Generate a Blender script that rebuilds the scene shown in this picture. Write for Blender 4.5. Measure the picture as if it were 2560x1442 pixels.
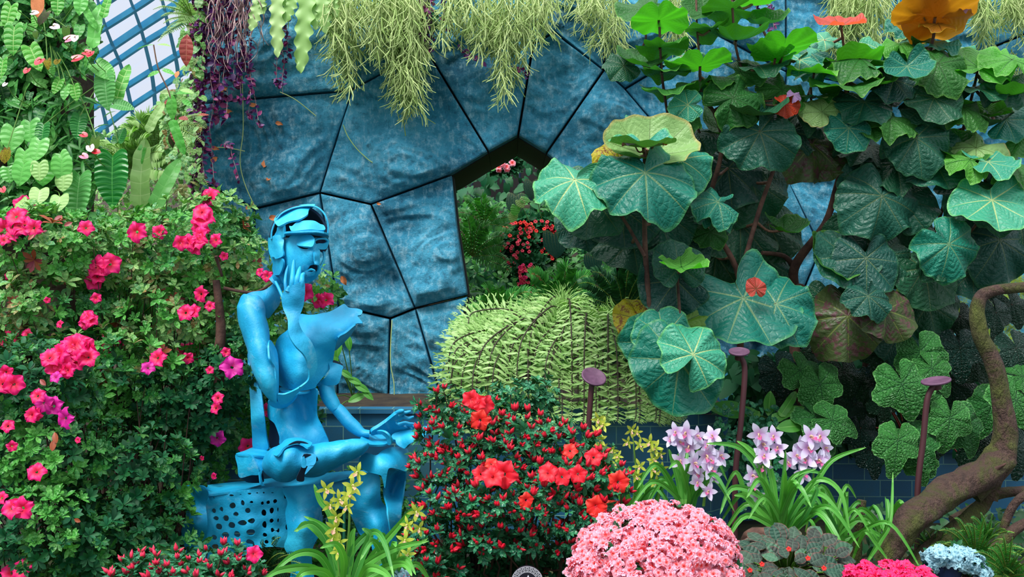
import bpy, math, random
import numpy as np
from mathutils import Vector, Matrix, noise, geometry

for _o in list(bpy.data.objects):
    bpy.data.objects.remove(_o)
SC = bpy.context.scene
COL = SC.collection
PI = math.pi
R = math.radians

# ------------------------------------------------------------------ camera
F = 2560.0
CH = 1.5
cam_d = bpy.data.cameras.new('camera')
cam_d.sensor_width = 36.0
cam_d.lens = 36.0
cam_d.clip_end = 200
cam = bpy.data.objects.new('camera', cam_d)
cam.location = (0, 0, CH)
cam.rotation_euler = (R(90), 0, 0)
COL.objects.link(cam)
SC.camera = cam

# ------------------------------------------------------------------ view, sky, light
SC.view_settings.view_transform = 'Standard'
SC.view_settings.look = 'None'
SC.view_settings.gamma = 1.0
SC.view_settings.use_curve_mapping = False
SC.view_settings.exposure = 0.40

w = bpy.data.worlds.new('overcast_sky')
SC.world = w
w.use_nodes = True
nt = w.node_tree
for n in list(nt.nodes): nt.nodes.remove(n)
tc = nt.nodes.new('ShaderNodeTexCoord')
sx = nt.nodes.new('ShaderNodeSeparateXYZ')
cr = nt.nodes.new('ShaderNodeValToRGB')
bg = nt.nodes.new('ShaderNodeBackground')
wo = nt.nodes.new('ShaderNodeOutputWorld')
nt.links.new(tc.outputs['Generated'], sx.inputs[0])
nt.links.new(sx.outputs['Z'], cr.inputs[0])
e = cr.color_ramp.elements
e[0].position = 0.0; e[0].color = (0.14, 0.19, 0.18, 1)
e[1].position = 1.0; e[1].color = (1, 1, 1, 1)
a = e.new(0.05); a.color = (0.345, 0.365, 0.41, 1)
a = e.new(0.45); a.color = (0.38, 0.405, 0.45, 1)
nt.links.new(cr.outputs[0], bg.inputs['Color'])
bg.inputs['Strength'].default_value = 1.75
nt.links.new(bg.outputs[0], wo.inputs[0])

sun_d = bpy.data.lights.new('hazy_sun', 'SUN')
sun_d.energy = 3.3
sun_d.angle = R(24)
sun_d.color = (1.0, 0.98, 0.94)
sun = bpy.data.objects.new('hazy_sun', sun_d)
sun.rotation_euler = Vector((0.42, 0.52, -1.0)).to_track_quat('-Z', 'Y').to_euler()
sun.location = (-2, -1, 7)
COL.objects.link(sun)

# ------------------------------------------------------------------ helpers
def P(px, py, Y):
    """point of the place seen at that pixel, at distance Y"""
    return Vector(((px - 1280) / F * Y, Y, CH - (py - 721) / F * Y))

def PN(px, py, Y):
    return np.array(P(px, py, Y))

def sm(pts, n=6, closed=False):
    """catmull-rom through tuples of any dimension"""
    p = np.array(pts, float)
    if len(p) < 3 and not closed:
        t = np.linspace(0, 1, n * max(1, len(p) - 1) + 1)[:, None]
        return p[0] * (1 - t) + p[-1] * t
    m = len(p)
    out = []
    segs = m if closed else m - 1
    for i in range(segs):
        if closed:
            a, b, c, d = p[(i - 1) % m], p[i], p[(i + 1) % m], p[(i + 2) % m]
        else:
            a, b, c, d = p[max(i - 1, 0)], p[i], p[i + 1], p[min(i + 2, m - 1)]
        for k in range(n):
            t = k / n
            out.append(.5 * ((2 * b) + (c - a) * t + (2 * a - 5 * b + 4 * c - d) * t * t + (3 * b - a - 3 * c + d) * t ** 3))
    if not closed: out.append(p[-1])
    return np.array(out)

class MB:
    def __init__(s):
        s.v = []; s.uv = []; s.f = []; s.n = 0
    def add(s, V, Fa, UV=None, mat=0):
        V = np.asarray(V, float); Fa = np.asarray(Fa, int)
        if len(V) == 0 or len(Fa) == 0: return
        s.v.append(V); s.uv.append(np.zeros((len(V), 2)) if UV is None else np.asarray(UV, float))
        s.f.append((Fa + s.n, mat)); s.n += len(V)
    def inst(s, T, Rm, pos, mat=None):
        """many copies of template T=(V,F,UV,mat); Rm m x 3 x 3 (scaled), pos m x 3"""
        for (V, Fa, UV, mt) in T:
            m = len(pos); k = len(V)
            X = np.einsum('mij,kj->mki', Rm, V) + pos[:, None, :]
            FF = (Fa[None, :, :] + (np.arange(m) * k)[:, None, None]).reshape(-1, Fa.shape[1])
            s.add(X.reshape(-1, 3), FF, np.tile(UV, (m, 1)), mt if mat is None else mat)
    def mesh(s, name, origin=(0, 0, 0), smooth=True):
        me = bpy.data.meshes.new(name)
        V = np.concatenate(s.v) - np.array(origin)
        UV = np.concatenate(s.uv)
        me.vertices.add(len(V)); me.vertices.foreach_set('co', V.astype(np.float32).ravel())
        loops = []; tot = []; mi = []
        for Fa, m in s.f:
            loops.append(Fa.ravel()); tot.append(np.full(len(Fa), Fa.shape[1])); mi.append(np.full(len(Fa), m))
        loops = np.concatenate(loops); tot = np.concatenate(tot); mi = np.concatenate(mi)
        st = np.concatenate([[0], np.cumsum(tot)[:-1]])
        me.loops.add(len(loops)); me.loops.foreach_set('vertex_index', loops.astype(np.int32))
        me.polygons.add(len(tot)); me.polygons.foreach_set('loop_start', st.astype(np.int32))
        me.polygons.foreach_set('loop_total', tot.astype(np.int32))
        me.polygons.foreach_set('material_index', mi.astype(np.int32))
        me.polygons.foreach_set('use_smooth', np.full(len(tot), smooth))
        ul = me.uv_layers.new(name='UVMap')
        ul.data.foreach_set('uv', UV[loops].astype(np.float32).ravel())
        me.update(calc_edges=True); me.validate()
        return me
    def build(s, name, mats, parent=None, smooth=True, label=None, stuff=False):
        org = tuple(parent_loc(parent)) if parent else (0, 0, 0)
        me = s.mesh(name, org, smooth)
        for m in (mats if isinstance(mats, (list, tuple)) else [mats]): me.materials.append(m)
        o = bpy.data.objects.new(name, me); COL.objects.link(o)
        if parent: o.parent = parent
        if label: o['label'] = label
        if stuff: o['kind'] = 'stuff'
        return o

def parent_loc(p):
    v = Vector(p.location)
    while p.parent:
        p = p.parent; v += p.location
    return v

def thing(name, label, cat, loc, group=None, kind=None):
    o = bpy.data.objects.new(name, None); COL.objects.link(o)
    o.location = loc; o.empty_display_size = .1
    if label: o['label'] = label
    if cat: o['category'] = cat
    if group: o['group'] = group
    if kind: o['kind'] = kind
    return o

def tag(o, label=None, cat=None, group=None, kind=None):
    if label: o['label'] = label
    if cat: o['category'] = cat
    if group: o['group'] = group
    if kind: o['kind'] = kind
    return o

def place(name, me, M, parent, mats=None):
    """an object of its own sharing mesh me, world matrix M"""
    o = bpy.data.objects.new(name, me); COL.objects.link(o)
    if parent:
        o.parent = parent
        M = Matrix.Translation(-parent_loc(parent)) @ M
    o.matrix_basis = M
    if mats:
        for i, m in enumerate(mats):
            o.material_slots[i].link = 'OBJECT'; o.material_slots[i].material = m
    return o

def frames(N, roll, scale):
    """batched rotation matrices with local Z along N"""
    N = N / np.linalg.norm(N, axis=1, keepdims=True)
    ref = np.where(np.abs(N[:, 2:3]) > .95, np.array([[0, 1., 0]]), np.array([[0, 0, 1.]]))
    X = np.cross(ref, N); X /= np.linalg.norm(X, axis=1, keepdims=True)
    Yv = np.cross(N, X)
    c, s_ = np.cos(roll)[:, None], np.sin(roll)[:, None]
    X2 = X * c + Yv * s_; Y2 = -X * s_ + Yv * c
    return np.stack([X2, Y2, N], axis=2) * np.asarray(scale).reshape(-1, 1, 1)

def leafrot(a=0, pitch=0, yaw=0):
    """tip +Y turned a degrees clockwise; pitch 0 faces the viewer, 90 faces up, over 90 shows the underside"""
    return (Matrix.Rotation(R(yaw), 4, 'Z') @ Matrix.Rotation(R(90 - pitch), 4, 'X') @ Matrix.Rotation(R(-a), 4, 'Z'))

def gridfaces(nu, nv, closed_v=False):
    f = []
    for i in range(nu - 1):
        for j in range(nv if closed_v else nv - 1):
            j2 = (j + 1) % nv
            f.append((i * nv + j, i * nv + j2, (i + 1) * nv + j2, (i + 1) * nv + j))
    return np.array(f)

def tube_arr(pts, rad, seg=8, rough=0., seed=0, flat=1.0):
    p = np.array(pts, float); n = len(p)
    rad = np.broadcast_to(np.array(rad, float), (n,)) if np.ndim(rad) == 0 else np.interp(np.linspace(0, 1, n), np.linspace(0, 1, len(rad)), rad)
    T = np.gradient(p, axis=0); T /= np.linalg.norm(T, axis=1, keepdims=True) + 1e-9
    up = np.array([0.13, 0.97, 0.2]); u = np.cross(T[0], up); u /= np.linalg.norm(u) + 1e-9
    V = []; UV = []
    L = 0
    for i in range(n):
        u = u - T[i] * np.dot(u, T[i]); u /= np.linalg.norm(u) + 1e-9
        v = np.cross(T[i], u)
        if i: L += np.linalg.norm(p[i] - p[i - 1])
        for j in range(seg):
            an = 2 * PI * j / seg
            r = rad[i]
            if rough:
                q = p[i] * 7 + np.array([math.cos(an), math.sin(an), 0]) * 1.1
                r *= 1 + rough * noise.noise(Vector(q) + Vector((seed, 0, 0)) ) + rough * .5 * noise.noise(Vector(q * 3))
            V.append(p[i] + (u * math.cos(an) + v * math.sin(an) * flat) * r)
            UV.append((j / seg, L))
    V = np.array(V); Fa = gridfaces(n, seg, True)
    return V, Fa, np.array(UV)

def tube(mb, pts, rad, seg=8, n=6, mat=0, rough=0., seed=0, flat=1.0, smooth=True):
    q = sm(pts, n) if smooth else np.array(pts, float)
    V, Fa, UV = tube_arr(q, rad, seg, rough, seed, flat)
    mb.add(V, Fa, UV, mat)
    k = len(V)
    mb.add(np.concatenate([V[:seg], [V[:seg].mean(0)]]), [(j, (j + 1) % seg, seg) for j in range(seg)], None, mat)
    mb.add(np.concatenate([V[-seg:], [V[-seg:].mean(0)]]), [((j + 1) % seg, j, seg) for j in range(seg)], None, mat)

def PP(lst, Y=None):
    """pixel polyline -> world; entries (px,py) with common Y or (px,py,Y)"""
    return [tuple(P(q[0], q[1], q[2] if len(q) > 2 else Y)) for q in lst]

def box(mb, lo, hi, mat=0):
    x0, y0, z0 = lo; x1, y1, z1 = hi
    V = [(x0, y0, z0), (x1, y0, z0), (x1, y1, z0), (x0, y1, z0), (x0, y0, z1), (x1, y0, z1), (x1, y1, z1), (x0, y1, z1)]
    mb.add(V, [(0, 3, 2, 1), (4, 5, 6, 7), (0, 1, 5, 4), (1, 2, 6, 5), (2, 3, 7, 6), (3, 0, 4, 7)], None, mat)

# ---- leaf templates ------------------------------------------------
def leafA(W=.35, k=0., nt=8, ns=4, cup=.0, fold=.15, droop=.2, wave=0., freq=9, pleat=0., N=8, kind='ovate', sweep=.15, seed=0, xw=0., xf=30):
    """blade with side veins; length 1 along +Y, normal +Z, u=across, v=along"""
    V = []; UV = []
    for i in range(nt + 1):
        t = i / nt
        if kind == 'ovate': wd = W * max(0, math.sin(PI * t ** .85)) ** .85
        elif kind == 'obov': wd = W * max(0, math.sin(PI * t ** 1.5)) ** .8
        elif kind == 'strap': wd = W * min(1, (t * 12 + .35)) * (1 - t ** 5) ** .7
        elif kind == 'heart': wd = W * max(0, math.cos(PI / 2 * t ** 1.55)) ** .85 * (1 + .12 * math.sin(PI * t))
        else: wd = W * math.sin(PI * t)
        for j in range(2 * ns + 1):
            s_ = j / ns - 1; a_ = abs(s_)
            x = s_ * wd * (1 + xw * math.sin(xf * t + (1.5 if s_ > 0 else 0)))
            y = t
            if k: y -= k * (1 - t) ** 1.6 * math.sin(PI * min(1, a_) * .78) 
            if k: x *= 1 - .10 * (1 - t) ** 4 * a_
            y += sweep * a_ ** 1.5 * t * (1 - t)
            z = fold * a_ * wd - droop * t * t - cup * a_ * a_ * wd
            z += wave * math.sin(freq * t + seed + (1.3 if s_ > 0 else 0)) * a_ * a_ 
            z += pleat * math.cos(N * 2 * PI * t) * a_ ** .6 * (wd / W)
            V.append((x, y, z)); UV.append((s_ * .5 + .5, t))
    return [(np.array(V), gridfaces(nt + 1, 2 * ns + 1), np.array(UV), 0)]

def leafB(nr=14, na=72, notch=.75, nw=.3, wave=.12, kw=5, cup=-.15, seed=0, lobes=0, ldep=0., asp=1.0, tip=.06, serr=0., roll=0.0, droop=0.):
    """round blade around its stalk, radius about .5; tip +Y; u=angle, v=radius"""
    rnd = random.Random(seed)
    ph = [rnd.uniform(0, 6.28) for _ in range(5)]
    am = [rnd.uniform(.5, 1) for _ in range(5)]
    V = []; UV = []
    for i in range(nr + 1):
        q = i / nr
        for j in range(na + 1):
            th = -PI + 2 * PI * j / na
            rr = .5 * (1 + .08 * am[0] * math.sin(2 * th + ph[0]) + .05 * am[1] * math.sin(3 * th + ph[1]) + .03 * math.sin(6 * th + ph[2]) + .018 * math.sin(11 * th + ph[3]))
            rr *= 1 - notch * math.exp(-((PI - abs(th)) / nw) ** 2)
            rr *= 1 + tip * math.exp(-(th / .25) ** 2)
            if lobes: rr *= 1 - ldep * (.5 - .5 * math.cos(lobes * th)) ** 1.5 * (1 if abs(th) < 2.7 else .4)
            if serr: rr *= 1 + serr * (((th * 13 / PI) % 1) - .5)
            # stalk sits a little towards the notch
            r = rr * q
            x = math.sin(th) * r * asp; y = math.cos(th) * r + .04 * q
            z = cup * r * r * 2
            z += wave * (q ** 2.2) * (am[2] * math.sin(kw * th + ph[3]) * .6 + am[3] * math.sin((kw - 2) * th + ph[4]) * .55 + .18 * math.sin(2.7 * kw * th + ph[1]))
            z -= droop * max(0, y) ** 2
            z += roll * x * abs(x) 
            # folds along main veins
            z += .02 * q * abs(math.sin(4 * th)) 
            V.append((x, y, z)); UV.append((th / (2 * PI) + .5, q))
    return [(np.array(V), gridfaces(nr + 1, na + 1), np.array(UV), 0)]

def tmesh(T, name):
    mb = MB()
    for V, Fa, UV, m in T: mb.add(V, Fa, UV, m)
    me = mb.mesh(name)
    return me

def rosette(n=8, L=1, W=.2, tilt=(25, 60), seed=0, kind='obov', nt=4):
    rnd = random.Random(seed); out = []
    l = leafA(W=W, nt=nt, ns=1, fold=.25, droop=.25, kind=kind)[0]
    for i in range(n):
        a = 2 * PI * i / n * 1.0 + rnd.uniform(-.25, .25)
        t = R(rnd.uniform(*tilt)); s_ = L * rnd.uniform(.75, 1.1)
        M = np.array(Matrix.Rotation(a, 3, 'Z') @ Matrix.Rotation(t, 3, 'X')) * s_
        out.append((l[0] @ M.T + np.array([0, 0, .0]), l[1], l[2], 0))
    return out

def petalflower(n=5, ruffle=.1, open_=40, W=.42, seed=0, nt=5, ns=3, mat=0, center=True):
    rnd = random.Random(seed); out = []
    for i in range(n):
        a = 2 * PI * i / n + rnd.uniform(-.12, .12)
        V = []; UV = []
        for q in range(nt + 1):
            t = q / nt
            wd = W * (.22 + .78 * math.sin(PI * min(.86, t * .8 + .08)) ** 1.2)
            for j in range(2 * ns + 1):
                s_ = j / ns - 1
                x = s_ * wd
                y = .12 + .9 * t - .14 * abs(s_) ** 2 * t
                z = .35 * (t ** .7) * math.cos(R(open_)) - .30 * t ** 3 + ruffle * t * t * math.sin(5 * s_ + i * 2 + seed) + .10 * abs(s_) * t
                V.append((x, y * math.sin(R(35 + open_ * .6)), z)); UV.append((s_ * .5 + .5, t))
        M = np.array(Matrix.Rotation(a, 3, 'Z'))
        out.append((np.array(V) @ M.T, gridfaces(nt + 1, 2 * ns + 1), np.array(UV), mat))
    if center:
        for i in range(5):
            a = i * 1.1 + seed
            d = np.array([math.cos(a) * .12, math.sin(a) * .12, .62])
            V = np.array([(-.012, 0, .05), (.012, 0, .05), d + np.array([.012, 0, 0]), d + np.array([-.012, 0, 0]), d + np.array([0, .03, .04])])
            out.append((V, np.array([(0, 1, 2, 3)]), np.zeros((5, 2)), mat + 1))
    return out

def budcluster(n=3, seed=0, mat=0, L=1.0):
    rnd = random.Random(seed); out = []
    for i in range(n):
        a = 2 * PI * i / n + rnd.uniform(-.4, .4); t = R(rnd.uniform(8, 32)) if n > 1 else 0
        V = []; UV = []
        prof = [(0, .02), (.15, .13), (.35, .2), (.55, .19), (.78, .1), (1, .0)]
        for z, r in prof:
            for j in range(6):
                b = 2 * PI * j / 6 + z * 2
                V.append((math.cos(b) * r, math.sin(b) * r, z)); UV.append((j / 6, z))
        s_ = L * rnd.uniform(.75, 1.05)
        M = np.array(Matrix.Rotation(a, 3, 'Z') @ Matrix.Rotation(t, 3, 'X')) * s_
        out.append((np.array(V) @ M.T + np.array([math.sin(a) * .05, -math.cos(a) * .05, .05]), gridfaces(6, 6, True), np.array(UV), mat))
    return out

def merge_T(*Ts):
    o = []
    for T in Ts: o += T
    return o
def scaleT(T, s_, off=(0, 0, 0), mat=None):
    return [(V * s_ + np.array(off), Fa, UV, m if mat is None else mat) for V, Fa, UV, m in T]
# ------------------------------------------------------------------ materials
class NB:
    """tiny node builder"""
    def __init__(s, name):
        s.m = bpy.data.materials.new(name); s.m.use_nodes = True
        s.t = s.m.node_tree; s.p = s.t.nodes['Principled BSDF']; s.o = s.t.nodes['Material Output']
    def n(s, typ, **kw):
        x = s.t.nodes.new(typ)
        for k, v in kw.items():
            if k in x.inputs: x.inputs[k].default_value = v
            else: setattr(x, k, v)
        return x
    def l(s, a, b): s.t.links.new(a, b)
    def math(s, op, a, b=None, c=None):
        x = s.t.nodes.new('ShaderNodeMath'); x.operation = op
        for i, v in enumerate((a, b, c)):
            if v is None: continue
            if isinstance(v, (int, float)): x.inputs[i].default_value = v
            else: s.l(v, x.inputs[i])
        return x.outputs[0]
    def mix(s, fac, a, b, blend='MIX'):
        x = s.t.nodes.new('ShaderNodeMix'); x.data_type = 'RGBA'; x.blend_type = blend
        for i, v in ((0, fac), (6, a), (7, b)):
            if isinstance(v, (int, float)): x.inputs[i].default_value = v
            elif isinstance(v, tuple): x.inputs[i].default_value = (*v[:3], 1)
            else: s.l(v, x.inputs[i])
        return x.outputs[2]
    def noise(s, scale, detail=4, rough=.55, vec=None, dist=0.):
        x = s.n('ShaderNodeTexNoise'); x.inputs['Scale'].default_value = scale; x.inputs['Detail'].default_value = detail
        x.inputs['Roughness'].default_value = rough; x.inputs['Distortion'].default_value = dist
        if vec is not None: s.l(vec, x.inputs['Vector'])
        return x.outputs['Fac']
    def ramp(s, fac, stops):
        x = s.n('ShaderNodeValToRGB'); e = x.color_ramp.elements
        e[0].position, c = stops[0]; e[0].color = (*c, 1)
        e[1].position, c = stops[-1]; e[1].color = (*c, 1)
        for p, c in stops[1:-1]:
            q = e.new(p); q.color = (*c, 1)
        s.l(fac, x.inputs[0]); return x.outputs[0]
    def bump(s, h, dist=.01, strength=.6):
        x = s.n('ShaderNodeBump'); x.inputs['Distance'].default_value = dist; x.inputs['Strength'].default_value = strength
        s.l(h, x.inputs['Height']); s.l(x.outputs[0], s.p.inputs['Normal']); return x.outputs[0]
    def obj(s): return s.n('ShaderNodeTexCoord').outputs['Object']
    def geo(s): return s.n('ShaderNodeNewGeometry')

def rgb(r, g, b):
    """photo colour (0-255 sRGB) to linear"""
    f = lambda c: (c / 255 / 12.92) if c / 255 <= .04045 else ((c / 255 + .055) / 1.055) ** 2.4
    return (f(r), f(g), f(b))

def plain(name, c, rough=.6, metal=0., c2=None, scale=12, bump=.0):
    b = NB(name); b.p.inputs['Roughness'].default_value = rough; b.p.inputs['Metallic'].default_value = metal
    if c2:
        nz = b.noise(scale, 5, .6, b.obj())
        b.l(b.ramp(nz, [(.35, c), (.65, c2)]), b.p.inputs['Base Color'])
        if bump: b.bump(nz, bump)
    else: b.p.inputs['Base Color'].default_value = (*c, 1)
    return b.m

def leafy(name, cols, back=None, vein=None, mode=None, N=8, vw=.02, rough=.45, trans=.25, spots=None, bump=.004, crinkle=0., edge=None, spec=.4, vstr=.8):
    """leaf: colours vary leaf by leaf; mode 'side' = midrib and side veins, 'palm' = veins from the stalk"""
    b = NB(name); g = b.geo()
    rnd = g.outputs['Random Per Island']
    oi = b.n('ShaderNodeObjectInfo').outputs['Random']
    rr = b.math('FRACT', b.math('ADD', rnd, oi))
    stops = [(i / max(1, len(cols) - 1), c) for i, c in enumerate(cols)]
    if len(cols) > 1: col = b.ramp(rr, stops)
    else: col = b.mix(0.0, cols[0], cols[0])
    tcn = b.n('ShaderNodeTexCoord')
    nz = b.noise(3.5, 3, .6, tcn.outputs['Object'])
    col = b.mix(b.math('MULTIPLY', nz, .5), col, b.mix(1.0, col, (.55, .62, .6), 'MULTIPLY'))
    h = None
    if mode:
        uv = b.n('ShaderNodeSeparateXYZ'); b.l(tcn.outputs['UV'], uv.inputs[0]); u, v = uv.outputs[0], uv.outputs[1]
        if mode == 'side':
            s_ = b.math('ABSOLUTE', b.math('SUBTRACT', u, .5))
            mid = b.math('LESS_THAN', s_, vw)
            ph = b.math('PINGPONG', b.math('MULTIPLY', v, float(N)), .5)
            lat = b.math('LESS_THAN', ph, vw * 3)
            m = b.math('MAXIMUM', mid, b.math('MULTIPLY', lat, .75))
            hh = b.math('MINIMUM', b.math('MULTIPLY', s_, 3.0), b.math('MULTIPLY', ph, 1.2))
        else:
            ph = b.math('PINGPONG', b.math('MULTIPLY', b.math('ADD', u, 0.0), float(N)), .5)
            d = b.math('MULTIPLY', ph, b.math('ADD', v, .04))
            wv = b.math('MULTIPLY', b.math('SUBTRACT', 1.15, v), vw * 3)
            m = b.math('LESS_THAN', d, wv)
            # side veins branching off the main ones
            sv = b.math('PINGPONG', b.math('ADD', b.math('MULTIPLY', v, 7.0), b.math('MULTIPLY', ph, -3.2)), .5)
            m2 = b.math('MULTIPLY', b.math('LESS_THAN', sv, .035), .22)
            m = b.math('MAXIMUM', m, m2)
            hh = b.math('MINIMUM', b.math('MULTIPLY', d, 4.0), b.math('ADD', b.math('MULTIPLY', sv, 1.0), .1))
        if vein: col = b.mix(b.math('MULTIPLY', m, vstr), col, vein)
        h = b.math('MULTIPLY', hh, 1.0)
        if edge:
            ed = b.math('SMOOTH_MIN', 1.0, b.math('MULTIPLY', b.math('MAXIMUM', b.math('SUBTRACT', v, .93), 0.0), 9.0), .1) if mode == 'palm' else b.math('MULTIPLY', b.math('MAXIMUM', b.math('SUBTRACT', s_, .4), 0.0), 8.0)
            col = b.mix(ed, col, edge)
    if spots:
        vz = b.noise(9, 3, .7, tcn.outputs['Object'])
        col = b.mix(b.ramp(vz, [(.5, (0, 0, 0)), (.6, (1, 1, 1))]), col, spots)
    if back: col = b.mix(g.outputs['Backfacing'], col, back)
    b.l(col, b.p.inputs['Base Color'])
    b.p.inputs['Roughness'].default_value = rough
    b.p.inputs['Specular IOR Level'].default_value = spec
    if crinkle:
        vo = b.n('ShaderNodeTexVoronoi'); vo.feature = 'DISTANCE_TO_EDGE'; vo.inputs['Scale'].default_value = 16
        b.l(tcn.outputs['Object'], vo.inputs['Vector'])
        vv = b.math('MINIMUM', b.math('MULTIPLY', vo.outputs['Distance'], 3.0), .5)
        h = b.math('ADD', b.math('MULTIPLY', vv, crinkle), h) if h is not None else vv
    if h is not None: b.bump(h, bump, .8)
    if trans:
        tr = b.n('ShaderNodeBsdfTranslucent'); b.l(b.mix(1.0, col, (1.0, 1.25, .5), 'MULTIPLY'), tr.inputs['Color'])
        mx = b.n('ShaderNodeMixShader'); mx.inputs[0].default_value = trans
        b.l(b.p.outputs[0], mx.inputs[1]); b.l(tr.outputs[0], mx.inputs[2]); b.l(mx.outputs[0], b.o.inputs['Surface'])
    return b.m

M = {}
# blue split-face stone
def rock_mat():
    b = NB('blue_split_stone'); ob = b.obj()
    n1 = b.noise(1.6, 6, .65, ob, .6); n2 = b.noise(20, 10, .78, ob); 
    mp = b.n('ShaderNodeMapping'); mp.inputs['Scale'].default_value = (26, 26, 5); b.l(ob, mp.inputs[0])
    n3 = b.noise(1.4, 8, .8, mp.outputs[0], .4)
    n4 = b.noise(60, 4, .7, ob)
    c = b.ramp(n1, [(.3, rgb(24, 106, 140)), (.48, rgb(40, 142, 178)), (.62, rgb(66, 168, 204)), (.8, rgb(116, 198, 222))])
    pale = b.ramp(b.math('ADD', b.math('MULTIPLY', n2, .55), b.math('MULTIPLY', n3, .45)), [(.5, (0, 0, 0)), (.6, (1, 1, 1))])
    c = b.mix(b.math('MULTIPLY', pale, .62), c, rgb(170, 218, 236))
    dark = b.ramp(n2, [(.34, (1, 1, 1)), (.46, (0, 0, 0))])
    c = b.mix(b.math('MULTIPLY', dark, .6), c, rgb(12, 50, 80))
    # moss low on the right
    sp = b.n('ShaderNodeSeparateXYZ'); b.l(b.geo().outputs['Position'], sp.inputs[0])
    mo = b.math('MULTIPLY', b.math('MULTIPLY', b.math('GREATER_THAN', sp.outputs[0], b.math('ADD', 2.0, b.math('MULTIPLY', n1, .8))), b.math('LESS_THAN', sp.outputs[2], b.math('ADD', 1.35, b.math('MULTIPLY', n1, .5)))), b.ramp(n2, [(.42, (0, 0, 0)), (.52, (1, 1, 1))]))
    c = b.mix(mo, c, rgb(120, 150, 40))
    b.l(c, b.p.inputs['Base Color']); b.p.inputs['Roughness'].default_value = .62
    h = b.math('ADD', b.math('MULTIPLY', n2, 1.0), b.math('MULTIPLY', n4, .35))
    b.bump(h, .022, .9)
    return b.m
M['rock'] = rock_mat()
M['dark'] = plain('black_steel', (.004, .003, .004), .7)
def blue_mat():
    b = NB('blue_painted_steel'); ob = b.obj()
    n1 = b.noise(2.2, 5, .6, ob, .8); n2 = b.noise(60, 5, .7, ob); n3 = b.noise(9, 6, .7, ob, .5)
    c = b.ramp(n1, [(.3, rgb(2, 122, 172)), (.52, rgb(8, 160, 208)), (.72, rgb(56, 196, 230))])
    c = b.mix(b.ramp(n3, [(.58, (0, 0, 0)), (.8, (.55, .55, .55))]), c, rgb(150, 206, 226))
    c = b.mix(b.ramp(n3, [(.25, (.5, .5, .5)), (.4, (0, 0, 0))]), c, rgb(8, 80, 128))
    sp = b.n('ShaderNodeSeparateXYZ'); b.l(ob, sp.inputs[0])
    b.l(c, b.p.inputs['Base Color']); b.p.inputs['Roughness'].default_value = .55
    b.bump(b.math('ADD', b.math('MULTIPLY', n2, .5), n3), .007, .5)
    return b.m
M['blue'] = blue_mat()
M['inner'] = plain('dark_steel_and_recess_shade', rgb(6, 40, 66), .8)  # near-black blue: recess shade put into the colour; fence bars share it
def brick_mat():
    b = NB('blue_stone_tile'); tcx = b.n('ShaderNodeTexCoord')
    br = b.n('ShaderNodeTexBrick'); br.offset = .5
    br.inputs['Scale'].default_value = 1.0; br.inputs['Brick Width'].default_value = .18; br.inputs['Row Height'].default_value = .094
    br.inputs['Mortar Size'].default_value = .0028; br.inputs['Color1'].default_value = (*rgb(28, 96, 136), 1); br.inputs['Color2'].default_value = (*rgb(38, 112, 152), 1)
    br.inputs['Mortar'].default_value = (*rgb(110, 168, 166), 1)
    b.l(tcx.outputs['UV'], br.inputs['Vector'])
    n = b.noise(220, 3, .6, tcx.outputs['Object']); n2 = b.noise(3, 4, .6, tcx.outputs['Object'])
    c = b.mix(b.math('MULTIPLY', n, .45), br.outputs['Color'], rgb(4, 28, 52))
    c = b.mix(b.math('MULTIPLY', b.ramp(n2, [(.52, (0, 0, 0)), (.7, (1, 1, 1))]), .4), c, rgb(60, 92, 50))
    b.l(c, b.p.inputs['Base Color']); b.p.inputs['Roughness'].default_value = .5
    b.bump(br.outputs['Fac'], -.003, .6)
    return b.m
M['tile'] = brick_mat()
M['soil'] = plain('dark_soil', rgb(30, 22, 20), .95, c2=rgb(62, 52, 34), scale=9, bump=.03)
M['moss'] = plain('mossy_ground', rgb(26, 22, 16), .95, c2=rgb(54, 62, 24), scale=5, bump=.03)
M['bark'] = plain('brown_bark', rgb(58, 36, 32), .85, c2=rgb(104, 74, 62), scale=14, bump=.02)
M['twig'] = plain('brown_twig', rgb(40, 26, 20), .85, c2=rgb(76, 50, 38), scale=20)
M['stalk'] = plain('brown_leaf_stalk', rgb(92, 60, 50), .6, c2=rgb(128, 92, 70), scale=20)
M['gstalk'] = plain('green_stalk', rgb(86, 130, 46), .6)
def mossbark():
    b = NB('mossy_bark'); ob = b.obj(); n = b.noise(5, 6, .7, ob, .5)
    mp = b.n('ShaderNodeMapping'); mp.inputs['Scale'].default_value = (40, 40, 14); b.l(ob, mp.inputs[0]); n2 = b.noise(1, 5, .7, mp.outputs[0])
    c = b.ramp(n, [(.32, rgb(54, 38, 36)), (.44, rgb(100, 74, 66)), (.52, rgb(84, 84, 40)), (.68, rgb(104, 118, 44))])
    c = b.mix(b.math('MULTIPLY', n2, .6), c, rgb(34, 28, 22))
    b.l(c, b.p.inputs['Base Color']); b.p.inputs['Roughness'].default_value = .9; b.bump(b.math('ADD', n, n2), .05, 1.0); return b.m
M['mossbark'] = mossbark()
M['plum'] = plain('plum_brown_metal', rgb(84, 54, 80), .6, .0, c2=rgb(104, 70, 98), scale=30)
M['plumpole'] = plain('brown_metal_pole', rgb(74, 40, 46), .5, .2)
M['beam'] = plain('teal_steel_beam', rgb(30, 120, 160), .5, c2=rgb(44, 140, 178), scale=2)
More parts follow.
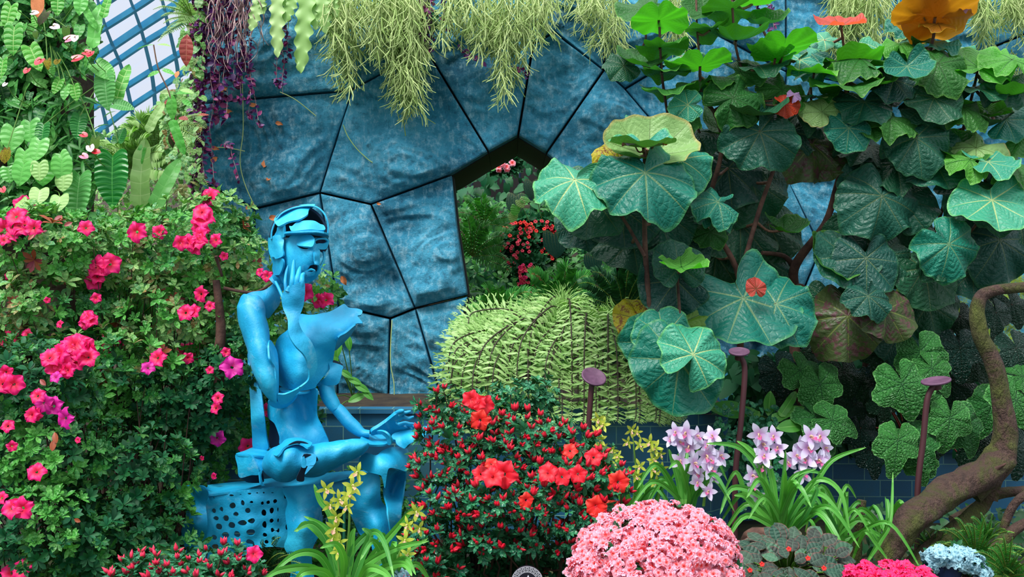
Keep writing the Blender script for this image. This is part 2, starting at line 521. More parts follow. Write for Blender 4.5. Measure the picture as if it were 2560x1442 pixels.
def glassm():
    b = NB('roof_glass'); tr = b.n('ShaderNodeBsdfTransparent'); tr.inputs[0].default_value = (.93, .95, 1, 1)
    gl = b.n('ShaderNodeBsdfGlossy'); gl.inputs['Roughness'].default_value = .05
    mx = b.n('ShaderNodeMixShader'); mx.inputs[0].default_value = .06
    b.l(tr.outputs[0], mx.inputs[1]); b.l(gl.outputs[0], mx.inputs[2]); b.l(mx.outputs[0], b.o.inputs['Surface']); return b.m
M['glass'] = glassm()
# big round leaves
V1 = rgb(168, 168, 88)
M['teal'] = leafy('teal_leaf', [rgb(12, 108, 94), rgb(24, 126, 104)], back=rgb(70, 120, 50), vein=rgb(150, 168, 100), mode='palm', N=8, vw=.010, crinkle=.5, bump=.006, edge=rgb(80, 150, 80), trans=.12, vstr=.4)
M['tealpale'] = leafy('pale_teal_leaf', [rgb(40, 146, 124), rgb(66, 160, 120)], back=rgb(90, 150, 60), vein=rgb(180, 190, 120), mode='palm', vw=.010, crinkle=.5, bump=.006, edge=rgb(120, 190, 90), trans=.12, vstr=.7)
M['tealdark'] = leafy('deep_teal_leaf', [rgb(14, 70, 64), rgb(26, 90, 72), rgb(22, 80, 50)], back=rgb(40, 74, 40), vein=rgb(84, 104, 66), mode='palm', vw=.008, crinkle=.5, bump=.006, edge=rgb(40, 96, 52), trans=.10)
M['green'] = leafy('mid_green_leaf', [rgb(44, 112, 48), rgb(62, 128, 52)], back=rgb(54, 116, 34), vein=rgb(36, 84, 30), mode='palm', vw=.012, crinkle=.5, bump=.006, edge=rgb(110, 170, 70), trans=.35)
M['bright'] = leafy('bright_green_leaf', [rgb(84, 172, 60), rgb(108, 186, 74)], back=rgb(78, 168, 44), vein=rgb(40, 110, 36), mode='palm', vw=.014, crinkle=.4, bump=.006, edge=rgb(150, 216, 110), trans=.42)
M['olive'] = leafy('olive_leaf', [rgb(66, 84, 44), rgb(76, 92, 42)], back=rgb(54, 70, 34), vein=rgb(110, 124, 60), mode='palm', vw=.010, crinkle=.4, spots=rgb(90, 58, 62), trans=.2)
M['palegreen'] = leafy('pale_green_leaf', [rgb(130, 176, 104), rgb(150, 186, 112)], back=rgb(100, 150, 70), vein=rgb(90, 120, 60), mode='palm', vw=.01, crinkle=.5, edge=rgb(190, 150, 90), trans=.25)
M['yellow'] = leafy('spotted_yellow_leaf', [rgb(186, 170, 30)], back=rgb(190, 170, 60), vein=rgb(96, 90, 20), mode='palm', vw=.012, crinkle=.4, spots=rgb(120, 70, 24), trans=.3)
M['ygreen'] = leafy('yellowing_green_leaf', [rgb(104, 148, 50)], back=rgb(140, 170, 60), vein=rgb(50, 90, 36), mode='palm', vw=.015, crinkle=.5, edge=rgb(170, 160, 60), trans=.3)
M['redleaf'] = leafy('red_young_leaf', [rgb(196, 60, 30)], back=rgb(200, 66, 34), vein=rgb(120, 30, 24), mode='palm', vw=.010, trans=.35)
M['pinkleaf'] = leafy('pink_young_leaf', [rgb(238, 92, 84)], back=rgb(236, 86, 80), vein=rgb(120, 80, 40), mode='palm', vw=.018, trans=.5)
M['orange'] = leafy('orange_brown_leaf', [rgb(196, 122, 34)], back=rgb(190, 118, 30), vein=rgb(112, 60, 24), mode='palm', vw=.016, edge=rgb(214, 190, 60), trans=.45)
M['violet'] = leafy('violet_young_leaf', [rgb(150, 120, 168)], back=rgb(180, 110, 110), vein=rgb(120, 80, 90), mode='palm', vw=.01)
M['begonia'] = leafy('crinkled_begonia_leaf', [rgb(40, 108, 48), rgb(58, 128, 56)], back=rgb(60, 110, 50), vein=rgb(24, 76, 38), mode='palm', N=8, vw=.010, crinkle=1.0, bump=.012, rough=.5, trans=.15, edge=rgb(110, 180, 96))
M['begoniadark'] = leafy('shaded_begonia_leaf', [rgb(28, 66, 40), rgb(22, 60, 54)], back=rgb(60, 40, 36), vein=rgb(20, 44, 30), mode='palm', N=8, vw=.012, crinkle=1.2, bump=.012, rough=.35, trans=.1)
# azaleas
M['azleaf'] = leafy('azalea_leaf', [rgb(30, 92, 50), rgb(44, 124, 56), rgb(66, 150, 62), rgb(52, 132, 84), rgb(104, 168, 84)], back=rgb(60, 116, 60), trans=.25, rough=.4, mode='side', vein=rgb(96, 160, 80), N=3, vw=.02)
M['azpale'] = leafy('pale_azalea_leaf', [rgb(84, 150, 74), rgb(120, 180, 94), rgb(150, 196, 116), rgb(96, 168, 110), rgb(160, 120, 74)], back=rgb(100, 150, 80), trans=.25, rough=.45, mode='side', vein=rgb(180, 206, 130), N=3, vw=.02)
M['azfresh'] = leafy('fresh_azalea_leaf', [rgb(60, 148, 56), rgb(84, 172, 70), rgb(104, 186, 84), rgb(50, 130, 60)], back=rgb(70, 130, 60), trans=.3, rough=.4, mode='side', vein=rgb(120, 190, 96), N=3, vw=.02)
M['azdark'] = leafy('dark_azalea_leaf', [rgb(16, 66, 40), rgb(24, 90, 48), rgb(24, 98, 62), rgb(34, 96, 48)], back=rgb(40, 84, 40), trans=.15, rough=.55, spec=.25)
M['azred'] = leafy('glossy_azalea_leaf', [rgb(24, 92, 70), rgb(34, 122, 84), rgb(52, 140, 88), rgb(30, 104, 86)], back=rgb(50, 100, 60), trans=.15, rough=.3, mode='side', vein=rgb(84, 160, 110), N=3, vw=.025)
M['rust'] = leafy('rusty_leaf', [rgb(150, 66, 36), rgb(176, 96, 60), rgb(140, 50, 70)], trans=.2)
def petal(name, c0, c1, spots=None, trans=.3, rim=None):
    b = NB(name); tcn = b.n('ShaderNodeTexCoord'); uv = b.n('ShaderNodeSeparateXYZ'); b.l(tcn.outputs['UV'], uv.inputs[0])
    rr = b.geo().outputs['Random Per Island']
    c = b.ramp(uv.outputs[1], [(.15, c0), (.6, c1)])
    if rim: c = b.mix(b.ramp(uv.outputs[1], [(.72, (0, 0, 0)), (.95, (1, 1, 1))]), c, rim)
    c = b.mix(b.math('MULTIPLY', rr, .25), c, c0)
    b.l(c, b.p.inputs['Base Color']); b.p.inputs['Roughness'].default_value = .55
    tr = b.n('ShaderNodeBsdfTranslucent'); b.l(c, tr.inputs['Color'])
    mx = b.n('ShaderNodeMixShader'); mx.inputs[0].default_value = trans
    b.l(b.p.outputs[0], mx.inputs[1]); b.l(tr.outputs[0], mx.inputs[2]); b.l(mx.outputs[0], b.o.inputs['Surface'])
    return b.m
M['hotpink'] = petal('hot_pink_petal', rgb(226, 12, 70), rgb(255, 26, 132))
M['magenta'] = petal('magenta_petal', rgb(190, 10, 130), rgb(232, 30, 170))
M['redpetal'] = petal('red_petal', rgb(220, 10, 30), rgb(250, 36, 62))
M['budred'] = petal('crimson_bud', rgb(150, 8, 34), rgb(214, 14, 50), trans=.1)
M['budpink'] = petal('rose_red_bud', rgb(180, 16, 50), rgb(232, 44, 84), trans=.1)
M['salmon'] = petal('salmon_pink_petal', rgb(250, 70, 66), rgb(252, 164, 184), rim=rgb(240, 204, 234))
M['fuchsia'] = petal('fuchsia_petal', rgb(226, 10, 70), rgb(255, 44, 124))
M['bluewhite'] = petal('bluish_white_petal', rgb(110, 170, 190), rgb(168, 212, 226))
M['coral'] = petal('orange_red_petal', rgb(230, 24, 26), rgb(246, 58, 46))
M['stamen'] = plain('pink_stamen', rgb(230, 70, 120), .5)
# ferns, grasses
M['fernpale'] = leafy('pale_fern_leaflet', [rgb(146, 192, 104), rgb(182, 216, 140), rgb(122, 176, 84)], back=rgb(130, 180, 90), trans=.25)
M['fernmid'] = leafy('green_fern_leaflet', [rgb(54, 136, 54), rgb(80, 160, 66), rgb(50, 120, 60)], back=rgb(70, 130, 60), trans=.25)
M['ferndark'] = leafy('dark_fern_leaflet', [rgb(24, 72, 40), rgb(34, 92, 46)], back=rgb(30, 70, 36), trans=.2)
M['rachis'] = plain('dark_fern_rib', rgb(50, 40, 30), .6)
M['rachisg'] = plain('green_fern_rib', rgb(120, 150, 60), .6)
M['strap'] = leafy('orchid_strap_leaf', [rgb(76, 158, 56), rgb(98, 178, 70), rgb(60, 140, 60)], back=rgb(84, 160, 66), trans=.25, mode='side', vein=rgb(130, 196, 96), N=1, vw=.03, rough=.4)
M['rhips'] = leafy('pale_thread_stem', [rgb(170, 204, 112), rgb(196, 220, 140), rgb(216, 232, 160), rgb(140, 172, 86)], trans=.1)
M['purple'] = leafy('purple_trailing_leaf', [rgb(60, 20, 84), rgb(92, 34, 116), rgb(120, 30, 90), rgb(150, 40, 110)], back=rgb(80, 24, 80), trans=.15)
M['root'] = plain('pale_hanging_root', rgb(198, 176, 172), .8, c2=rgb(150, 104, 116), scale=20)
M['dry'] = plain('dry_orange_leaf', rgb(176, 98, 56), .8, c2=rgb(214, 136, 84), scale=40)
# left wall plants
M['heart'] = leafy('heart_leaf', [rgb(96, 190, 80), rgb(124, 206, 104)], back=rgb(100, 180, 90), vein=rgb(160, 224, 130), mode='side', N=5, vw=.008, trans=.3, rough=.35, vstr=.4)
M['heartpale'] = leafy('pale_heart_leaf', [rgb(176, 214, 136), rgb(160, 208, 120)], vein=rgb(200, 226, 160), mode='side', N=6, vw=.01, trans=.3)
M['veined'] = leafy('white_veined_leaf', [rgb(98, 188, 60), rgb(76, 170, 60)], back=rgb(90, 160, 60), vein=rgb(200, 232, 150), mode='side', N=6, vw=.018, trans=.3, bump=.006)
M['pleated'] = leafy('dark_pleated_leaf', [rgb(26, 124, 44)], back=rgb(50, 120, 50), vein=rgb(100, 190, 90), mode='side', N=9, vw=.016, trans=.2, rough=.3, vstr=.6)
M['pleatpale'] = leafy('pleated_light_leaf', [rgb(84, 168, 84), rgb(100, 180, 96)], back=rgb(80, 150, 80), vein=rgb(160, 214, 150), mode='side', N=10, vw=.014, trans=.25)
M['wallgreen'] = leafy('small_wall_leaf', [rgb(30, 100, 50), rgb(58, 140, 60), rgb(84, 172, 76), rgb(40, 120, 70), rgb(110, 186, 84), rgb(26, 80, 44)], back=rgb(50, 110, 50), trans=.25, mode='side', vein=rgb(130, 196, 110), N=4, vw=.015)
M['redlance'] = leafy('dull_red_leaf', [rgb(160, 60, 60), rgb(176, 80, 70)], trans=.2, mode='side', vein=rgb(190, 120, 100), N=6, vw=.02)
M['spathered'] = plain('red_spathe', rgb(226, 36, 60), .35)
M['spathepink'] = plain('pink_spathe', rgb(228, 120, 150), .35)
M['spathewhite'] = plain('lilac_white_spathe', rgb(220, 200, 216), .4)
M['episcia'] = leafy('bronze_green_leaf', [rgb(34, 78, 62), rgb(50, 56, 52), rgb(66, 110, 84)], back=rgb(90, 50, 50), vein=rgb(110, 150, 120), mode='side', N=5, vw=.010, edge=rgb(110, 62, 58), vstr=.5, trans=.1, rough=.6, bump=.006)
M['orchidwhite'] = petal('lilac_white_orchid_petal', rgb(206, 156, 214), rgb(226, 226, 248))
M['orchidlip'] = petal('magenta_orchid_lip', rgb(226, 200, 160), rgb(206, 40, 150))
M['orchidyellow'] = petal('yellow_green_orchid_petal', rgb(160, 190, 50), rgb(212, 220, 90))
M['orchidlipcream'] = petal('cream_orchid_lip', rgb(226, 214, 150), rgb(222, 160, 150))
M['stake'] = plain('green_plant_stake', rgb(14, 92, 76), .5)
M['signblack'] = plain('black_plaque_face', rgb(16, 14, 30), .4)
M['signwhite'] = plain('white_plaque_print', rgb(214, 214, 226), .5)
M['potblue'] = plain('dark_blue_plastic', rgb(14, 34, 74), .4)
# ------------------------------------------------------------------ the setting
WY = 6.4
def inpoly_shrink(poly, d):
    """offset a convex polygon (x,z) inwards by d metres"""
    n = len(poly); out = []
    c = sum((Vector(p) for p in poly), Vector((0, 0))) / n
    area = sum(poly[i][0] * poly[(i + 1) % n][1] - poly[(i + 1) % n][0] * poly[i][1] for i in range(n))
    sgn = 1 if area > 0 else -1
    for i in range(n):
        p0, p1, p2 = Vector(poly[i - 1]), Vector(poly[i]), Vector(poly[(i + 1) % n])
        e1 = (p1 - p0).normalized(); e2 = (p2 - p1).normalized()
        n1 = Vector((-e1.y, e1.x)) * sgn; n2 = Vector((-e2.y, e2.x)) * sgn
        b = (n1 + n2); L = max(.35, b.length_squared / 2)
        out.append(p1 + b * (d / L))
    return out

def rock_panel(px, seed, parent, deep=.95):
    poly = [(P(x, y, WY).x, P(x, y, WY).z) for x, y in px]
    back = poly
    q = inpoly_shrink(poly, .0065)
    cx = sum(p[0] for p in q) / len(q); cz = sum(p[1] for p in q) / len(q)
    ring = []
    for i in range(len(q)):
        a, b = Vector(q[i]), Vector(q[(i + 1) % len(q)])
        m = max(4, int((b - a).length / .018))
        for k in range(m): ring.append(a.lerp(b, k / m))
    nr = 44; na = len(ring); V = []; UV = []
    rnd = random.Random(seed); o = Vector((rnd.uniform(-50, 50), rnd.uniform(-50, 50), rnd.uniform(-50, 50)))
    ang = rnd.uniform(-.5, .5); tx, tz = rnd.uniform(-.03, .03), rnd.uniform(-.03, .03)
    for i in range(nr + 1):
        t = i / nr
        for p in ring:
            x = cx + (p.x - cx) * t; z = cz + (p.y - cz) * t
            ed = 1.0 if i < nr else .8
            s_ = Vector((x * math.cos(ang) + z * math.sin(ang), 0, -x * math.sin(ang) + z * math.cos(ang)))
            v = Vector((s_.x * 1.4, 0, s_.z * 2.6)) + o
            h = noise.fractal(v, .9, 2.0, 4) * .055
            rg = 1 - abs(noise.noise(v * 1.3 + Vector((9, 2, 3)))) * 2
            st = noise.noise(v * 1.7 + Vector((3, 7, 1))) * 2.3
            h += (math.floor(st * 1.6) + min(1, (st * 1.6 % 1) * 3)) * .020
            h += noise.fractal(s_ * 14 + o, .8, 2.1, 3) * .008
            h += noise.fractal(s_ * 40 + o, .9, 2.1, 2) * .0025
            h = h * min(1, .25 + (1 - t) * 4) + .05 + tx * (x - cx) + tz * (z - cz)
            V.append((x, WY - h * ed - .012, z)); UV.append((x, z))
    mb = MB(); Fa = gridfaces(nr + 1, na, True)
    mb.add(V, Fa, UV)
    # sides going back
    k = len(V); last = np.array(V[-na:]); bk = last.copy(); bk[:, 1] = WY + .12
    mb.add(np.concatenate([last, bk]), [(j, (j + 1) % na, na + (j + 1) % na, na + j) for j in range(na)])
    o1 = mb.build('rock_panel', M['rock'], parent, smooth=True)
    mb = MB(); n = len(back)
    bp = inpoly_shrink(back, .001)
    V = [(p[0], WY + .06, p[1]) for p in bp] + [(p[0], WY + deep, p[1]) for p in bp]
    mb.add(V, [(j, (j + 1) % n, n + (j + 1) % n, n + j) for j in range(n)])
    for j in range(1, n - 1):
        mb.add([V[0], V[j], V[j + 1]], [(0, 1, 2)]); mb.add([V[n], V[n + j], V[n + j + 1]], [(0, 1, 2)])
    mb.build('steel_frame', M['dark'], o1, smooth=False)

wall = thing('wall_back', 'wall of big irregular blue split-stone panels with thin black joints', None, (0, WY, .4), kind='structure')
PANELS = [
 [(498,-60),(790,-60),(820,60),(883,228),(510,262)],
 [(790,-60),(1075,-60),(1068,130),(883,228),(820,60)],
 [(1068,130),(1075,-60),(1345,-60),(1333,115),(1295,342),(1222,382)],
 [(510,262),(883,228),(803,483),(640,523),(500,450)],
 [(883,228),(1068,130),(1222,382),(1132,437),(930,512),(803,483)],
 [(500,450),(640,523),(640,1150),(500,1150)],
 [(640,523),(803,483),(838,700),(850,765),(845,1100),(640,1100)],
 [(803,483),(930,512),(1040,770),(978,795),(850,765),(838,700)],
 [(930,512),(1132,437),(1145,560),(1172,738),(1040,770)],
 [(850,765),(978,795),(972,1060),(845,1060)],
 [(978,795),(1040,770),(1100,975),(1110,1060),(972,1060)],
 [(1040,770),(1172,738),(1150,830),(1132,960),(1130,1060),(1110,1060),(1100,975)],
 [(1295,342),(1333,115),(1385,85),(1508,180),(1365,385)],
 [(1345,-60),(1500,-60),(1512,100),(1508,180),(1385,85),(1333,115)],
 [(1512,100),(1500,-60),(1790,-60),(1785,92),(1560,226),(1508,180)],
 [(1508,180),(1560,226),(1620,297),(1680,480),(1560,560),(1365,385)],
 [(1560,226),(1785,92),(1960,185),(1940,400),(1680,480),(1620,297)],
 [(1785,92),(1790,-60),(1960,-60),(1960,185)],
 [(1960,-60),(2240,-60),(2210,230),(1960,185)],
 [(2240,-60),(2700,-60),(2700,30),(2210,230)],
 [(1960,185),(2210,230),(2150,390),(2110,445),(1940,400)],
 [(2210,230),(2700,30),(2700,330),(2295,465),(2150,390)],
 [(1680,480),(1940,400),(2045,620),(1990,760),(1760,740),(1560,560)],
 [(1940,400),(2110,445),(2150,390),(2295,465),(2345,600),(2310,720),(2045,620)],
 [(2295,465),(2700,330),(2700,670),(2480,650),(2345,600)],
 [(2345,600),(2480,650),(2700,670),(2700,1230),(2320,1230),(2310,720)],
 [(2045,620),(2310,720),(2320,1230),(1990,1230),(1990,760)],
 [(1560,560),(1760,740),(1740,1060),(1650,1060),(1640,820)],
 [(1760,740),(1990,760),(1990,1230),(1740,1230)],
]
for i, p in enumerate(PANELS): rock_panel(p, 100 + i, wall, .25 if i in (8, 11) else .95)

# glasshouse roof far behind on the left
def roofY(py): return 15 + 4.0 * (py / 340.0)
roof = thing('ceiling', 'curved glass roof with teal steel beams far behind the plants', None, tuple(P(330, 150, 16)), kind='structure')
mull = [[(232,-40),(257,49),(277,104),(302,166),(322,243),(335,315),(342,400)], [(310,-40),(347,59),(364,121),(378,184),(385,243),(389,330),(392,400)],
        [(395,-40),(421,69),(437,139),(444,184),(450,260),(453,400)], [(205,60),(225,140),(245,230),(262,300),(280,400)], [(150,60),(170,140),(190,230),(205,300),(225,400)], [(475,-40),(500,100),(515,250),(520,400)]]
rails = [[(180,115),(239,80),(361,3),(420,-40)], [(180,178),(243,139),(347,69),(460,-4),(520,-40)], [(180,222),(243,182),(298,146),(367,100),(444,55),(540,0)], [(200,290),(298,225),(374,177),(447,132),(540,76)],
         [(200,360),(270,308),(329,263),(409,211),(465,173),(540,125)], [(250,365),(329,312),(392,274),(470,225),(540,180)], [(180,60),(300,-20),(340,-40)]]
def bar(mb, pts, hw, depth):
    q = sm(pts, 6); V = []
    for x, y in q:
        c = P(x, y, roofY(y)); V.append(np.array(c))
    V = np.array(V); T = np.gradient(V, axis=0); T /= np.linalg.norm(T, axis=1, keepdims=True)
    n = np.cross(T, [0, 1, 0]); n /= np.linalg.norm(n, axis=1, keepdims=True)
    d = np.array([0, depth, -depth * .35])
    X = np.stack([V - n * hw, V + n * hw, V + n * hw + d, V - n * hw + d], 1).reshape(-1, 3)
    mb.add(X, gridfaces(len(V), 4, True))
for i, r in enumerate(mull):
    mb = MB(); bar(mb, r, .036, .06); mb.build('mullion', M['beam'], roof, smooth=False)
for i, r in enumerate(rails):
    mb = MB(); bar(mb, r, .042 if i != 1 else .055, .05); mb.build('rail', M['beam'], roof, smooth=False)
mb = MB(); V = []
for i in range(8):
    y = -60 + i * 70
    for j in range(8):
        x = 140 + j * 60; V.append(P(x, y, roofY(y) + .32))
mb.add([tuple(v) for v in V], gridfaces(8, 8)); mb.build('glazing', M['glass'], roof, smooth=False)

# ground
def ground_z(x, y):
    z = .15 + .05 * noise.noise(Vector((x * 1.5, y * 1.5, 0))) + .015 * noise.noise(Vector((x * 9, y * 9, 0)))
    if x > 1.0: z += .10 * math.exp(-((y - 4.6) / .7) ** 2) * min(1, (x - 1.0))
    return z
mb = MB(); V = []; nx, ny = 90, 60
for i in range(ny + 1):
    y = 1.6 + (WY + .1 - 1.6) * i / ny
    for j in range(nx + 1):
        x = -4.6 + 9.2 * j / nx; V.append((x, y, ground_z(x, y)))
mb.add(V, gridfaces(ny + 1, nx + 1)); mb.build('floor', M['moss']); bpy.data.objects['floor']['kind'] = 'structure'
bpy.data.objects['floor']['label'] = 'dark mossy soil under all the plants'

def terrain(name, x0, x1, y0, y1, zf, mat, label, nx=50, ny=40):
    mb = MB(); V = []
    for i in range(ny + 1):
        y = y0 + (y1 - y0) * i / ny
        for j in range(nx + 1):
            x = x0 + (x1 - x0) * j / nx; V.append((x, y, zf(x, y)))
    mb.add(V, gridfaces(ny + 1, nx + 1)); o = mb.build(name, mat); o['kind'] = 'structure'; o['label'] = label
    return o
def hillz(x, y): 
    t = min(1, max(0, (y - 7.4) / 4.5)) if x > -2.1 else min(1, max(0, (y - 6) / 6))
    return .3 + 2.55 * t ** .75 + .12 * noise.noise(Vector((x, y, 0)))
terrain('floor_hill', -2.1, 6, 7.4, 13, hillz, M['soil'], 'dark planted slope rising beyond the stone wall')
terrain('floor_slope', -9, -1.95, 5.2, 13, lambda x, y: hillz(x, y) + .0, M['soil'], 'dark planted bank on the left below the glass roof')

# planters
def planter(path, z0, z1, label, depth_y):
    mb = MB(); q = np.array(path, float); L = 0; V = []; UV = []
    def strip(off, za, zb, flip=False):
        V = []; UV = []; L = 0
        for i, p in enumerate(q):
            if i: L += np.linalg.norm(q[i] - q[i - 1])
            V += [(p[0], p[1] - off, za), (p[0], p[1] - off, zb)]; UV += [(L, za - z1 + .94), (L, zb - z1 + .94)]
        mb.add(V, gridfaces(len(q), 2), UV)
    strip(0, z0, z1 - .02); strip(.018, z1 - .025, z1)
    V = []; UV = []
    for p in q: V += [(p[0], p[1] - .018, z1), (p[0], p[1] + .09, z1), (p[0], p[1] + .09, z1 - .1), (p[0], p[1] - .018, z1 - .025), (p[0], p[1], z1 - .025)]; UV += [(p[0], .01), (p[0], .02), (p[0], .03), (p[0], .01), (p[0], .01)]
    mb.add(V, [f for i in range(len(q) - 1) for f in ((i * 5, i * 5 + 1, i * 5 + 6, i * 5 + 5), (i * 5 + 1, i * 5 + 2, i * 5 + 7, i * 5 + 6), (i * 5 + 3, i * 5 + 4, i * 5 + 9, i * 5 + 8))], UV)
    o = mb.build('planter_wall', M['tile'], smooth=False)
    tag(o, label, 'planter'); 
    return o
cpath = [(-1.7, 5.4), (-.9, 5.4), (0, 5.4), (.8, 5.4)] + [(.8 + .42 * math.sin(a), 5.4 + .42 * (1 - math.cos(a))) for a in np.linspace(.15, PI / 2 * .96, 8)] + [(1.24, 6.4)]
planter(cpath, .1, .867, 'tall planter wall of blue stone tiles below the pale ferns', 1)
planter([(1.22, 5.95), (1.8, 5.9), (2.4, 5.88), (3.6, 5.9)], .1, .585, 'low mossy planter wall of dark stone tiles behind the orchids on the right', 1)
mb = MB(); V = [(-1.7, 5.44, .83), (1.2, 5.44, .83), (1.22, WY + .9, .87), (-1.7, WY + .9, .87)]
mb.add(V, [(0, 1, 2, 3)]); o = mb.build('planter_soil', M['soil']); tag(o, 'dark soil filling the tall planter behind the wall', 'soil', kind='stuff')
mb = MB(); V = [(1.2, 5.97, .55), (3.7, 5.97, .55), (3.7, WY + .1, .6), (1.2, WY + .1, .6)]
mb.add(V, [(0, 1, 2, 3)]); o = mb.build('planter_soil', M['soil']); tag(o, 'dark soil in the low planter under the begonias', 'soil', kind='stuff')

# disc-topped garden lights
def disc_light(cx, cy, Y, rpx, nrm, stem, label):
    r = rpx * Y / F; c = P(cx, cy, Y); base = P(stem[-1][0], stem[-1][1], Y); base.z = ground_z(base.x, Y)
    t = thing('garden_light', label, 'light', tuple(base), 'disc-topped garden lights')
    n = Vector(nrm).normalized(); q = n.to_track_quat('Z', 'Y').to_matrix()
    mb = MB(); prof = [(0, .002), (r * .86, .002), (r * .9, .004), (r, .002), (r, -.005), (r * .9, -.009), (.02, -.014), (0, -.014)]
    V = []
    for pr, pz in prof:
        for k in range(40):
            a = 2 * PI * k / 40; V.append(tuple(c + q @ Vector((pr * math.cos(a), pr * math.sin(a), pz))))
    mb.add(V, gridfaces(len(prof), 40, True)); mb.build('lamp_head', M['plum'], t)
    mb = MB(); pts = [tuple(c - n * .018)] + PP(stem, Y) + [tuple(base + Vector((0, 0, -.03)))]
    tube(mb, pts, .0135, 10); mb.build('pole', M['plumpole'], t)
    mb = MB(); tube(mb, [tuple(c - n * .017), tuple(c - n * .04)], .02, 12); mb.build('mount', M['plumpole'], t)
disc_light(1485, 941, 4.9, 32, (.22, -.62, .8), [(1479, 965), (1476, 1000), (1470, 1090), (1466, 1160)], 'brown garden light with a tilted round disc in front of the pale ferns')
disc_light(1848, 878, 4.75, 26, (-.05, -.33, 1), [(1852, 892), (1862, 930), (1852, 1060), (1838, 1200)], 'brown garden light with a flat disc right of the big round leaf')
disc_light(2340, 951, 4.6, 36, (-.2, -.13, 1), [(2336, 962), (2318, 1000), (2308, 1100), (2294, 1230)], 'brown garden light with a disc seen edge-on in front of the begonia leaves')
# ------------------------------------------------------------------ the blue sculpture
SY = 4.4
def tps(ctrl):
    c = np.array(ctrl, float); p = c[:, :2] / 100; v = c[:, 2]; n = len(c)
    d = np.linalg.norm(p[:, None] - p[None], axis=2)
    K = np.where(d > 0, d * d * np.log(d + 1e-9), 0) + np.eye(n) * .02
    A = np.zeros((n + 3, n + 3)); A[:n, :n] = K; A[:n, n] = 1; A[:n, n + 1:] = p; A[n, :n] = 1; A[n + 1:, :n] = p.T
    s = np.linalg.lstsq(A, np.concatenate([v, [0, 0, 0]]), rcond=None)[0]
    lo, hi = v.min() - .04, v.max() + .04
    def f(q):
        q = np.atleast_2d(q) / 100; d = np.linalg.norm(q[:, None] - p[None], axis=2)
        return np.clip(np.where(d > 0, d * d * np.log(d + 1e-9), 0) @ s[:n] + s[n] + q @ s[n + 1:], lo, hi)
    return f

def inside(q, poly):
    x, y = q[:, 0], q[:, 1]; r = np.zeros(len(q), bool); n = len(poly); j = n - 1
    for i in range(n):
        xi, yi = poly[i]; xj, yj = poly[j]
        if yi != yj:
            r ^= ((yi > y) != (yj > y)) & (x < (xj - xi) * (y - yi) / (yj - yi) + xi)
        j = i
    return r

def plate(name, outline, ctrl, parent, mat='blue', holes=(), thick=.008, step=5., conv=None, Y=None, dent=.006, seed=0, mats2=None, label=None):
    """bent sheet of steel: outline and depth control points, cut holes, real thickness"""
    Y = SY if Y is None else Y
    cv = conv or (lambda x, y: (x, y))
    ol = sm([cv(*p) for p in outline], 4, True)
    hs = [sm([cv(*p) for p in h], 4, True) for h in holes]
    f = tps([(*cv(c[0], c[1]), c[2]) for c in ctrl])
    lo, hi = ol.min(0), ol.max(0)
    gx, gy = np.meshgrid(np.arange(lo[0], hi[0], step), np.arange(lo[1], hi[1], step))
    g = np.stack([gx.ravel() + (np.arange(gx.size) // gx.shape[1] % 2) * step / 2, gy.ravel()], 1)
    m = inside(g, ol)
    for h in hs: m &= ~inside(g, h)
    allb = np.concatenate([ol] + hs)
    d = np.min(np.linalg.norm(g[:, None] - allb[None], axis=2), axis=1) if len(g) else np.zeros(0)
    g = g[m & (d > step * .45)]
    pts = [Vector(p) for p in np.concatenate([allb, g])]
    edges = []; o = 0
    for L in [ol] + hs:
        k = len(L); edges += [(o + i, o + (i + 1) % k) for i in range(k)]; o += k
    vv, ee, ff, *_ = geometry.delaunay_2d_cdt(pts, edges, [], 0, 1e-4)
    q = np.array([tuple(v) for v in vv]); ff = np.array([list(t) for t in ff if len(t) == 3])
    cen = q[ff].mean(1); m = inside(cen, ol)
    for h in hs: m &= ~inside(cen, h)
    ff = ff[m][:, ::-1]
    dy = f(q)
    V = np.array([tuple(P(a[0], a[1], Y + b + dent * (noise.noise(Vector((a[0] * .03, a[1] * .03, seed + 2.)))))) for a, b in zip(q, dy)])
    # area sign -> face towards the viewer
    mb = MB(); mb.add(V, ff)
    ml = [M[mat]] + ([M[mats2]] if mats2 else [])
    ob = mb.build(name, ml, parent, label=label)
    so = ob.modifiers.new('thickness', 'SOLIDIFY'); so.thickness = thick; so.offset = 0
    if mats2: so.material_offset = 1
    es = ob.modifiers.new('crisp_edges', 'EDGE_SPLIT'); es.split_angle = R(42)
    return ob

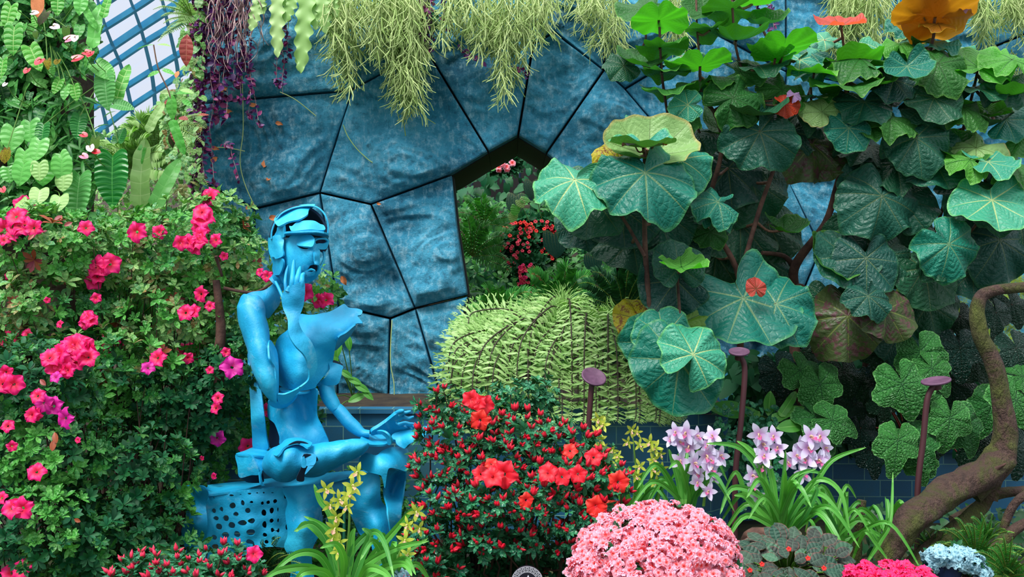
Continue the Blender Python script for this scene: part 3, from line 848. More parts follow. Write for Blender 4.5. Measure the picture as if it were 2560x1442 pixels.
def loft(name, secs, parent, mat='blue', conv=None, Y=None, seg=20, n=5, rough=.05, cap=True, k=None, label=None):
    """tapered rounded limb; secs = (x, y, half width, depth offset, depth half width m)"""
    Y = SY if Y is None else Y; cv = conv or (lambda x, y: (x, y)); k = k or 1.0
    s_ = sm([(*cv(a[0], a[1]), a[2] * k, a[3], a[4]) for a in secs], n)
    V = []; m = len(s_)
    for i in range(m):
        a, b = s_[max(0, i - 1)], s_[min(m - 1, i + 1)]
        t = np.array([b[0] - a[0], b[1] - a[1]]); t /= np.linalg.norm(t) + 1e-9; nn = np.array([-t[1], t[0]])
        for j in range(seg):
            an = 2 * PI * j / seg; r = 1 + rough * noise.noise(Vector((s_[i][0] * .03 + math.cos(an), s_[i][1] * .03 + math.sin(an), 4)))
            o = nn * math.cos(an) * max(.3, s_[i][2]) * r
            V.append(tuple(P(s_[i][0] + o[0], s_[i][1] + o[1], Y + s_[i][3] + math.sin(an) * s_[i][4] * r)))
    mb = MB(); V = np.array(V); mb.add(V, gridfaces(m, seg, True))
    if cap:
        for ring, fl in ((V[:seg], 0), (V[-seg:], 1)):
            c = ring.mean(0); mb.add(np.concatenate([ring, ring * .5 + c * .5, [c]]), np.array([(j, (j + 1) % seg, seg + (j + 1) % seg, seg + j) for j in range(seg)]))
            mb.add(np.concatenate([ring * .5 + c * .5, [c]]), [(j, (j + 1) % seg, seg) for j in range(seg)])
    return mb.build(name, M[mat], parent, label=label)

cH = lambda x, y: (650 + x / 5.767, 490 + y / 5.767)
cT = lambda x, y: (570 + x / 4.241, 700 + y / 4.241)
cL = lambda x, y: (570 + x / 4.923, 940 + y / 4.923)
cB = lambda x, y: (450 + x / 4.197, 1120 + y / 4.197)

st = thing('seated_figure_sculpture', 'bright blue steel sculpture of a thinking seated figure on a perforated bench', 'sculpture', (P(760, 1200, SY).x, SY, .15))

# --- head
def bowl(name, cx, cy, a, b, dep, az, el, mat, parent, dy=0.):
    mb = MB(); V = []; nu, nv = 28, 16
    for i in range(nv + 1):
        e_ = R(el[0] + (el[1] - el[0]) * i / nv)
        for j in range(nu + 1):
            z_ = R(az[0] + (az[1] - az[0]) * j / nu)
            x, y = cH(cx + a * math.cos(z_) * math.cos(e_), cy - b * math.sin(e_))
            V.append(tuple(P(x, y, SY + dy + dep * math.sin(z_) * math.cos(e_))))
    mb.add(V, gridfaces(nv + 1, nu + 1)); o = mb.build(name, M[mat], parent)
    s_ = o.modifiers.new('t', 'SOLIDIFY'); s_.thickness = .01; return o
head = bowl('skull', 565, 600, 428, 470, .16, (0, 180), (0, 88), 'inner', st, .0)  # bowl coloured dark all over, standing in for shade inside the head
mb = MB(); V = []
arc = sm([(150, 620), (160, 500), (215, 360), (300, 245), (430, 175), (560, 140), (700, 128), (800, 140), (880, 185), (945, 260), (985, 360), (997, 460), (985, 590)], 5)
for x, y in arc:
    dx, dy = 565 - x, 600 - y; L = math.hypot(dx, dy)
    for (ro, de) in ((0, .05), (0, -.02), (26, -.022), (26, .05)):
        a_ = cH(x + dx / L * ro, y + dy / L * ro); V.append(tuple(P(a_[0], a_[1], SY + de)))
mb.add(V, gridfaces(len(arc), 4, True)); mb.build('skull_hoop', M['blue'], head)
plate('crown_plate', [(262,440),(208,350),(290,255),(420,180),(560,142),(700,128),(800,132),(720,180),(697,230),(690,270),(640,310),(560,350),(480,365),(400,385),(330,420)],
      [(220,380,-.02),(450,160,.04),(700,130,.03),(480,360,-.085),(690,280,-.06),(560,240,-.05),(300,420,-.07)], head, conv=cH)
plate('temple_plate', [(265,440),(350,400),(362,560),(330,600),(220,580),(250,500)], [(265,440,-.05),(350,410,-.07),(340,580,-.06),(225,575,-.02)], head, conv=cH)
plate('ear_plate', [(130,610),(175,595),(230,565),(330,578),(348,640),(335,760),(342,860),(240,905),(215,880),(165,870),(135,770)], [(135,700,.04),(280,700,-.07),(340,640,-.04),(230,890,-.03),(240,600,-.05)], head, conv=cH)
plate('jaw_plate', [(160,870),(215,860),(260,890),(330,900),(345,1000),(300,1120),(262,1140),(215,1130),(188,1050),(195,960)], [(190,1000,.04),(300,950,-.04),(260,1130,-.01),(230,900,.0)], head, conv=cH)
plate('face_plate', [(338,600),(375,645),(480,560),(640,548),(700,560),(770,600),(800,700),(850,760),(848,880),(845,980),(872,1040),(850,1110),(810,1170),(740,1225),(640,1252),(500,1300),(350,1260),(290,1160),(250,1100),(240,1000),(250,900),(338,860),(325,700)],
      [(338,700,-.03),(480,600,-.06),(640,560,-.08),(770,650,-.13),(790,800,-.165),(800,950,-.16),(850,780,-.10),(848,950,-.09),(600,850,-.11),(400,900,-.06),(250,1000,.0),(300,1150,.01),(500,1100,-.08),(640,1240,-.06),(800,1150,-.10),(690,1010,-.13),(350,1250,.01)],
      head, conv=cH, step=3.5, dent=.003, holes=[[(700,1040),(722,1000),(780,978),(833,990),(838,1060),(800,1115),(760,1140),(690,1150),(665,1120),(645,1085)], [(545,708),(620,730),(712,737),(690,768),(620,762),(565,738)]])
plate('nose', [(765,615),(800,690),(850,760),(850,880),(846,985),(815,992),(785,975),(778,880),(768,740),(745,650)], [(765,620,-.135),(850,780,-.11),(800,860,-.185),(812,970,-.215),(848,960,-.13),(780,960,-.15),(765,740,-.14)], head, conv=cH, step=3)
plate('upper_eyelid', [(540,708),(568,640),(630,575),(720,565),(780,600),(792,660),(760,735),(690,737),(620,730)], [(545,705,-.10),(620,725,-.165),(720,730,-.165),(630,580,-.10),(760,620,-.135)], head, conv=cH)
plate('eye_socket', [(785,640),(830,610),(930,600),(985,640),(975,700),(940,765),(850,765),(800,720)], [(790,650,-.13),(900,610,-.11),(980,650,-.06),(850,760,-.12),(940,760,-.08)], head, conv=cH, holes=[[(793,655),(840,628),(930,628),(966,658),(920,682),(850,680),(805,690)]], step=3)
plate('socket_shadow_plate', [(780,640),(840,600),(980,620),(990,700),(940,800),(890,810),(850,770)], [(800,650,-.04),(980,650,-.03),(900,800,-.04)], head, mat='inner', conv=cH)
plate('brow_crest', [(430,440),(470,440),(540,380),(620,365),(720,360),(790,370),(860,410),(915,430),(935,490),(840,500),(740,490),(600,500),(470,512),(440,480)], [(430,450,-.08),(620,370,-.09),(700,480,-.125),(900,450,-.06),(480,500,-.11)], head, conv=cH)
plate('brow_band', [(350,535),(430,520),(700,508),(850,512),(975,545),(972,592),(850,562),(700,545),(520,552),(400,562)], [(350,545,-.05),(600,530,-.12),(850,540,-.11),(970,570,-.04)], head, conv=cH)
plate('lips', [(638,1090),(690,1058),(740,1048),(798,1078),(782,1130),(720,1143),(670,1122)], [(640,1090,-.13),(740,1060,-.17),(790,1090,-.15),(720,1140,-.15)], head, conv=cH, holes=[[(697,1086),(740,1068),(782,1084),(750,1098)]], step=3)
plate('inside_shade_plate', [(420,600),(760,600),(850,950),(860,1090),(760,1190),(560,1180),(420,900)], [(420,600,.03),(850,950,.0),(600,1180,.02)], head, mat='inner', conv=cH)  # dark sheet behind mouth and eye, painting in the shade of the hollow head
mb = MB(); tube(mb, [tuple(P(*cH(x, y), SY + d)) for x, y, d in ((915,800,-.06),(922,900,-.07),(890,990,-.08),(860,1040,-.09))], .005, 8); mb.build('cheek_wire', M['blue'], head)
# --- neck, shoulder
plate('shoulder_plate', [(590,10),(505,15),(440,75),(370,115),(250,130),(165,175),(200,260),(330,262),(375,245),(410,400),(490,320),(545,240),(552,130),(590,100)],
      [(250,150,.0),(180,230,-.02),(370,120,.03),(560,60,.06),(350,250,-.02),(410,390,.1),(540,240,.1),(450,150,.03)], st, conv=cT)
mb = MB(); tube(mb, [tuple(P(*cT(x, y), SY + d)) for x, y, d in ((505,20,-.02),(540,90,-.05),(582,185,-.08))], .007, 8); mb.build('collar_wire', M['blue'], st)
mb = MB(); tube(mb, [tuple(P(*cH(x, y), SY + d)) for x, y, d in ((300,1130,.03),(260,1200,.05),(200,1260,.05))], .03, 12); tube(mb, [tuple(P(*cH(x, y), SY + d)) for x, y, d in ((340,1180,.03),(330,1240,.05),(260,1310,.05))], .018, 12); mb.build('neck', M['blue'], st)
# --- left arm
k = 1 / 4.241
arm = loft('upper_arm', [(215,150,30,-.02,.03),(215,175,90,-.02,.06),(237,260,145,-.03,.09),(250,400,150,-.05,.10),(295,560,145,-.07,.10),(328,700,130,-.09,.10),(360,850,132,-.11,.095),(402,1000,120,-.13,.085),(440,1130,95,-.14,.07),(475,1230,60,-.14,.05),(490,1285,30,-.14,.03)], st, conv=cT, k=k, rough=.08)
plate('arm_flap', [(430,640),(480,690),(520,800),(530,1030),(525,1250),(500,1280),(495,960),(455,870),(432,800)], [(430,700,-.16),(520,850,-.10),(530,1200,-.12),(490,1000,-.2)], arm, conv=cT)
plate('elbow_cap', [(425,1280),(470,1262),(525,1255),(560,1300),(640,1290),(740,1195),(700,1270),(600,1350),(500,1345),(445,1315)], [(430,1290,-.10),(525,1260,-.15),(600,1340,-.06),(700,1250,-.08)], arm, conv=cT)
fore = plate('forearm', [(572,190),(598,110),(640,70),(700,50),(808,20),(806,220),(790,300),(752,400),(750,460),(790,550),(868,640),(915,740),(937,850),(930,950),(850,1070),(740,1190),(650,1285),(585,1312),(540,1300),(525,1250),(530,1205),(600,1205),(700,1165),(790,1110),(850,1050),(855,960),(830,850),(790,780),(720,710),(660,620),(636,540),(632,420),(592,320),(576,240)],
      [(590,150,-.19),(700,150,-.215),(800,150,-.20),(600,300,-.19),(690,430,-.22),(640,560,-.25),(790,560,-.20),(720,700,-.26),(880,680,-.19),(830,850,-.23),(930,850,-.16),(850,1000,-.2),(740,1170,-.18),(600,1210,-.17),(600,1300,-.13),(535,1270,-.15)], st, conv=cT, step=4)
hand = thing('hand', None, None, Vector(P(735, 740, SY - .2)) - st.location); hand.parent = st
def finger(name, pts, r, par, conv=cH, Y=None, rr=None):
    mb = MB(); Y = SY if Y is None else Y
    q = [tuple(P(*conv(p[0], p[1]), Y + p[2])) for p in pts]
    tube(mb, q, rr or [r * 1.25, r * 1.05, r * .95, r * .9, r * .85, r * .45], 12, n=6); mb.build(name, M['blue'], par)
for nm, pts, r in (('finger', [(385,1420,-.19),(364,1250,-.185),(376,1130,-.15),(405,1005,-.12)], .0072), ('finger', [(455,1420,-.19),(465,1220,-.20),(476,1080,-.165),(491,925,-.14)], .0112),
                   ('finger', [(520,1420,-.19),(530,1220,-.2),(552,1130,-.18),(582,1022,-.15)], .0115), ('finger', [(598,1420,-.185),(603,1240,-.2),(608,1160,-.18),(640,1110,-.17)], .0122)):
    finger(nm, pts, r, hand)
finger('thumb', [(400,1370,-.2),(415,1330,-.2),(440,1300,-.2)], .010, hand)
# --- chest, back strip, waist
plate('chest_plate', [(765,368),(880,377),(1000,358),(1100,332),(1215,265),(1250,268),(1285,298),(1370,308),(1422,330),(1412,372),(1372,388),(1425,458),(1350,468),(1250,550),(1165,605),(1130,720),(1105,880),(1060,960),(940,1100),(918,1138),(780,1165),(640,1150),(532,1098),(520,1030),(522,900),(508,700),(550,600),(640,530),(700,440)],
      [(510,720,.03),(530,1050,.02),(640,900,-.09),(760,700,-.10),(760,1000,-.13),(900,500,-.08),(1000,700,-.09),(1110,850,.0),(940,1090,-.06),(1300,380,.02),(1400,350,.05),(1170,520,-.06),(1200,320,.06),(640,560,-.02),(800,380,.02),(800,1140,-.09)], st, conv=cT, dent=.012, step=4)
plate('chest_fold', [(1165,605),(1250,550),(1350,468),(1310,560),(1240,640),(1130,740)], [(1200,600,-.05),(1330,500,.0),(1150,700,.05)], st, conv=cT)
plate('back_strip', [(621,880),(637,936),(648,969),(655,985),(666,1082),(671,1122),(636,1122),(631,1082),(627,1001),(622,940)], [(622,900,.06),(650,980,.02),(640,1050,.0),(668,1100,.04),(632,1080,.05)], st)
plate('waist_plate', [(503,330),(580,360),(680,365),(800,245),(905,195),(1085,150),(1092,300),(1092,480),(1150,600),(1200,700),(1240,825),(1120,845),(1000,832),(900,790),(780,790),(650,840),(640,740),(590,600),(560,560),(500,500)],
      [(505,400,.05),(580,580,.0),(700,450,-.07),(800,650,-.08),(950,350,.03),(960,550,.02),(1085,300,-.05),(1100,600,-.04),(1220,800,-.04),(900,780,-.09),(660,820,-.05)], st, conv=cL)
plate('waist_inside_shade', [(500,480),(600,480),(680,600),(680,850),(510,850),(520,600)], [(500,500,.08),(680,600,.06),(600,850,.08)], st, mat='inner', conv=cL)  # dark backing sheet: shade of the hollow waist put into its colour
plate('chest_inside_shade', [(560,60),(800,120),(1000,190),(800,330),(600,330),(560,200)], [(560,100,.06),(900,200,.05),(600,300,.06)], st, mat='inner', conv=cL)  # dark sheet behind the chest opening, its shade painted in
plate('rib_wire', [(640,150),(740,160),(760,180),(900,190),(1020,180),(960,205),(800,215),(660,200)], [(640,170,-.03),(1020,190,-.05),(800,200,-.08)], st, conv=cL, thick=.008)
# --- right arm
plate('sleeve_band', [(1085,875),(1215,908),(1210,960),(1198,1025),(1162,1100),(1080,1112),(950,1120),(962,1080),(1050,1020),(1080,950)], [(1100,900,-.02),(1215,950,-.03),(1160,1090,-.03),(960,1110,.0),(1080,1020,-.05)], st, conv=cT)
plate('sleeve_back', [(1085,875),(1130,858),(1215,905),(1160,915),(1090,885)], [(1085,878,.02),(1215,905,.05),(1130,860,.06)], st, mat='inner', conv=cT)
kl = 1 / 4.923
loft('upper_arm', [(1200,80,85,.02,.04),(1205,130,98,.02,.05),(1235,240,95,.01,.05),(1290,340,88,.0,.05),(1330,400,72,-.01,.04)], st, conv=cL, k=kl)
loft('forearm', [(1300,370,70,.0,.04),(1370,430,82,-.01,.045),(1470,545,85,-.03,.045),(1560,630,80,-.04,.04),(1650,700,62,-.05,.035),(1740,710,48,-.06,.03)], st, conv=cL, k=kl)
rh = plate('hand', [(1765,662),(1850,610),(1950,540),(2050,460),(2120,422),(2168,430),(2160,475),(2090,530),(2055,565),(2140,600),(2230,625),(2270,650),(2180,690),(2020,715),(1850,700),(1760,715)], [(1770,680,-.06),(1950,560,-.06),(2130,440,-.08),(2050,620,-.02),(2200,650,.0)], st, conv=cL, thick=.016)
for pts in ([(2100,480,-.08),(2150,455,-.08),(2195,448,-.08),(2252,430,-.08)], [(2075,550,-.05),(2150,505,-.06),(2220,518,-.07),(2288,497,-.07)], [(2110,600,-.02),(2180,578,-.03),(2240,590,-.04),(2298,588,-.05)], [(2150,630,-.0),(2220,605,-.01),(2270,612,-.02),(2308,630,-.03)]):
    finger('finger', pts, .0085, rh, cL)
finger('thumb', [(2060,470,-.07),(2110,435,-.09),(2165,425,-.1)], .010, rh, cL)
# --- crossed leg
leg = loft('crossed_leg', [(420,1120,40,-.08,.03),(470,1110,120,-.10,.07),(560,1090,195,-.12,.10),(680,1070,232,-.13,.12),(800,1050,222,-.13,.12),(900,1045,205,-.12,.11),(1020,1045,205,-.11,.11),(1150,1010,190,-.11,.10),(1300,965,165,-.11,.09),(1450,915,138,-.11,.08),(1580,880,115,-.11,.07),(1680,845,78,-.11,.05),(1725,820,30,-.11,.03)], st, conv=cL, k=kl, rough=.12, seg=28)
plate('thigh_flap', [(560,960),(600,880),(660,840),(720,785),(850,765),(950,790),(1035,832),(985,888),(920,850),(850,830),(760,850),(690,890),(640,960),(600,990)], [(580,950,-.2),(720,800,-.14),(850,770,-.12),(1020,835,-.18),(850,825,-.22),(640,950,-.25)], leg, conv=cL)
plate('thigh_gap_shade', [(740,850),(830,800),(930,805),(1000,840),(940,845),(850,826)], [(740,850,-.235),(1000,840,-.2),(850,810,-.225)], leg, mat='inner', conv=cL, thick=.004)  # dark sheet on the leg, painting the shade of an opening
plate('knee_bracket', [(930,968),(1070,962),(1085,1040),(1062,1092),(1020,1100),(960,1098)], [(930,970,-.24),(1080,1040,-.245),(960,1090,-.25)], leg, conv=cL)
plate('knee_gap_shade', [(905,1110),(935,960),(1100,1000),(1060,1110),(950,1200),(930,1290),(840,1270)], [(905,1100,-.236),(1100,1000,-.226),(930,1290,-.2)], leg, mat='inner', conv=cL, thick=.004)  # dark sheet under the knee plates, gap shade put into the colour
plate('knee_spike', [(990,1100),(1062,1095),(1010,1150),(945,1210)], [(1000,1100,-.25),(945,1200,-.26)], leg, conv=cL)
plate('knee_fin', [(932,970),(965,1112),(905,1112)], [(932,970,-.25),(965,1110,-.25),(905,1110,-.25)], leg, conv=cL)
plate('heel_bowl', [(1630,760),(1780,712),(1850,700),(1920,750),(1975,800),(1945,845),(1850,855),(1740,850),(1690,820)], [(1640,770,-.1),(1780,715,.04),(1900,740,.04),(1950,830,-.06),(1800,850,-.1)], leg, conv=cL)
plate('heel_strap', [(1770,695),(1850,668),(1930,680),(1990,730),(2018,800),(2005,842),(1972,832),(1960,770),(1910,712),(1840,702)], [(1780,695,.0),(1850,675,-.08),(1990,750,-.12),(2000,830,-.1)], leg, conv=cL)
plate('foot', [(2010,745),(2060,715),(2150,698),(2250,680),(2340,655),(2442,640),(2440,700),(2400,765),(2300,800),(2240,832),(2190,885),(2130,875),(2075,845),(2060,800),(2030,790)], [(2020,760,-.05),(2200,690,.0),(2430,650,.02),(2400,750,-.04),(2250,760,-.1),(2180,870,-.05)], leg, conv=cL, thick=.02)
# --- folded hip box
plate('hip_plate', [(98,972),(170,955),(282,965),(330,1040),(395,1200),(290,1215),(150,1242),(125,1100)], [(100,980,-.03),(280,970,-.08),(390,1190,-.10),(150,1230,-.03),(220,1100,-.07)], st, conv=cL)
plate('hip_side', [(278,985),(400,990),(540,990),(460,1080),(405,1210),(425,1320),(450,1345),(400,1340),(380,1200),(335,1060)], [(285,990,-.085),(520,995,-.02),(400,1200,-.1),(440,1340,-.1)], st, conv=cL)
plate('hip_top', [(98,968),(200,930),(330,880),(490,878),(555,940),(530,992),(400,992),(285,985)], [(110,965,-.03),(340,880,.12),(490,880,.12),(540,980,.0),(290,985,-.09)], st, conv=cL)
plate('hip_underside', [(160,1245),(400,1200),(440,1250),(420,1300),(250,1300),(200,1270)], [(160,1245,.0),(400,1210,.02),(300,1290,.06)], st, mat='inner', conv=cL)  # underside shade painted into the dark colour
# --- right knee and shin
plate('knee_plate', [(1890,110),(1960,52),(2060,80),(2120,35),(2230,-5),(2385,15),(2378,140),(2372,242),(2290,225),(2205,208),(2175,245),(2150,420),(2120,300),(2080,272),(1980,250),(1900,200)],
      [(1890,120,-.02),(2060,90,-.1),(2230,0,.0),(2380,40,.0),(2370,230,-.03),(2200,190,-.12),(2150,380,-.12),(1980,240,-.08),(2080,200,-.13)], st, conv=cB)
plate('shin_plate', [(2160,240),(2200,215),(2290,225),(2372,240),(2345,480),(2315,740),(2375,765),(2300,810),(2262,920),(2230,1000),(2180,720),(2172,620),(2140,480),(2150,350)],
      [(2160,260,-.1),(2270,300,.07),(2370,260,.0),(2340,480,-.02),(2230,500,.06),(2170,600,-.1),(2310,740,-.06),(2230,960,-.08),(2370,770,-.02)], st, conv=cB)
# --- bench
bench = thing('bench', None, None, Vector(P(700, 1300, SY)) - st.location); bench.parent = st
plate('corner_fold', [(58,402),(160,388),(258,402),(300,485),(272,600),(283,800),(268,1030),(170,1030),(78,1062),(18,890),(72,720),(60,560)],
      [(20,890,.06),(70,450,.04),(150,800,-.10),(170,450,-.07),(280,600,-.02),(275,950,.0),(80,1050,.02)], bench, conv=cB)
def blob(x, y, r, ry=None, s=0):
    rnd = random.Random(int(x * 7 + y)); ry = ry or r
    return [(x + math.cos(a) * r * rnd.uniform(.85, 1.12), y + math.sin(a) * ry * rnd.uniform(.85, 1.12)) for a in np.linspace(0, 2 * PI, 7)[:-1]]
HO = [(360,520,7,7),(543,495,20,11),(640,482,8,5),(730,476,16,9),(812,468,10,6),(880,465,9,9),(970,463,12,6),(1105,500,14,24),
      (555,600,28,30),(660,572,17,27),(752,565,15,14),(865,575,13,18),(925,568,18,18),(998,556,17,21),(360,656,22,23),(438,640,18,24),
      (712,652,25,27),(590,692,23,22),(882,676,21,34),(962,652,19,28),(1026,640,6,22),(382,735,24,20),(486,732,28,30),(412,823,32,30),(546,805,32,30),
      (655,782,38,28),(752,762,32,24),(888,800,21,34),(960,762,18,24),(1028,755,9,20),(358,932,26,26),(478,910,32,30),(603,902,30,32),(745,878,40,32),
      (892,910,22,22),(372,1032,33,28),(483,1008,33,26),(603,1008,34,32),(665,1058,32,16),(910,980,20,20),(980,946,15,18),(1036,942,7,12),(1120,825,10,28)]
holes = [blob(h[0], h[1], h[2] * 1.15, h[3] * 1.15) for h in HO] + [[(695,970),(720,950),(770,975),(790,1020),(840,1035),(845,1052),(800,1050),(762,1055),(765,1010),(710,1000)], [(955,840),(975,835),(990,858),(1015,858),(1030,838),(1042,850),(1040,880),(1022,882),(1008,868),(990,868),(975,882),(958,875)]]
plate('perforated_panel', [(268,600),(285,540),(310,490),(450,468),(600,450),(800,432),(1000,412),(1090,425),(1140,560),(1150,800),(1140,1025),(1000,1030),(860,1045),(700,1110),(560,1172),(380,1162),(180,1170),(80,1130),(72,1060),(160,1035),(268,1025),(278,800)],
      [(270,600,-.0),(310,500,-.01),(600,480,-.03),(1000,430,-.02),(1120,700,.01),(700,800,-.03),(400,900,-.02),(150,1100,-.0),(560,1160,-.01),(1000,1020,.01)], bench, conv=cB, holes=holes, step=4, dent=.010)
plate('seat', [(255,402),(480,372),(735,348),(900,330),(1200,300),(1500,270),(1980,235),(1990,258),(1830,292),(1450,388),(1090,415),(1000,414),(800,434),(600,452),(310,495),(280,450)],
      [(260,405,.02),(735,350,.28),(1200,300,.34),(1980,240,.34),(1830,292,-.0),(1450,388,-.02),(1000,414,-.02),(600,452,-.03),(310,492,-.02),(900,380,.1)], bench, conv=cB)
plate('front_leg', [(1085,428),(1250,400),(1440,386),(1468,500),(1475,620),(1490,760),(1480,870),(1405,1000),(1380,1100),(1385,1250),(1395,1480),(1165,1480),(1172,1250),(1158,1140),(1100,1030),(1138,900),(1112,680),(1135,560)],
      [(1100,440,-.02),(1440,400,-.02),(1250,560,-.08),(1120,650,-.02),(1300,850,-.13),(1480,800,.0),(1140,900,-.03),(1280,1100,-.08),(1170,1300,-.0),(1390,1300,.0),(1280,1350,-.07)], bench, conv=cB)
plate('side_leg', [(1438,386),(1620,340),(1800,292),(1990,258),(2092,300),(2100,520),(2172,640),(2232,850),(2275,1000),(2262,1200),(2240,1480),(2055,1480),(2035,1150),(1992,960),(1890,900),(1810,725),(1745,640),(1600,628),(1470,620)],
      [(1450,400,-.02),(1800,300,.0),(1990,270,-.03),(2090,320,-.05),(1600,600,.0),(1900,600,-.08),(2000,500,-.09),(2100,600,-.02),(2050,800,-.10),(2260,1000,.02),(1900,880,.0),(2130,1000,-.08),(2130,1400,-.06),(1480,610,.0)], bench, conv=cB)
plate('back_panel', [(330,560),(1100,480),(1460,480),(1740,560),(1740,640),(1460,640),(1130,1000),(900,1010),(860,700),(700,560)], [(330,560,.3),(1740,560,.3),(1100,1000,.3)], bench, mat='inner', conv=cB)
# ------------------------------------------------------------------ big round-leaved shrubs
LB = [leafB(seed=11, wave=.11, cup=-.15, kw=5), leafB(seed=12, wave=.15, cup=-.3, kw=6, asp=1.12, nw=.2), leafB(seed=13, wave=.17, cup=-.05, kw=4, asp=1.18, notch=.6),
      leafB(seed=14, wave=.10, cup=.4, kw=4, asp=1.3), leafB(seed=15, wave=.14, cup=-.4, kw=7, asp=1.08, notch=.65, nw=.2), leafB(seed=16, wave=.2, cup=.1, kw=5, asp=1.1, droop=.5), leafB(seed=17, wave=.13, cup=.25, kw=5, notch=.35, nw=.14, asp=1.35), leafB(seed=18, wave=.16, cup=.1, kw=4, notch=.4, nw=.12, asp=1.3)]
LBM = [tmesh(t, 'round_leaf_shape') for t in LB]
for me in LBM: me.materials.append(M['teal'])

def nearest_on(pt, lines):
    best = None
    for L in lines:
        for i in range(len(L) - 1):
            a, b = Vector(L[i]), Vector(L[i + 1]); ab = b - a
            t = max(0, min(1, (pt - a).dot(ab) / max(1e-9, ab.length_squared))); q = a + ab * t
            d = (q - pt).length
            if best is None or d < best[0]: best = (d, q)
    return best

rndL = random.Random(5)
def bigleaf(root, lines, px, py, Y, dpx, a, pitch, mat, var=None, yaw=0, stalk='stalk', sq=1.0, lab=None, petiole=True):
    c = P(px, py, Y); d = dpx * Y / F
    var = rndL.randrange(len(LBM)) if var is None else var
    if mat in ('bright', 'pinkleaf', 'orange') and pitch > 60: var = 6 + int(px) % 2
    Mx = Matrix.Translation(c) @ leafrot(a + rndL.uniform(-8, 8), pitch + rndL.uniform(-5, 5), yaw + rndL.uniform(-12, 12)) @ Matrix.Diagonal((d * sq, d, d, 1))
    o = place('leaf', LBM[var], Mx, root, [M[mat]])
    if lab: o['label'] = lab
    if petiole:
        n = nearest_on(c, lines)
        if n and n[0] > .02:
            nrm = (Mx.to_3x3() @ Vector((0, 0, 1))).normalized()
            s_ = n[1]; mid = (s_ + c) / 2 - nrm * n[0] * .18 + Vector((0, .02, .0))
            mb = MB(); r = max(.004, min(.008, d * .03))
            V, Fa, UV = tube_arr(sm([tuple(s_), tuple(mid), tuple(c - nrm * .002)], 5), [r * 1.2, r, r * .9], 7)
            # local to the leaf's own frame
            Vi = (np.array(Mx.inverted())[:3, :3] @ V.T).T + np.array(Mx.inverted().translation)
            mb.add(Vi, Fa, UV); p = mb.build('petiole', M[stalk]); p.parent = o
    return o

def shrub(name, label, cat, base, branches, group=None, mat='bark'):
    t = thing(name, label, cat, base, group)
    lines = []
    for pts, r in branches:
        q = sm([tuple(P(*p)) for p in pts], 5); lines.append([tuple(v) for v in q])
        mb = MB(); tube(mb, q, r, 10, mat=0, rough=.12, smooth=False)
        mb.build('branch', M[mat], t)
    return t, lines

bushA, LA = shrub('round_leaf_shrub', 'low round-leaved shrub with big pale teal leaves right of the doorway in the stone wall', 'shrub', tuple(P(1640, 1000, 4.9)),
   [([(1640,1010,4.95),(1625,800,4.95),(1612,600,4.9),(1612,432,4.8),(1612,365,4.8)], [.014,.012,.008]), ([(1612,640,4.9),(1540,520,4.9),(1480,480,4.85),(1437,450,4.8)], [.009,.006]),
    ([(1640,1010,4.95),(1690,960,4.9),(1700,905,4.8),(1735,885,4.7)], [.012,.007]), ([(1700,905,4.85),(1700,800,4.9),(1692,665,4.9)], [.009,.006])])
for r in [
 (1625,385,4.86,190,5,42,'palegreen',3), (1545,400,4.9,120,-80,20,'yellow',0), (1700,400,4.95,170,80,25,'tealpale',1),
 (1437,450,4.78,200,205,38,'tealpale',1), (1613,432,4.7,235,180,32,'teal',1), (1608,368,4.74,130,190,78,'tealpale',3), (1585,358,4.7,56,-90,80,'violet',0), (1640,357,4.7,50,90,82,'redleaf',0),
 (1480,485,4.95,205,185,20,'tealdark',0), (1555,520,5.05,190,170,15,'tealdark',2), (1650,530,5.1,170,160,20,'tealdark',1), (1450,560,5.1,130,200,30,'tealdark',0), (1580,600,5.2,180,180,25,'tealdark',2), (1700,585,5.2,170,170,20,'tealdark',0),(1640,480,5.2,160,90,40,'green',1),
 (1690,700,4.95,175,-90,10,'tealdark',2), (1698,668,4.85,135,0,14,'tealdark',0), (1704,668,4.75,128,95,72,'bright',3),
 (1645,860,4.9,170,-40,10,'teal',0), (1600,800,5.0,130,-20,25,'yellow',0), (1695,815,4.95,165,5,20,'ygreen',1), (1660,840,4.85,140,-10,30,'tealpale',2),
 (1698,900,4.72,245,195,10,'teal',0), (1733,886,4.6,165,20,28,'tealpale',1)]:
    bigleaf(bushA, LA, *r)

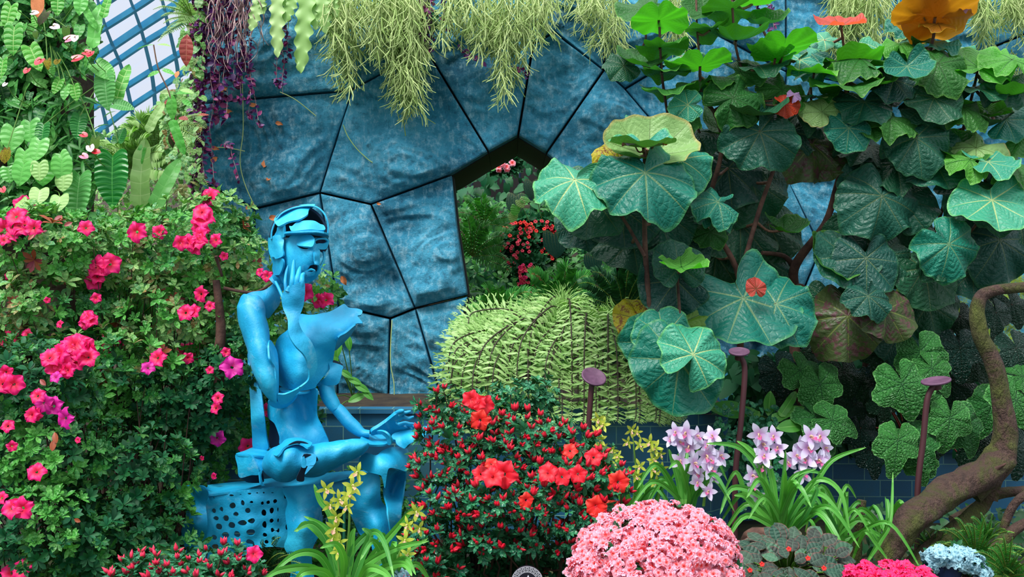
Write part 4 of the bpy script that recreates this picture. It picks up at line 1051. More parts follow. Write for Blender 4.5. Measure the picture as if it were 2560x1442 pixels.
bushB, LBn = shrub('round_leaf_shrub', 'leggy round-leaved shrub with stacked green leaves in the middle of the stone wall', 'shrub', tuple(P(1990, 1060, 5.5)),
   [([(1992,1060,5.5),(1988,900,5.5),(1986,730,5.5),(1990,660,5.45),(2062,560,5.4),(2090,470,5.4),(2112,380,5.4)], [.034,.028,.024,.018,.012]),
    ([(1988,672,5.5),(1960,640,5.45),(1905,632,5.4)], [.016,.010]),
    ([(1985,720,5.45),(2010,720,5.4),(2028,800,5.4),(2035,880,5.5)], [.014,.012]),
    ([(1850,900,5.4),(1848,700,5.35),(1800,595,5.3),(1775,540,5.25),(1790,500,5.2)], [.018,.013,.009]),
    ([(1852,700,5.35),(1862,650,5.3),(1900,520,5.3),(1925,450,5.3),(1945,390,5.3)], [.015,.012,.010]),
    ([(1700,615,5.3),(1697,520,5.3),(1672,310,5.2),(1655,190,5.15),(1648,50,5.1)], [.008,.007,.006]),
    ([(1780,470,5.25),(1800,400,5.2),(1805,340,5.2),(1785,280,5.2),(1755,240,5.15),(1750,165,5.15)], [.013,.011,.006]),
    ([(1782,278,5.2),(1820,255,5.15),(1862,232,5.1)], [.008,.006]), ([(1748,140,5.2),(1742,60,5.2),(1740,-30,5.2)], [.006,.005]),
    ([(1870,210,5.2),(1840,120,5.15),(1828,-30,5.15)], [.007,.006]), ([(1890,225,5.2),(1930,175,5.2),(1962,118,5.2)], [.007,.005]),
    ([(1760,360,5.3),(1740,310,5.3),(1725,285,5.3)], [.007,.006]),([(1600,130,5.3),(1615,90,5.25),(1595,50,5.3)], [.006,.005])])
for r in [
 (1647,50,5.05,118,0,112,'bright',3), (1650,118,5.1,128,90,98,'green',2), (1605,160,5.2,120,-85,60,'green',3), (1560,165,5.2,100,-100,40,'tealdark',0), (1655,178,5.1,128,100,92,'green',2),
 (1750,165,5.0,125,0,104,'bright',3), (1662,225,5.1,150,90,86,'green',2), (1720,262,5.0,92,-90,22,'tealpale',0), (1735,215,5.2,110,90,55,'tealpale',1), (1832,245,5.0,150,75,18,'green',4), (1870,285,5.05,165,90,72,'tealdark',3),
 (1900,330,5.0,180,160,15,'tealdark',1), (1640,300,5.1,140,-90,82,'teal',2), (1700,300,5.1,100,60,60,'green',1), (1828,22,5.15,130,-80,100,'green',2), (1762,30,5.2,105,-60,50,'green',3), (1775,75,5.15,110,-80,95,'green',2),
 (1840,100,5.1,140,100,78,'green',3), (1960,120,5.0,130,0,104,'bright',3), (1938,145,5.05,110,-80,98,'bright',2), (1895,165,5.1,140,90,74,'tealdark',2), (1800,192,5.15,125,-100,80,'green',4), (1850,180,5.15,120,100,40,'green',0),
 (1955,225,5.1,125,60,30,'green',4), (1962,262,5.0,72,100,22,'redleaf',0), (1985,238,5.0,36,40,35,'violet',1), (2000,150,5.15,120,60,45,'tealpale',0), (1795,505,4.95,120,-100,38,'teal',4), (1790,532,5.0,105,20,50,'teal',4), (1775,580,5.1,80,170,30,'green',1),
 (1820,420,5.4,190,180,15,'tealdark',0), (1760,420,5.5,180,190,20,'tealdark',2), (1880,450,5.4,200,170,15,'tealdark',4), (1850,560,5.45,190,180,25,'tealdark',1), (1920,560,5.5,180,150,15,'tealdark',0), (1960,575,5.3,110,90,70,'green',3), (1900,640,5.5,150,180,20,'tealdark',2),(1790,640,5.5,170,190,15,'tealdark',1),
 (1740,330,5.3,150,120,60,'tealdark',1), (1720,420,5.35,120,-60,60,'palegreen',0), (1830,330,5.3,140,-90,50,'green',3), (1975,330,5.3,150,180,20,'tealdark',4), (1700,140,5.3,110,90,60,'tealpale',0), (1610,20,5.3,130,-120,50,'green',2), (1900,60,5.3,120,70,70,'green',3), (1880,10,5.3,130,80,90,'bright',2),(1990,290,5.2,110,0,50,'tealdark',1),
 (1858,745,5.0,255,160,32,'teal',2), (1940,760,4.98,190,110,28,'teal',4), (1890,722,4.9,52,0,5,'pinkleaf',0)]:
    bigleaf(bushB, LBn, *r)

bushC, LC = shrub('round_leaf_shrub', 'dense round-leaved shrub filling the upper right with an orange-brown young leaf on top', 'shrub', tuple(P(2160, 1060, 5.6)),
   [([(2160,1060,5.7),(2170,800,5.6),(2182,650,5.55),(2205,485,5.5),(2225,440,5.4),(2262,330,5.35),(2290,240,5.3),(2330,110,5.2),(2338,45,5.2)], [.022,.018,.014,.010,.007]),
    ([(2105,470,5.5),(2110,380,5.4),(2120,230,5.3),(2102,60,5.2)], [.010,.008,.006]), ([(2320,620,5.5),(2360,510,5.45),(2395,370,5.4),(2430,240,5.3),(2446,165,5.25)], [.011,.009,.006]),
    ([(2380,330,5.4),(2460,300,5.35),(2530,230,5.3)], [.008,.006]), ([(2280,335,5.4),(2180,300,5.4),(2150,265,5.4)], [.008,.006]), ([(2250,470,5.5),(2330,460,5.5),(2420,450,5.4),(2500,500,5.3)], [.009,.006]),
    ([(2010,370,5.5),(2090,315,5.4),(2130,300,5.4)], [.007,.005]), ([(2000,290,5.4),(2030,210,5.3),(2035,180,5.3)], [.006,.005]), ([(2320,640,5.5),(2367,615,5.3),(2440,580,5.3)], [.010,.008]), ([(2170,800,5.6),(2230,760,5.5),(2310,700,5.5)], [.012,.008])])
for r in [
 (2102,62,5.1,96,0,62,'pinkleaf',0), (2338,42,5.1,190,90,118,'orange',2), (2310,40,5.12,140,-90,112,'orange',3), (2345,60,5.12,90,180,60,'orange',0), (2380,18,5.15,90,70,80,'violet',1),
 (2446,168,5.1,150,25,42,'bright',2), (2530,150,5.05,135,-10,50,'bright',1), (2500,140,5.15,120,40,60,'bright',4), (2035,182,5.1,118,-85,80,'bright',3), (2060,100,5.3,110,-30,50,'tealpale',0), (2020,130,5.2,100,20,50,'teal',1),
 (2150,148,5.1,165,-60,62,'green',4), (2185,165,5.1,110,60,70,'tealpale',2), (2120,172,5.2,140,60,104,'bright',3), (2200,125,5.25,95,0,40,'tealpale',0), (2250,112,5.2,105,30,58,'bright',4), (2290,130,5.25,130,0,40,'tealdark',1), (2335,110,5.2,110,70,60,'teal',2),
 (2268,165,5.0,100,180,25,'teal',3), (2345,160,5.05,150,110,30,'green',4), (2400,120,5.3,110,60,60,'tealpale',1), (2235,200,5.1,140,-110,40,'tealdark',0), (2120,215,5.05,170,-90,78,'green',2), (2185,212,5.1,110,90,70,'green',3),
 (2160,255,5.1,150,200,48,'tealdark',0), (2110,262,5.2,120,-100,30,'tealdark',4), (2055,280,5.1,95,-50,24,'palegreen',0), (2040,240,5.2,110,-90,80,'green',2), (2122,320,5.05,115,180,12,'teal',0), (2225,295,5.05,130,60,54,'green',4), (2180,320,5.1,100,-90,60,'green',2),
 (2335,245,5.05,140,200,32,'tealdark',2), (2310,270,5.1,110,-90,40,'tealdark',0), (2410,270,5.1,120,100,50,'green',4), (2390,300,5.2,110,0,60,'bright',3), (2460,290,5.2,100,20,60,'bright',3), (2260,240,5.2,130,0,70,'tealdark',1), (2440,220,5.15,160,90,76,'tealdark',2), (2520,200,5.1,150,100,50,'tealdark',4), (2520,240,5.05,120,90,84,'green',3),
 (2030,360,5.3,170,185,15,'olive',4), (2055,390,5.35,120,150,20,'olive',0), (2175,365,5.3,150,180,60,'tealdark',1), (2290,345,5.05,165,120,20,'tealdark',4), (2260,365,5.1,90,-90,10,'tealdark',0), (2330,390,5.15,180,160,28,'tealdark',2), (2240,410,5.2,160,-100,50,'tealdark',1),
 (2440,370,5.1,150,60,50,'palegreen',4), (2400,385,5.15,130,-70,45,'green',3), (2470,405,5.0,130,90,60,'tealpale',2), (2425,400,5.0,110,-90,50,'bright',4), (2530,410,5.05,130,90,60,'green',1), (2515,300,5.2,130,90,30,'teal',0), (2440,320,5.25,140,90,80,'tealdark',3),
 (2480,500,4.95,180,185,38,'tealpale',2), (2500,480,5.05,170,140,25,'tealdark',4), (2420,480,5.15,140,-110,30,'tealdark',1), (2205,490,5.1,200,200,14,'tealdark',4), (2250,500,5.2,170,150,20,'tealdark',0), (2170,460,5.25,130,-60,30,'tealdark',2),
 (2165,645,5.1,170,175,15,'tealdark',0), (2120,640,5.15,160,-100,35,'tealdark',2), (2090,650,5.2,130,-80,45,'green',3), (2210,640,5.15,130,120,25,'tealdark',4), (2150,575,5.3,150,180,20,'tealdark',1), (2250,550,5.3,150,150,20,'tealdark',0),
 (2372,610,4.95,160,150,12,'teal',4), (2345,640,5.0,110,-120,20,'tealdark',1), (2310,670,5.15,190,170,15,'tealdark',0), (2500,600,5.15,190,170,15,'tealdark',4), (2550,560,5.2,150,130,20,'tealdark',1), (2430,680,5.25,130,180,20,'tealdark',2),
 (2215,775,5.05,155,155,20,'olive',0), (2120,790,5.1,200,180,14,'olive',4), (2170,740,5.0,110,180,25,'tealdark',1), (2075,760,5.25,140,190,18,'tealdark',2), (2240,850,5.3,130,180,25,'tealdark',0), (2320,760,5.3,150,170,15,'tealdark',4),
 (2280,60,5.4,110,0,50,'teal',1), (2060,170,5.3,120,0,60,'tealpale',4), (2560,330,5.2,150,90,20,'green',0), (2350,200,5.3,140,180,40,'tealdark',2), (2450,560,5.35,150,180,20,'tealdark',1)]:
    bigleaf(bushC, LC, *r)

# ------------------------------------------------------------------ gnarled trunk on the right
t = thing('gnarled_tree', 'mossy gnarled tree trunk sweeping up the right edge from thick crawling roots', 'tree', tuple(P(2230, 1400, 4.5)))
def wood(nm, pts, r, rough=.22, mat='mossbark', seg=16, par=t, seed=0):
    mb = MB(); tube(mb, [tuple(P(*p)) for p in pts], r, seg, n=9, rough=rough, seed=seed); return mb.build(nm, M[mat], par)
wood('trunk', [(2420,1225,4.6),(2490,1160,4.6),(2512,1100,4.6),(2505,1010,4.6),(2480,900,4.6),(2448,830,4.6),(2446,760,4.6),(2480,728,4.6),(2600,712,4.6)], [.07,.07,.05,.042,.038,.036,.030,.026,.024])
wood('root', [(2215,1405,4.35),(2235,1360,4.35),(2290,1290,4.4),(2370,1235,4.5),(2450,1190,4.55),(2510,1140,4.6)], [.055,.052,.062,.068,.070,.06], .3, seed=3)
wood('root', [(2265,1425,4.4),(2320,1380,4.45),(2390,1320,4.55),(2450,1270,4.65),(2485,1235,4.65),(2600,1225,4.7)], [.04,.036,.034,.033,.026,.02], .3, seed=7)
wood('root', [(2480,1250,4.65),(2490,1210,4.65),(2505,1160,4.62)], [.026,.022,.03], seed=4)
wood('root', [(2500,1370,4.5),(2515,1300,4.5),(2545,1250,4.5),(2600,1220,4.5)], [.018,.018,.02,.02], seed=9)
wood('root', [(2420,1400,4.4),(2490,1370,4.45),(2540,1320,4.45),(2600,1290,4.45)], [.03,.028,.024,.02], seed=5)
wood('root', [(2380,1300,4.7),(2430,1270,4.75),(2460,1245,4.8)], [.02,.016,.01], seed=6)
wood('branch_stub', [(2440,1190,4.55),(2490,1172,4.5),(2515,1158,4.48)], [.014,.010,.004], seed=8, mat='bark')
m2 = thing('tree_stump', 'thin broken stump standing between orchid leaves and the crawling root', 'stump', tuple(P(2150, 1345, 4.6)))
mb = MB(); tube(mb, [tuple(P(*p)) for p in ((2138,1410,4.6),(2146,1340,4.6),(2150,1290,4.6),(2154,1250,4.6))], [.03,.02,.024,.02], 12, rough=.3); mb.build('stump', M['mossbark'], m2)
# ------------------------------------------------------------------ azaleas
ROS = [rosette(8, 1, .2, (15, 60), s) for s in range(3)]
FLW = [petalflower(5, .15, 44, W=.44, seed=s, nt=6, ns=3) for s in range(3)]
DBL = [merge_T(petalflower(5, .2, 60, W=.46, seed=s + 5, nt=4, ns=2, center=False), scaleT(petalflower(5, .22, 25, W=.5, seed=s + 9, nt=4, ns=2, center=False), .7, (0, 0, .1))) for s in range(3)]
DBM = [tmesh(t, 'double_azalea_flower_shape') for t in DBL]
for me in DBM:
    me.materials.append(M['salmon']); me.materials.append(M['stamen'])
FLM = [tmesh(t, 'azalea_flower_shape') for t in FLW]
for me in FLM:
    me.materials.append(M['hotpink']); me.materials.append(M['stamen'])
BUD = [budcluster(n, seed=n) for n in (2, 3, 4)]
BDM = [tmesh(t, 'bud_shape') for t in BUD]
for me in BDM: me.materials.append(M['budred'])

def scatter(blobs, n, rng, front=.75, ymin=None):
    """points and outward normals over ellipsoids (px,py,Y,rx,ry,depth m)"""
    w_ = np.array([b[3] * b[4] for b in blobs], float); w_ /= w_.sum()
    idx = rng.choice(len(blobs), n, p=w_)
    d = rng.normal(size=(n, 3)); d /= np.linalg.norm(d, axis=1, keepdims=True)
    fl = rng.random(n) < front; d[fl, 1] = -np.abs(d[fl, 1])
    pos = np.zeros((n, 3)); nr = np.zeros((n, 3))
    for i in range(n):
        px, py, Y, rx, ry, dd = blobs[idx[i]]
        c = PN(px, py, Y); r = np.array([rx * Y / F, dd, ry * Y / F])
        q = rng.random() ** .22
        pos[i] = c + d[i] * r * q; nr[i] = d[i] / r
    nr /= np.linalg.norm(nr, axis=1, keepdims=True)
    return pos, nr

def rosettes(mb, pos, N, size, rng, mat=0, T=None, up=.5):
    N = N + np.array([0, -.15, up]) + rng.normal(size=N.shape) * .3
    sc_ = size * rng.uniform(.7, 1.25, len(pos))
    T = T or ROS
    k = rng.integers(0, len(T), len(pos))
    for j in range(len(T)):
        m = k == j
        if m.any(): mb.inst(T[j], frames(N[m], rng.uniform(0, 6.28, m.sum()), sc_[m]), pos[m], mat)

def twigs(mb, base, pos, rng, n, r=.0035, mat=0, xmax=9.):
    pos = pos[pos[:, 0] < xmax]
    for i in rng.choice(len(pos), min(n, len(pos)), replace=False):
        b = pos[i]; a = np.array(base) + rng.normal(size=3) * .05; a[0] += (b[0] - a[0]) * .75; a[1] = max(a[1], b[1]); m = (a * .45 + b * .55) + rng.normal(size=3) * .05; m[2] -= .05
        V, Fa, UV = tube_arr(sm([a, m, b], 3), [r * 2.2, r, r * .5], 4); mb.add(V, Fa, UV, mat)

def flower_at(root, px, py, Y, size, me, mats, name='flower', tilt=None, rr=random):
    c = P(px, py, Y); n = Vector((rr.uniform(-.5, .5), -1, rr.uniform(-.1, .7))) if tilt is None else Vector(tilt)
    Mx = Matrix.Translation(c) @ n.to_track_quat('Z', 'Y').to_matrix().to_4x4() @ Matrix.Rotation(rr.uniform(0, 6.28), 4, 'Z') @ Matrix.Scale(size * Y / F, 4)
    return place(name, me, Mx, root, mats)

rng = np.random.default_rng(3); rr = random.Random(3)
def azalea(label, blobs, n, leafpx, mats, clusters, base, petalm='hotpink', ntw=60, magenta=(), front=.75, extra=None, cat='azalea bush'):
    Y = blobs[0][2]
    t = thing('azalea_bush', label, cat, tuple(base))
    pos, N = scatter(blobs, n, rng, front)
    v = np.array([noise.noise(Vector(p) * 3.2) for p in pos]) + rng.normal(size=n) * .12
    ks = np.clip(((v + .45) / .9 * (len(mats) - 1)).astype(int), 0, len(mats) - 2); ks[rng.random(n) < .035] = len(mats) - 1
    mb = MB()
    rosettes_m = []
    for j, m in enumerate(mats):
        q = ks == j
        if q.any(): rosettes(mb, pos[q], N[q], leafpx * Y / F, rng, j)
    mb.build('foliage', [M[m] for m in mats], t)
    mb = MB(); twigs(mb, base, pos, rng, ntw, xmax=-1.35); mb.build('branches', M['twig'], t)
    for (px, py, rad, cnt) in clusters:
        # the front of the bush at that pixel
        yf = min([b[2] - b[5] * math.sqrt(max(0, 1 - ((px - b[0]) / b[3]) ** 2 - ((py - b[1]) / b[4]) ** 2)) for b in blobs if ((px - b[0]) / b[3]) ** 2 + ((py - b[1]) / b[4]) ** 2 < 1] or [max(b[2] for b in blobs)]) - .03
        for i in range(cnt):
            if cnt == 1: x, y = px, py
            else:
                a = 6.28 * i / cnt + rr.uniform(-.4, .4); q = rad * (.35 + .3 * rr.random()) if i else 0
                x, y = px + math.cos(a) * q * 1.4, py + math.sin(a) * q
            m = 'magenta' if (px, py) in magenta else petalm
            flower_at(t, x, y, yf - rr.uniform(0, .03), min(rad, 34) * rr.uniform(.85, 1.05), rr.choice(FLM), [M[m], M['stamen']], rr=rr)
    return t, pos, N

# tall pink azalea on the left: upper airy half and dense lower half
azA, pA, nA = azalea('tall pale-leaved azalea with big pink flower clusters across the left, highest of all the azaleas',
  [(110,620,4.5,190,105,.30),(330,640,4.7,170,120,.3),(480,620,4.7,150,130,.3),(110,760,4.5,180,110,.3),(400,780,4.7,200,110,.3),(600,650,4.75,110,90,.25),(620,790,4.75,110,120,.25),(560,540,4.75,70,60,.2),(770,720,4.75,95,60,.2),(760,820,4.75,100,80,.2),(250,880,4.5,220,70,.28),(-200,720,4.6,170,180,.3)],
  1700, 27, ['azleaf', 'azpale', 'azfresh', 'azpale', 'rust'] , [(60,515,34,1),(42,565,40,4),(85,570,32,2),(10,600,20,1),(215,570,24,1),(343,580,32,1),(398,580,24,1),(525,494,33,1),(508,548,38,3),(500,602,30,4),(470,605,28,2),(540,600,24,1),(400,575,14,1),
   (275,660,36,2),(245,690,28,3),(226,800,26,3),(503,735,24,1),(485,778,26,2),(525,765,18,1),(560,640,16,1),(650,680,16,1),(668,690,20,1),(760,730,34,2),(815,750,26,2),(240,745,16,1),(22,690,12,1),(150,810,14,1),(672,745,14,1),(118,750,10,1),(70,835,18,1)], tuple(P(200, 1500, 4.7)), ntw=70)
azB, pB, nB = azalea('dense dark green azalea with scattered pink flowers filling the lower left corner',
  [(90,960,4.15,170,120,.3),(110,1120,4.1,190,130,.3),(120,1320,4.0,220,160,.32),(330,1180,4.3,180,130,.3),(330,1350,4.2,190,130,.3),(450,1000,4.6,180,120,.25),(520,1090,4.75,130,110,.2),(330,960,4.5,160,90,.25),(440,1170,4.6,120,80,.15),(355,1330,4.6,105,130,.2),(600,930,4.6,110,110,.2),(850,1300,4.9,220,140,.2),(700,1000,4.9,120,120,.15),(-220,1150,4.2,190,300,.3)],
  3500, 26, ['azdark', 'azleaf', 'azdark', 'azfresh', 'azleaf'], [(42,835,36,3),(5,850,26,2),(195,875,40,8),(150,905,34,5),(245,880,34,4),(170,925,26,2),(270,855,22,2),(300,865,16,1),(35,960,34,2),(395,895,30,1),(370,920,24,1),(480,880,34,2),(470,895,18,1),(580,918,38,1),(565,880,16,1),(525,925,14,1),(95,990,26,1),(135,1015,32,2),(165,1045,40,1),(92,1035,24,2),(20,1065,24,1),(545,995,18,1),(540,1020,18,1),(543,1095,30,1),(665,1025,24,1),(620,1115,28,1),(30,1115,16,1),(92,1180,30,1),(58,1270,40,2),(5,1245,20,1),(55,1425,36,2),(195,1100,10,1),(535,1190,12,1),(505,1145,9,1),(140,943,20,1),(15,930,22,1)],
  tuple(P(250, 1500, 4.4)), ntw=120, magenta={(370,920),(165,1045),(580,918),(543,1095),(135,1015),(140,943)})
for pts, r in (([(62,900,4.5),(66,760,4.4),(72,690,4.35),(78,640,4.3)], [.03,.026,.02]), ([(548,1000,4.55),(546,900,4.5),(552,820,4.5),(540,700,4.5)], [.028,.024,.016]), ([(120,1240,4.1),(112,1180,4.0),(118,1120,3.95)], [.02,.015]), ([(560,720,4.5),(640,730,4.5),(700,690,4.55)], [.008,.005]), ([(540,640,4.45),(555,690,4.5)], [.008,.006])):
    mb = MB(); tube(mb, [tuple(P(*p)) for p in pts], r, 10, rough=.1); mb.build('trunk' if max(r) > .012 else 'branch', M['bark'], azA)
# red and yellow fading leaves in front
for x, y, a in ((130,1118,10),(143,1138,190),(375,1128,160)):
    Mx = Matrix.Translation(P(x, y, 3.82)) @ leafrot(a, 10) @ Matrix.Scale(28 * 3.8 / F, 4)
mb = MB()
for x, y, a, s_ in ((130,1128,5,32),(142,1108,-20,30),(115,963,-50,24),(202,1304,-70,20),(70,600,40,20),(160,565,60,22)):
    T = leafA(W=.26, fold=.2, droop=.2)
    Mx = leafrot(a, 10).to_3x3(); mb.inst(T, np.array(Mx)[None] * s_ * 3.8 / F, np.array([PN(x, y, 3.78)]))
mb.build('faded_leaves', M['rust'], azB, label='faded red leaves')

# red-budded azalea in the centre
def budbush(name, label, blobs, n, leafpx, budpx, leafm, budm, base, seed, filler, nbare, opens=(), ntw=60, low=()):
    rg = np.random.default_rng(seed); r2 = random.Random(seed); Y = blobs[0][2]
    t = thing('azalea_bush', label, 'azalea bush', tuple(base))
    pos, N = scatter(blobs, n * 3, rg, 1.0); 
    # spread the flowering tips evenly
    keep = []; mind = leafpx * 1.15 * Y / F
    for i in range(len(pos)):
        ok = True
        for j in keep:
            if abs(pos[i][0] - pos[j][0]) < mind and np.linalg.norm(pos[i] - pos[j]) < mind: ok = False; break
        # only points on the outer shell
        if ok: keep.append(i)
        if len(keep) >= n: break
    pos = pos[keep]; N = N[keep]
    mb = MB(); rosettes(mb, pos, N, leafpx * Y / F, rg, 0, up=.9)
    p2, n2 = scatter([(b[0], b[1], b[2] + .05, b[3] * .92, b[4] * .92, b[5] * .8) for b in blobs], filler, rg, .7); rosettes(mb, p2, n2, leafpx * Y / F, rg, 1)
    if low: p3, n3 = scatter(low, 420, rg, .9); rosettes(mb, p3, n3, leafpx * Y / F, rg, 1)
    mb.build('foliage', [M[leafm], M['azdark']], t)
    mb = MB(); twigs(mb, base, pos, rg, ntw); mb.build('branches', M['twig'], t)
    order = np.argsort(pos[:, 1]); order = order[: len(order) - nbare]
    ups = N + np.array([0, -.1, 1.3]); ups /= np.linalg.norm(ups, axis=1, keepdims=True)
    k = 0; rest = MB()
    for i in order:
        s_ = budpx * Y / F * r2.uniform(.75, 1.15)
        Rm = frames(ups[i:i + 1] + rg.normal(size=(1, 3)) * .15, np.array([r2.uniform(0, 6)]), np.array([s_]))[0]
        pt = pos[i] + ups[i] * leafpx * Y / F * .22
        if k < 92:
            M4 = Matrix.Identity(4)
            for a in range(3):
                for b in range(3): M4[a][b] = Rm[a][b]
                M4[a][3] = pt[a]
            place('flower_bud', r2.choice(BDM), M4, t, [M[budm]])
        else: rest.inst(r2.choice(BUD), Rm[None], pt[None], 0)
        k += 1
    if rest.n: rest.build('flower_buds', M[budm], t, stuff=True)
    for px, py, s_, m in opens:
        yf = min([b[2] - b[5] * math.sqrt(max(0, 1 - ((px - b[0]) / b[3]) ** 2 - ((py - b[1]) / b[4]) ** 2)) for b in blobs if ((px - b[0]) / b[3]) ** 2 + ((py - b[1]) / b[4]) ** 2 < 1] or [Y]) - .03
        flower_at(t, px, py, yf, s_, r2.choice(FLM), [M[m], M['stamen']], rr=r2)
    return t
RB = [(1315,985,4.15,88,50,.2),(1310,1010,4.15,80,60,.2),(1150,1020,4.0,110,45,.2),(1100,1000,4.0,60,35,.15),(1140,1085,3.95,110,60,.22),(1290,1080,3.95,120,60,.22),(1400,1110,3.95,95,60,.2),(1110,1160,3.9,95,50,.2),(1240,1150,3.85,130,60,.22),(1390,1190,3.85,130,70,.22),(1490,1210,3.85,85,75,.2),(1480,1120,4.0,60,25,.12),
      (1150,1240,3.8,120,60,.22),(1280,1240,3.75,160,65,.24),(1420,1280,3.8,120,70,.2),(1110,1330,3.8,100,50,.2),(1240,1330,3.8,130,50,.2),(1090,1400,3.8,70,40,.2),(1400,1340,3.85,90,40,.2)]
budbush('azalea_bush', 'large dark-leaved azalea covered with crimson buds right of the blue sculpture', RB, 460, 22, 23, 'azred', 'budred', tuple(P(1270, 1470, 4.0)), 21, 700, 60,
  [(1200,1050,32,'coral'),(1178,998,28,'redpetal'),(1210,1012,32,'redpetal'),(1195,1005,26,'redpetal'),(1260,1185,42,'redpetal'),(1232,1192,34,'redpetal'),(1203,1185,28,'redpetal'),(1228,1160,20,'coral'),(1370,1182,32,'redpetal'),(1405,1192,28,'redpetal'),(1445,1185,28,'redpetal'),(1425,1127,24,'coral'),(1484,1143,28,'redpetal'),
   (1545,1205,34,'coral'),(1490,1265,32,'coral'),(1498,1285,26,'redpetal'),(1530,1270,28,'coral'),(1350,1398,38,'coral'),(1352,1420,28,'redpetal'),(1405,1405,32,'redpetal'),(1315,1250,24,'coral'),(1440,1408,22,'redpetal')], ntw=45, low=[(1180,1390,4.0,130,60,.15),(1330,1390,4.05,140,60,.15),(1250,1440,4.0,200,40,.15)])
budbush('azalea_bush', 'small azalea with rose-red buds at the foot of the perforated bench', [(470,1425,3.5,190,48,.2),(560,1410,3.5,95,45,.18),(380,1440,3.5,110,30,.15),(600,1440,3.5,60,40,.15)], 110, 26, 26, 'azred', 'budpink', tuple(P(480, 1540, 3.55)), 22, 160, 4,
  [(635,1385,26,'hotpink')], ntw=30)

# flower mounds: every blossom faces out of the dome
def mound(label, blobs, n, fpx, petalm, base, seed, greens=60, leafm='azdark', npart=92, mats2=None, cat='azalea bush', Ts=None):
    rg = np.random.default_rng(seed); r2 = random.Random(seed); Y = blobs[0][2]
    t = thing('azalea_bush', label, cat, tuple(base))
    pos, N = scatter(blobs, n * 4, rg, 1.0); keep = []; grid = {}
    mind = fpx * (.46 if Ts else .62) * Y / F
    for i in range(len(pos)):
        g = tuple((pos[i] / mind).astype(int)); ok = True
        for dx in (-1, 0, 1):
            for dy in (-1, 0, 1):
                for dz in (-1, 0, 1):
                    for j in grid.get((g[0] + dx, g[1] + dy, g[2] + dz), ()):
                        if np.linalg.norm(pos[i] - pos[j]) < mind: ok = False
        if ok: keep.append(i); grid.setdefault(g, []).append(i)
        if len(keep) >= n: break
    pos = pos[keep]; N = N[keep] + np.array([0, -.2, .35]) + rg.normal(size=(len(keep), 3)) * (.6 if Ts else .35)
    order = np.argsort(pos[:, 1] - pos[:, 2] * .3)
    rest = MB(); k = 0
    for i in order:
        s_ = fpx * Y / F * r2.uniform(.7, 1.0) * .62
        Rm = frames(N[i:i + 1], np.array([r2.uniform(0, 6)]), np.array([s_]))[0]
        vi = r2.randrange(3)
        if k < npart:
            M4 = Matrix.Identity(4)
            for a in range(3):
                for b in range(3): M4[a][b] = Rm[a][b]
                M4[a][3] = pos[i][a]
            place('flower', (DBM if Ts else FLM)[vi], M4, t, [M[petalm], M['stamen']])
        else: rest.inst((DBL if Ts else FLW)[vi], Rm[None], pos[i][None])
        k += 1
    if rest.n: rest.build('flowers', [M[petalm], M['stamen']], t, stuff=True)
    mb = MB(); p2, n2 = scatter([(b[0], b[1] + 4, b[2] + .03, b[3] * .97, b[4] * .97, b[5] * .95) for b in blobs], greens, rg, 1.0); rosettes(mb, p2, n2, fpx * .7 * Y / F, rg, 0); mb.build('foliage', M[leafm], t)
    mb = MB(); twigs(mb, base, p2, rg, 20); mb.build('branches', M['twig'], t)
    return t
mound('rounded azalea smothered in salmon-pink flowers in the centre foreground', [(1640,1390,3.55,205,140,.34),(1560,1400,3.55,110,70,.25),(1480,1420,3.5,60,60,.2),(1780,1420,3.5,70,60,.2)], 1900, 33, 'salmon', tuple(P(1640, 1560, 3.6)), 31, 300, leafm='azdark', Ts=1)
mound('low azalea with dense fuchsia flowers cut by the bottom edge on the right', [(2215,1450,3.6,95,48,.2),(2160,1440,3.6,50,36,.15),(2280,1446,3.6,50,34,.15)], 260, 34, 'fuchsia', tuple(P(2215, 1540, 3.6)), 32, 40, Ts=1)
bw = mound('small potted azalea with bluish-white flowers in the bottom right corner', [(2340,1385,3.8,32,22,.08),(2385,1390,3.8,34,26,.08),(2418,1400,3.8,30,26,.07),(2450,1425,3.8,22,20,.06),(2330,1410,3.8,20,16,.06)], 120, 30, 'bluewhite', tuple(P(2390, 1470, 3.85)), 33, 60, Ts=1)
c = P(2362, 1420, 3.8)
mb = MB(); V = []; r0 = .075; 
for zz, rr_ in ((.03, .80), (.03, 1.0), (.018, 1.02), (.016, .95), (-.10, .72), (-.10, 0)):
    for k in range(48):
        a = 2 * PI * k / 48; rg_ = r0 * rr_ * (1 - .03 * (k % 2) * (zz < .01)); V.append((c.x + rg_ * math.cos(a), c.y + .02 + rg_ * math.sin(a), c.z + zz))
mb.add(V, gridfaces(6, 48, True)); mb.build('plastic_pot', M['potblue'], bw, smooth=False)
mound('pale bluish flowers of a low plant at the bottom edge under the yellow orchids', [(985,1440,3.5,36,18,.06)], 26, 30, 'bluewhite', tuple(P(985, 1500, 3.5)), 34, 10, cat='flowering plant')
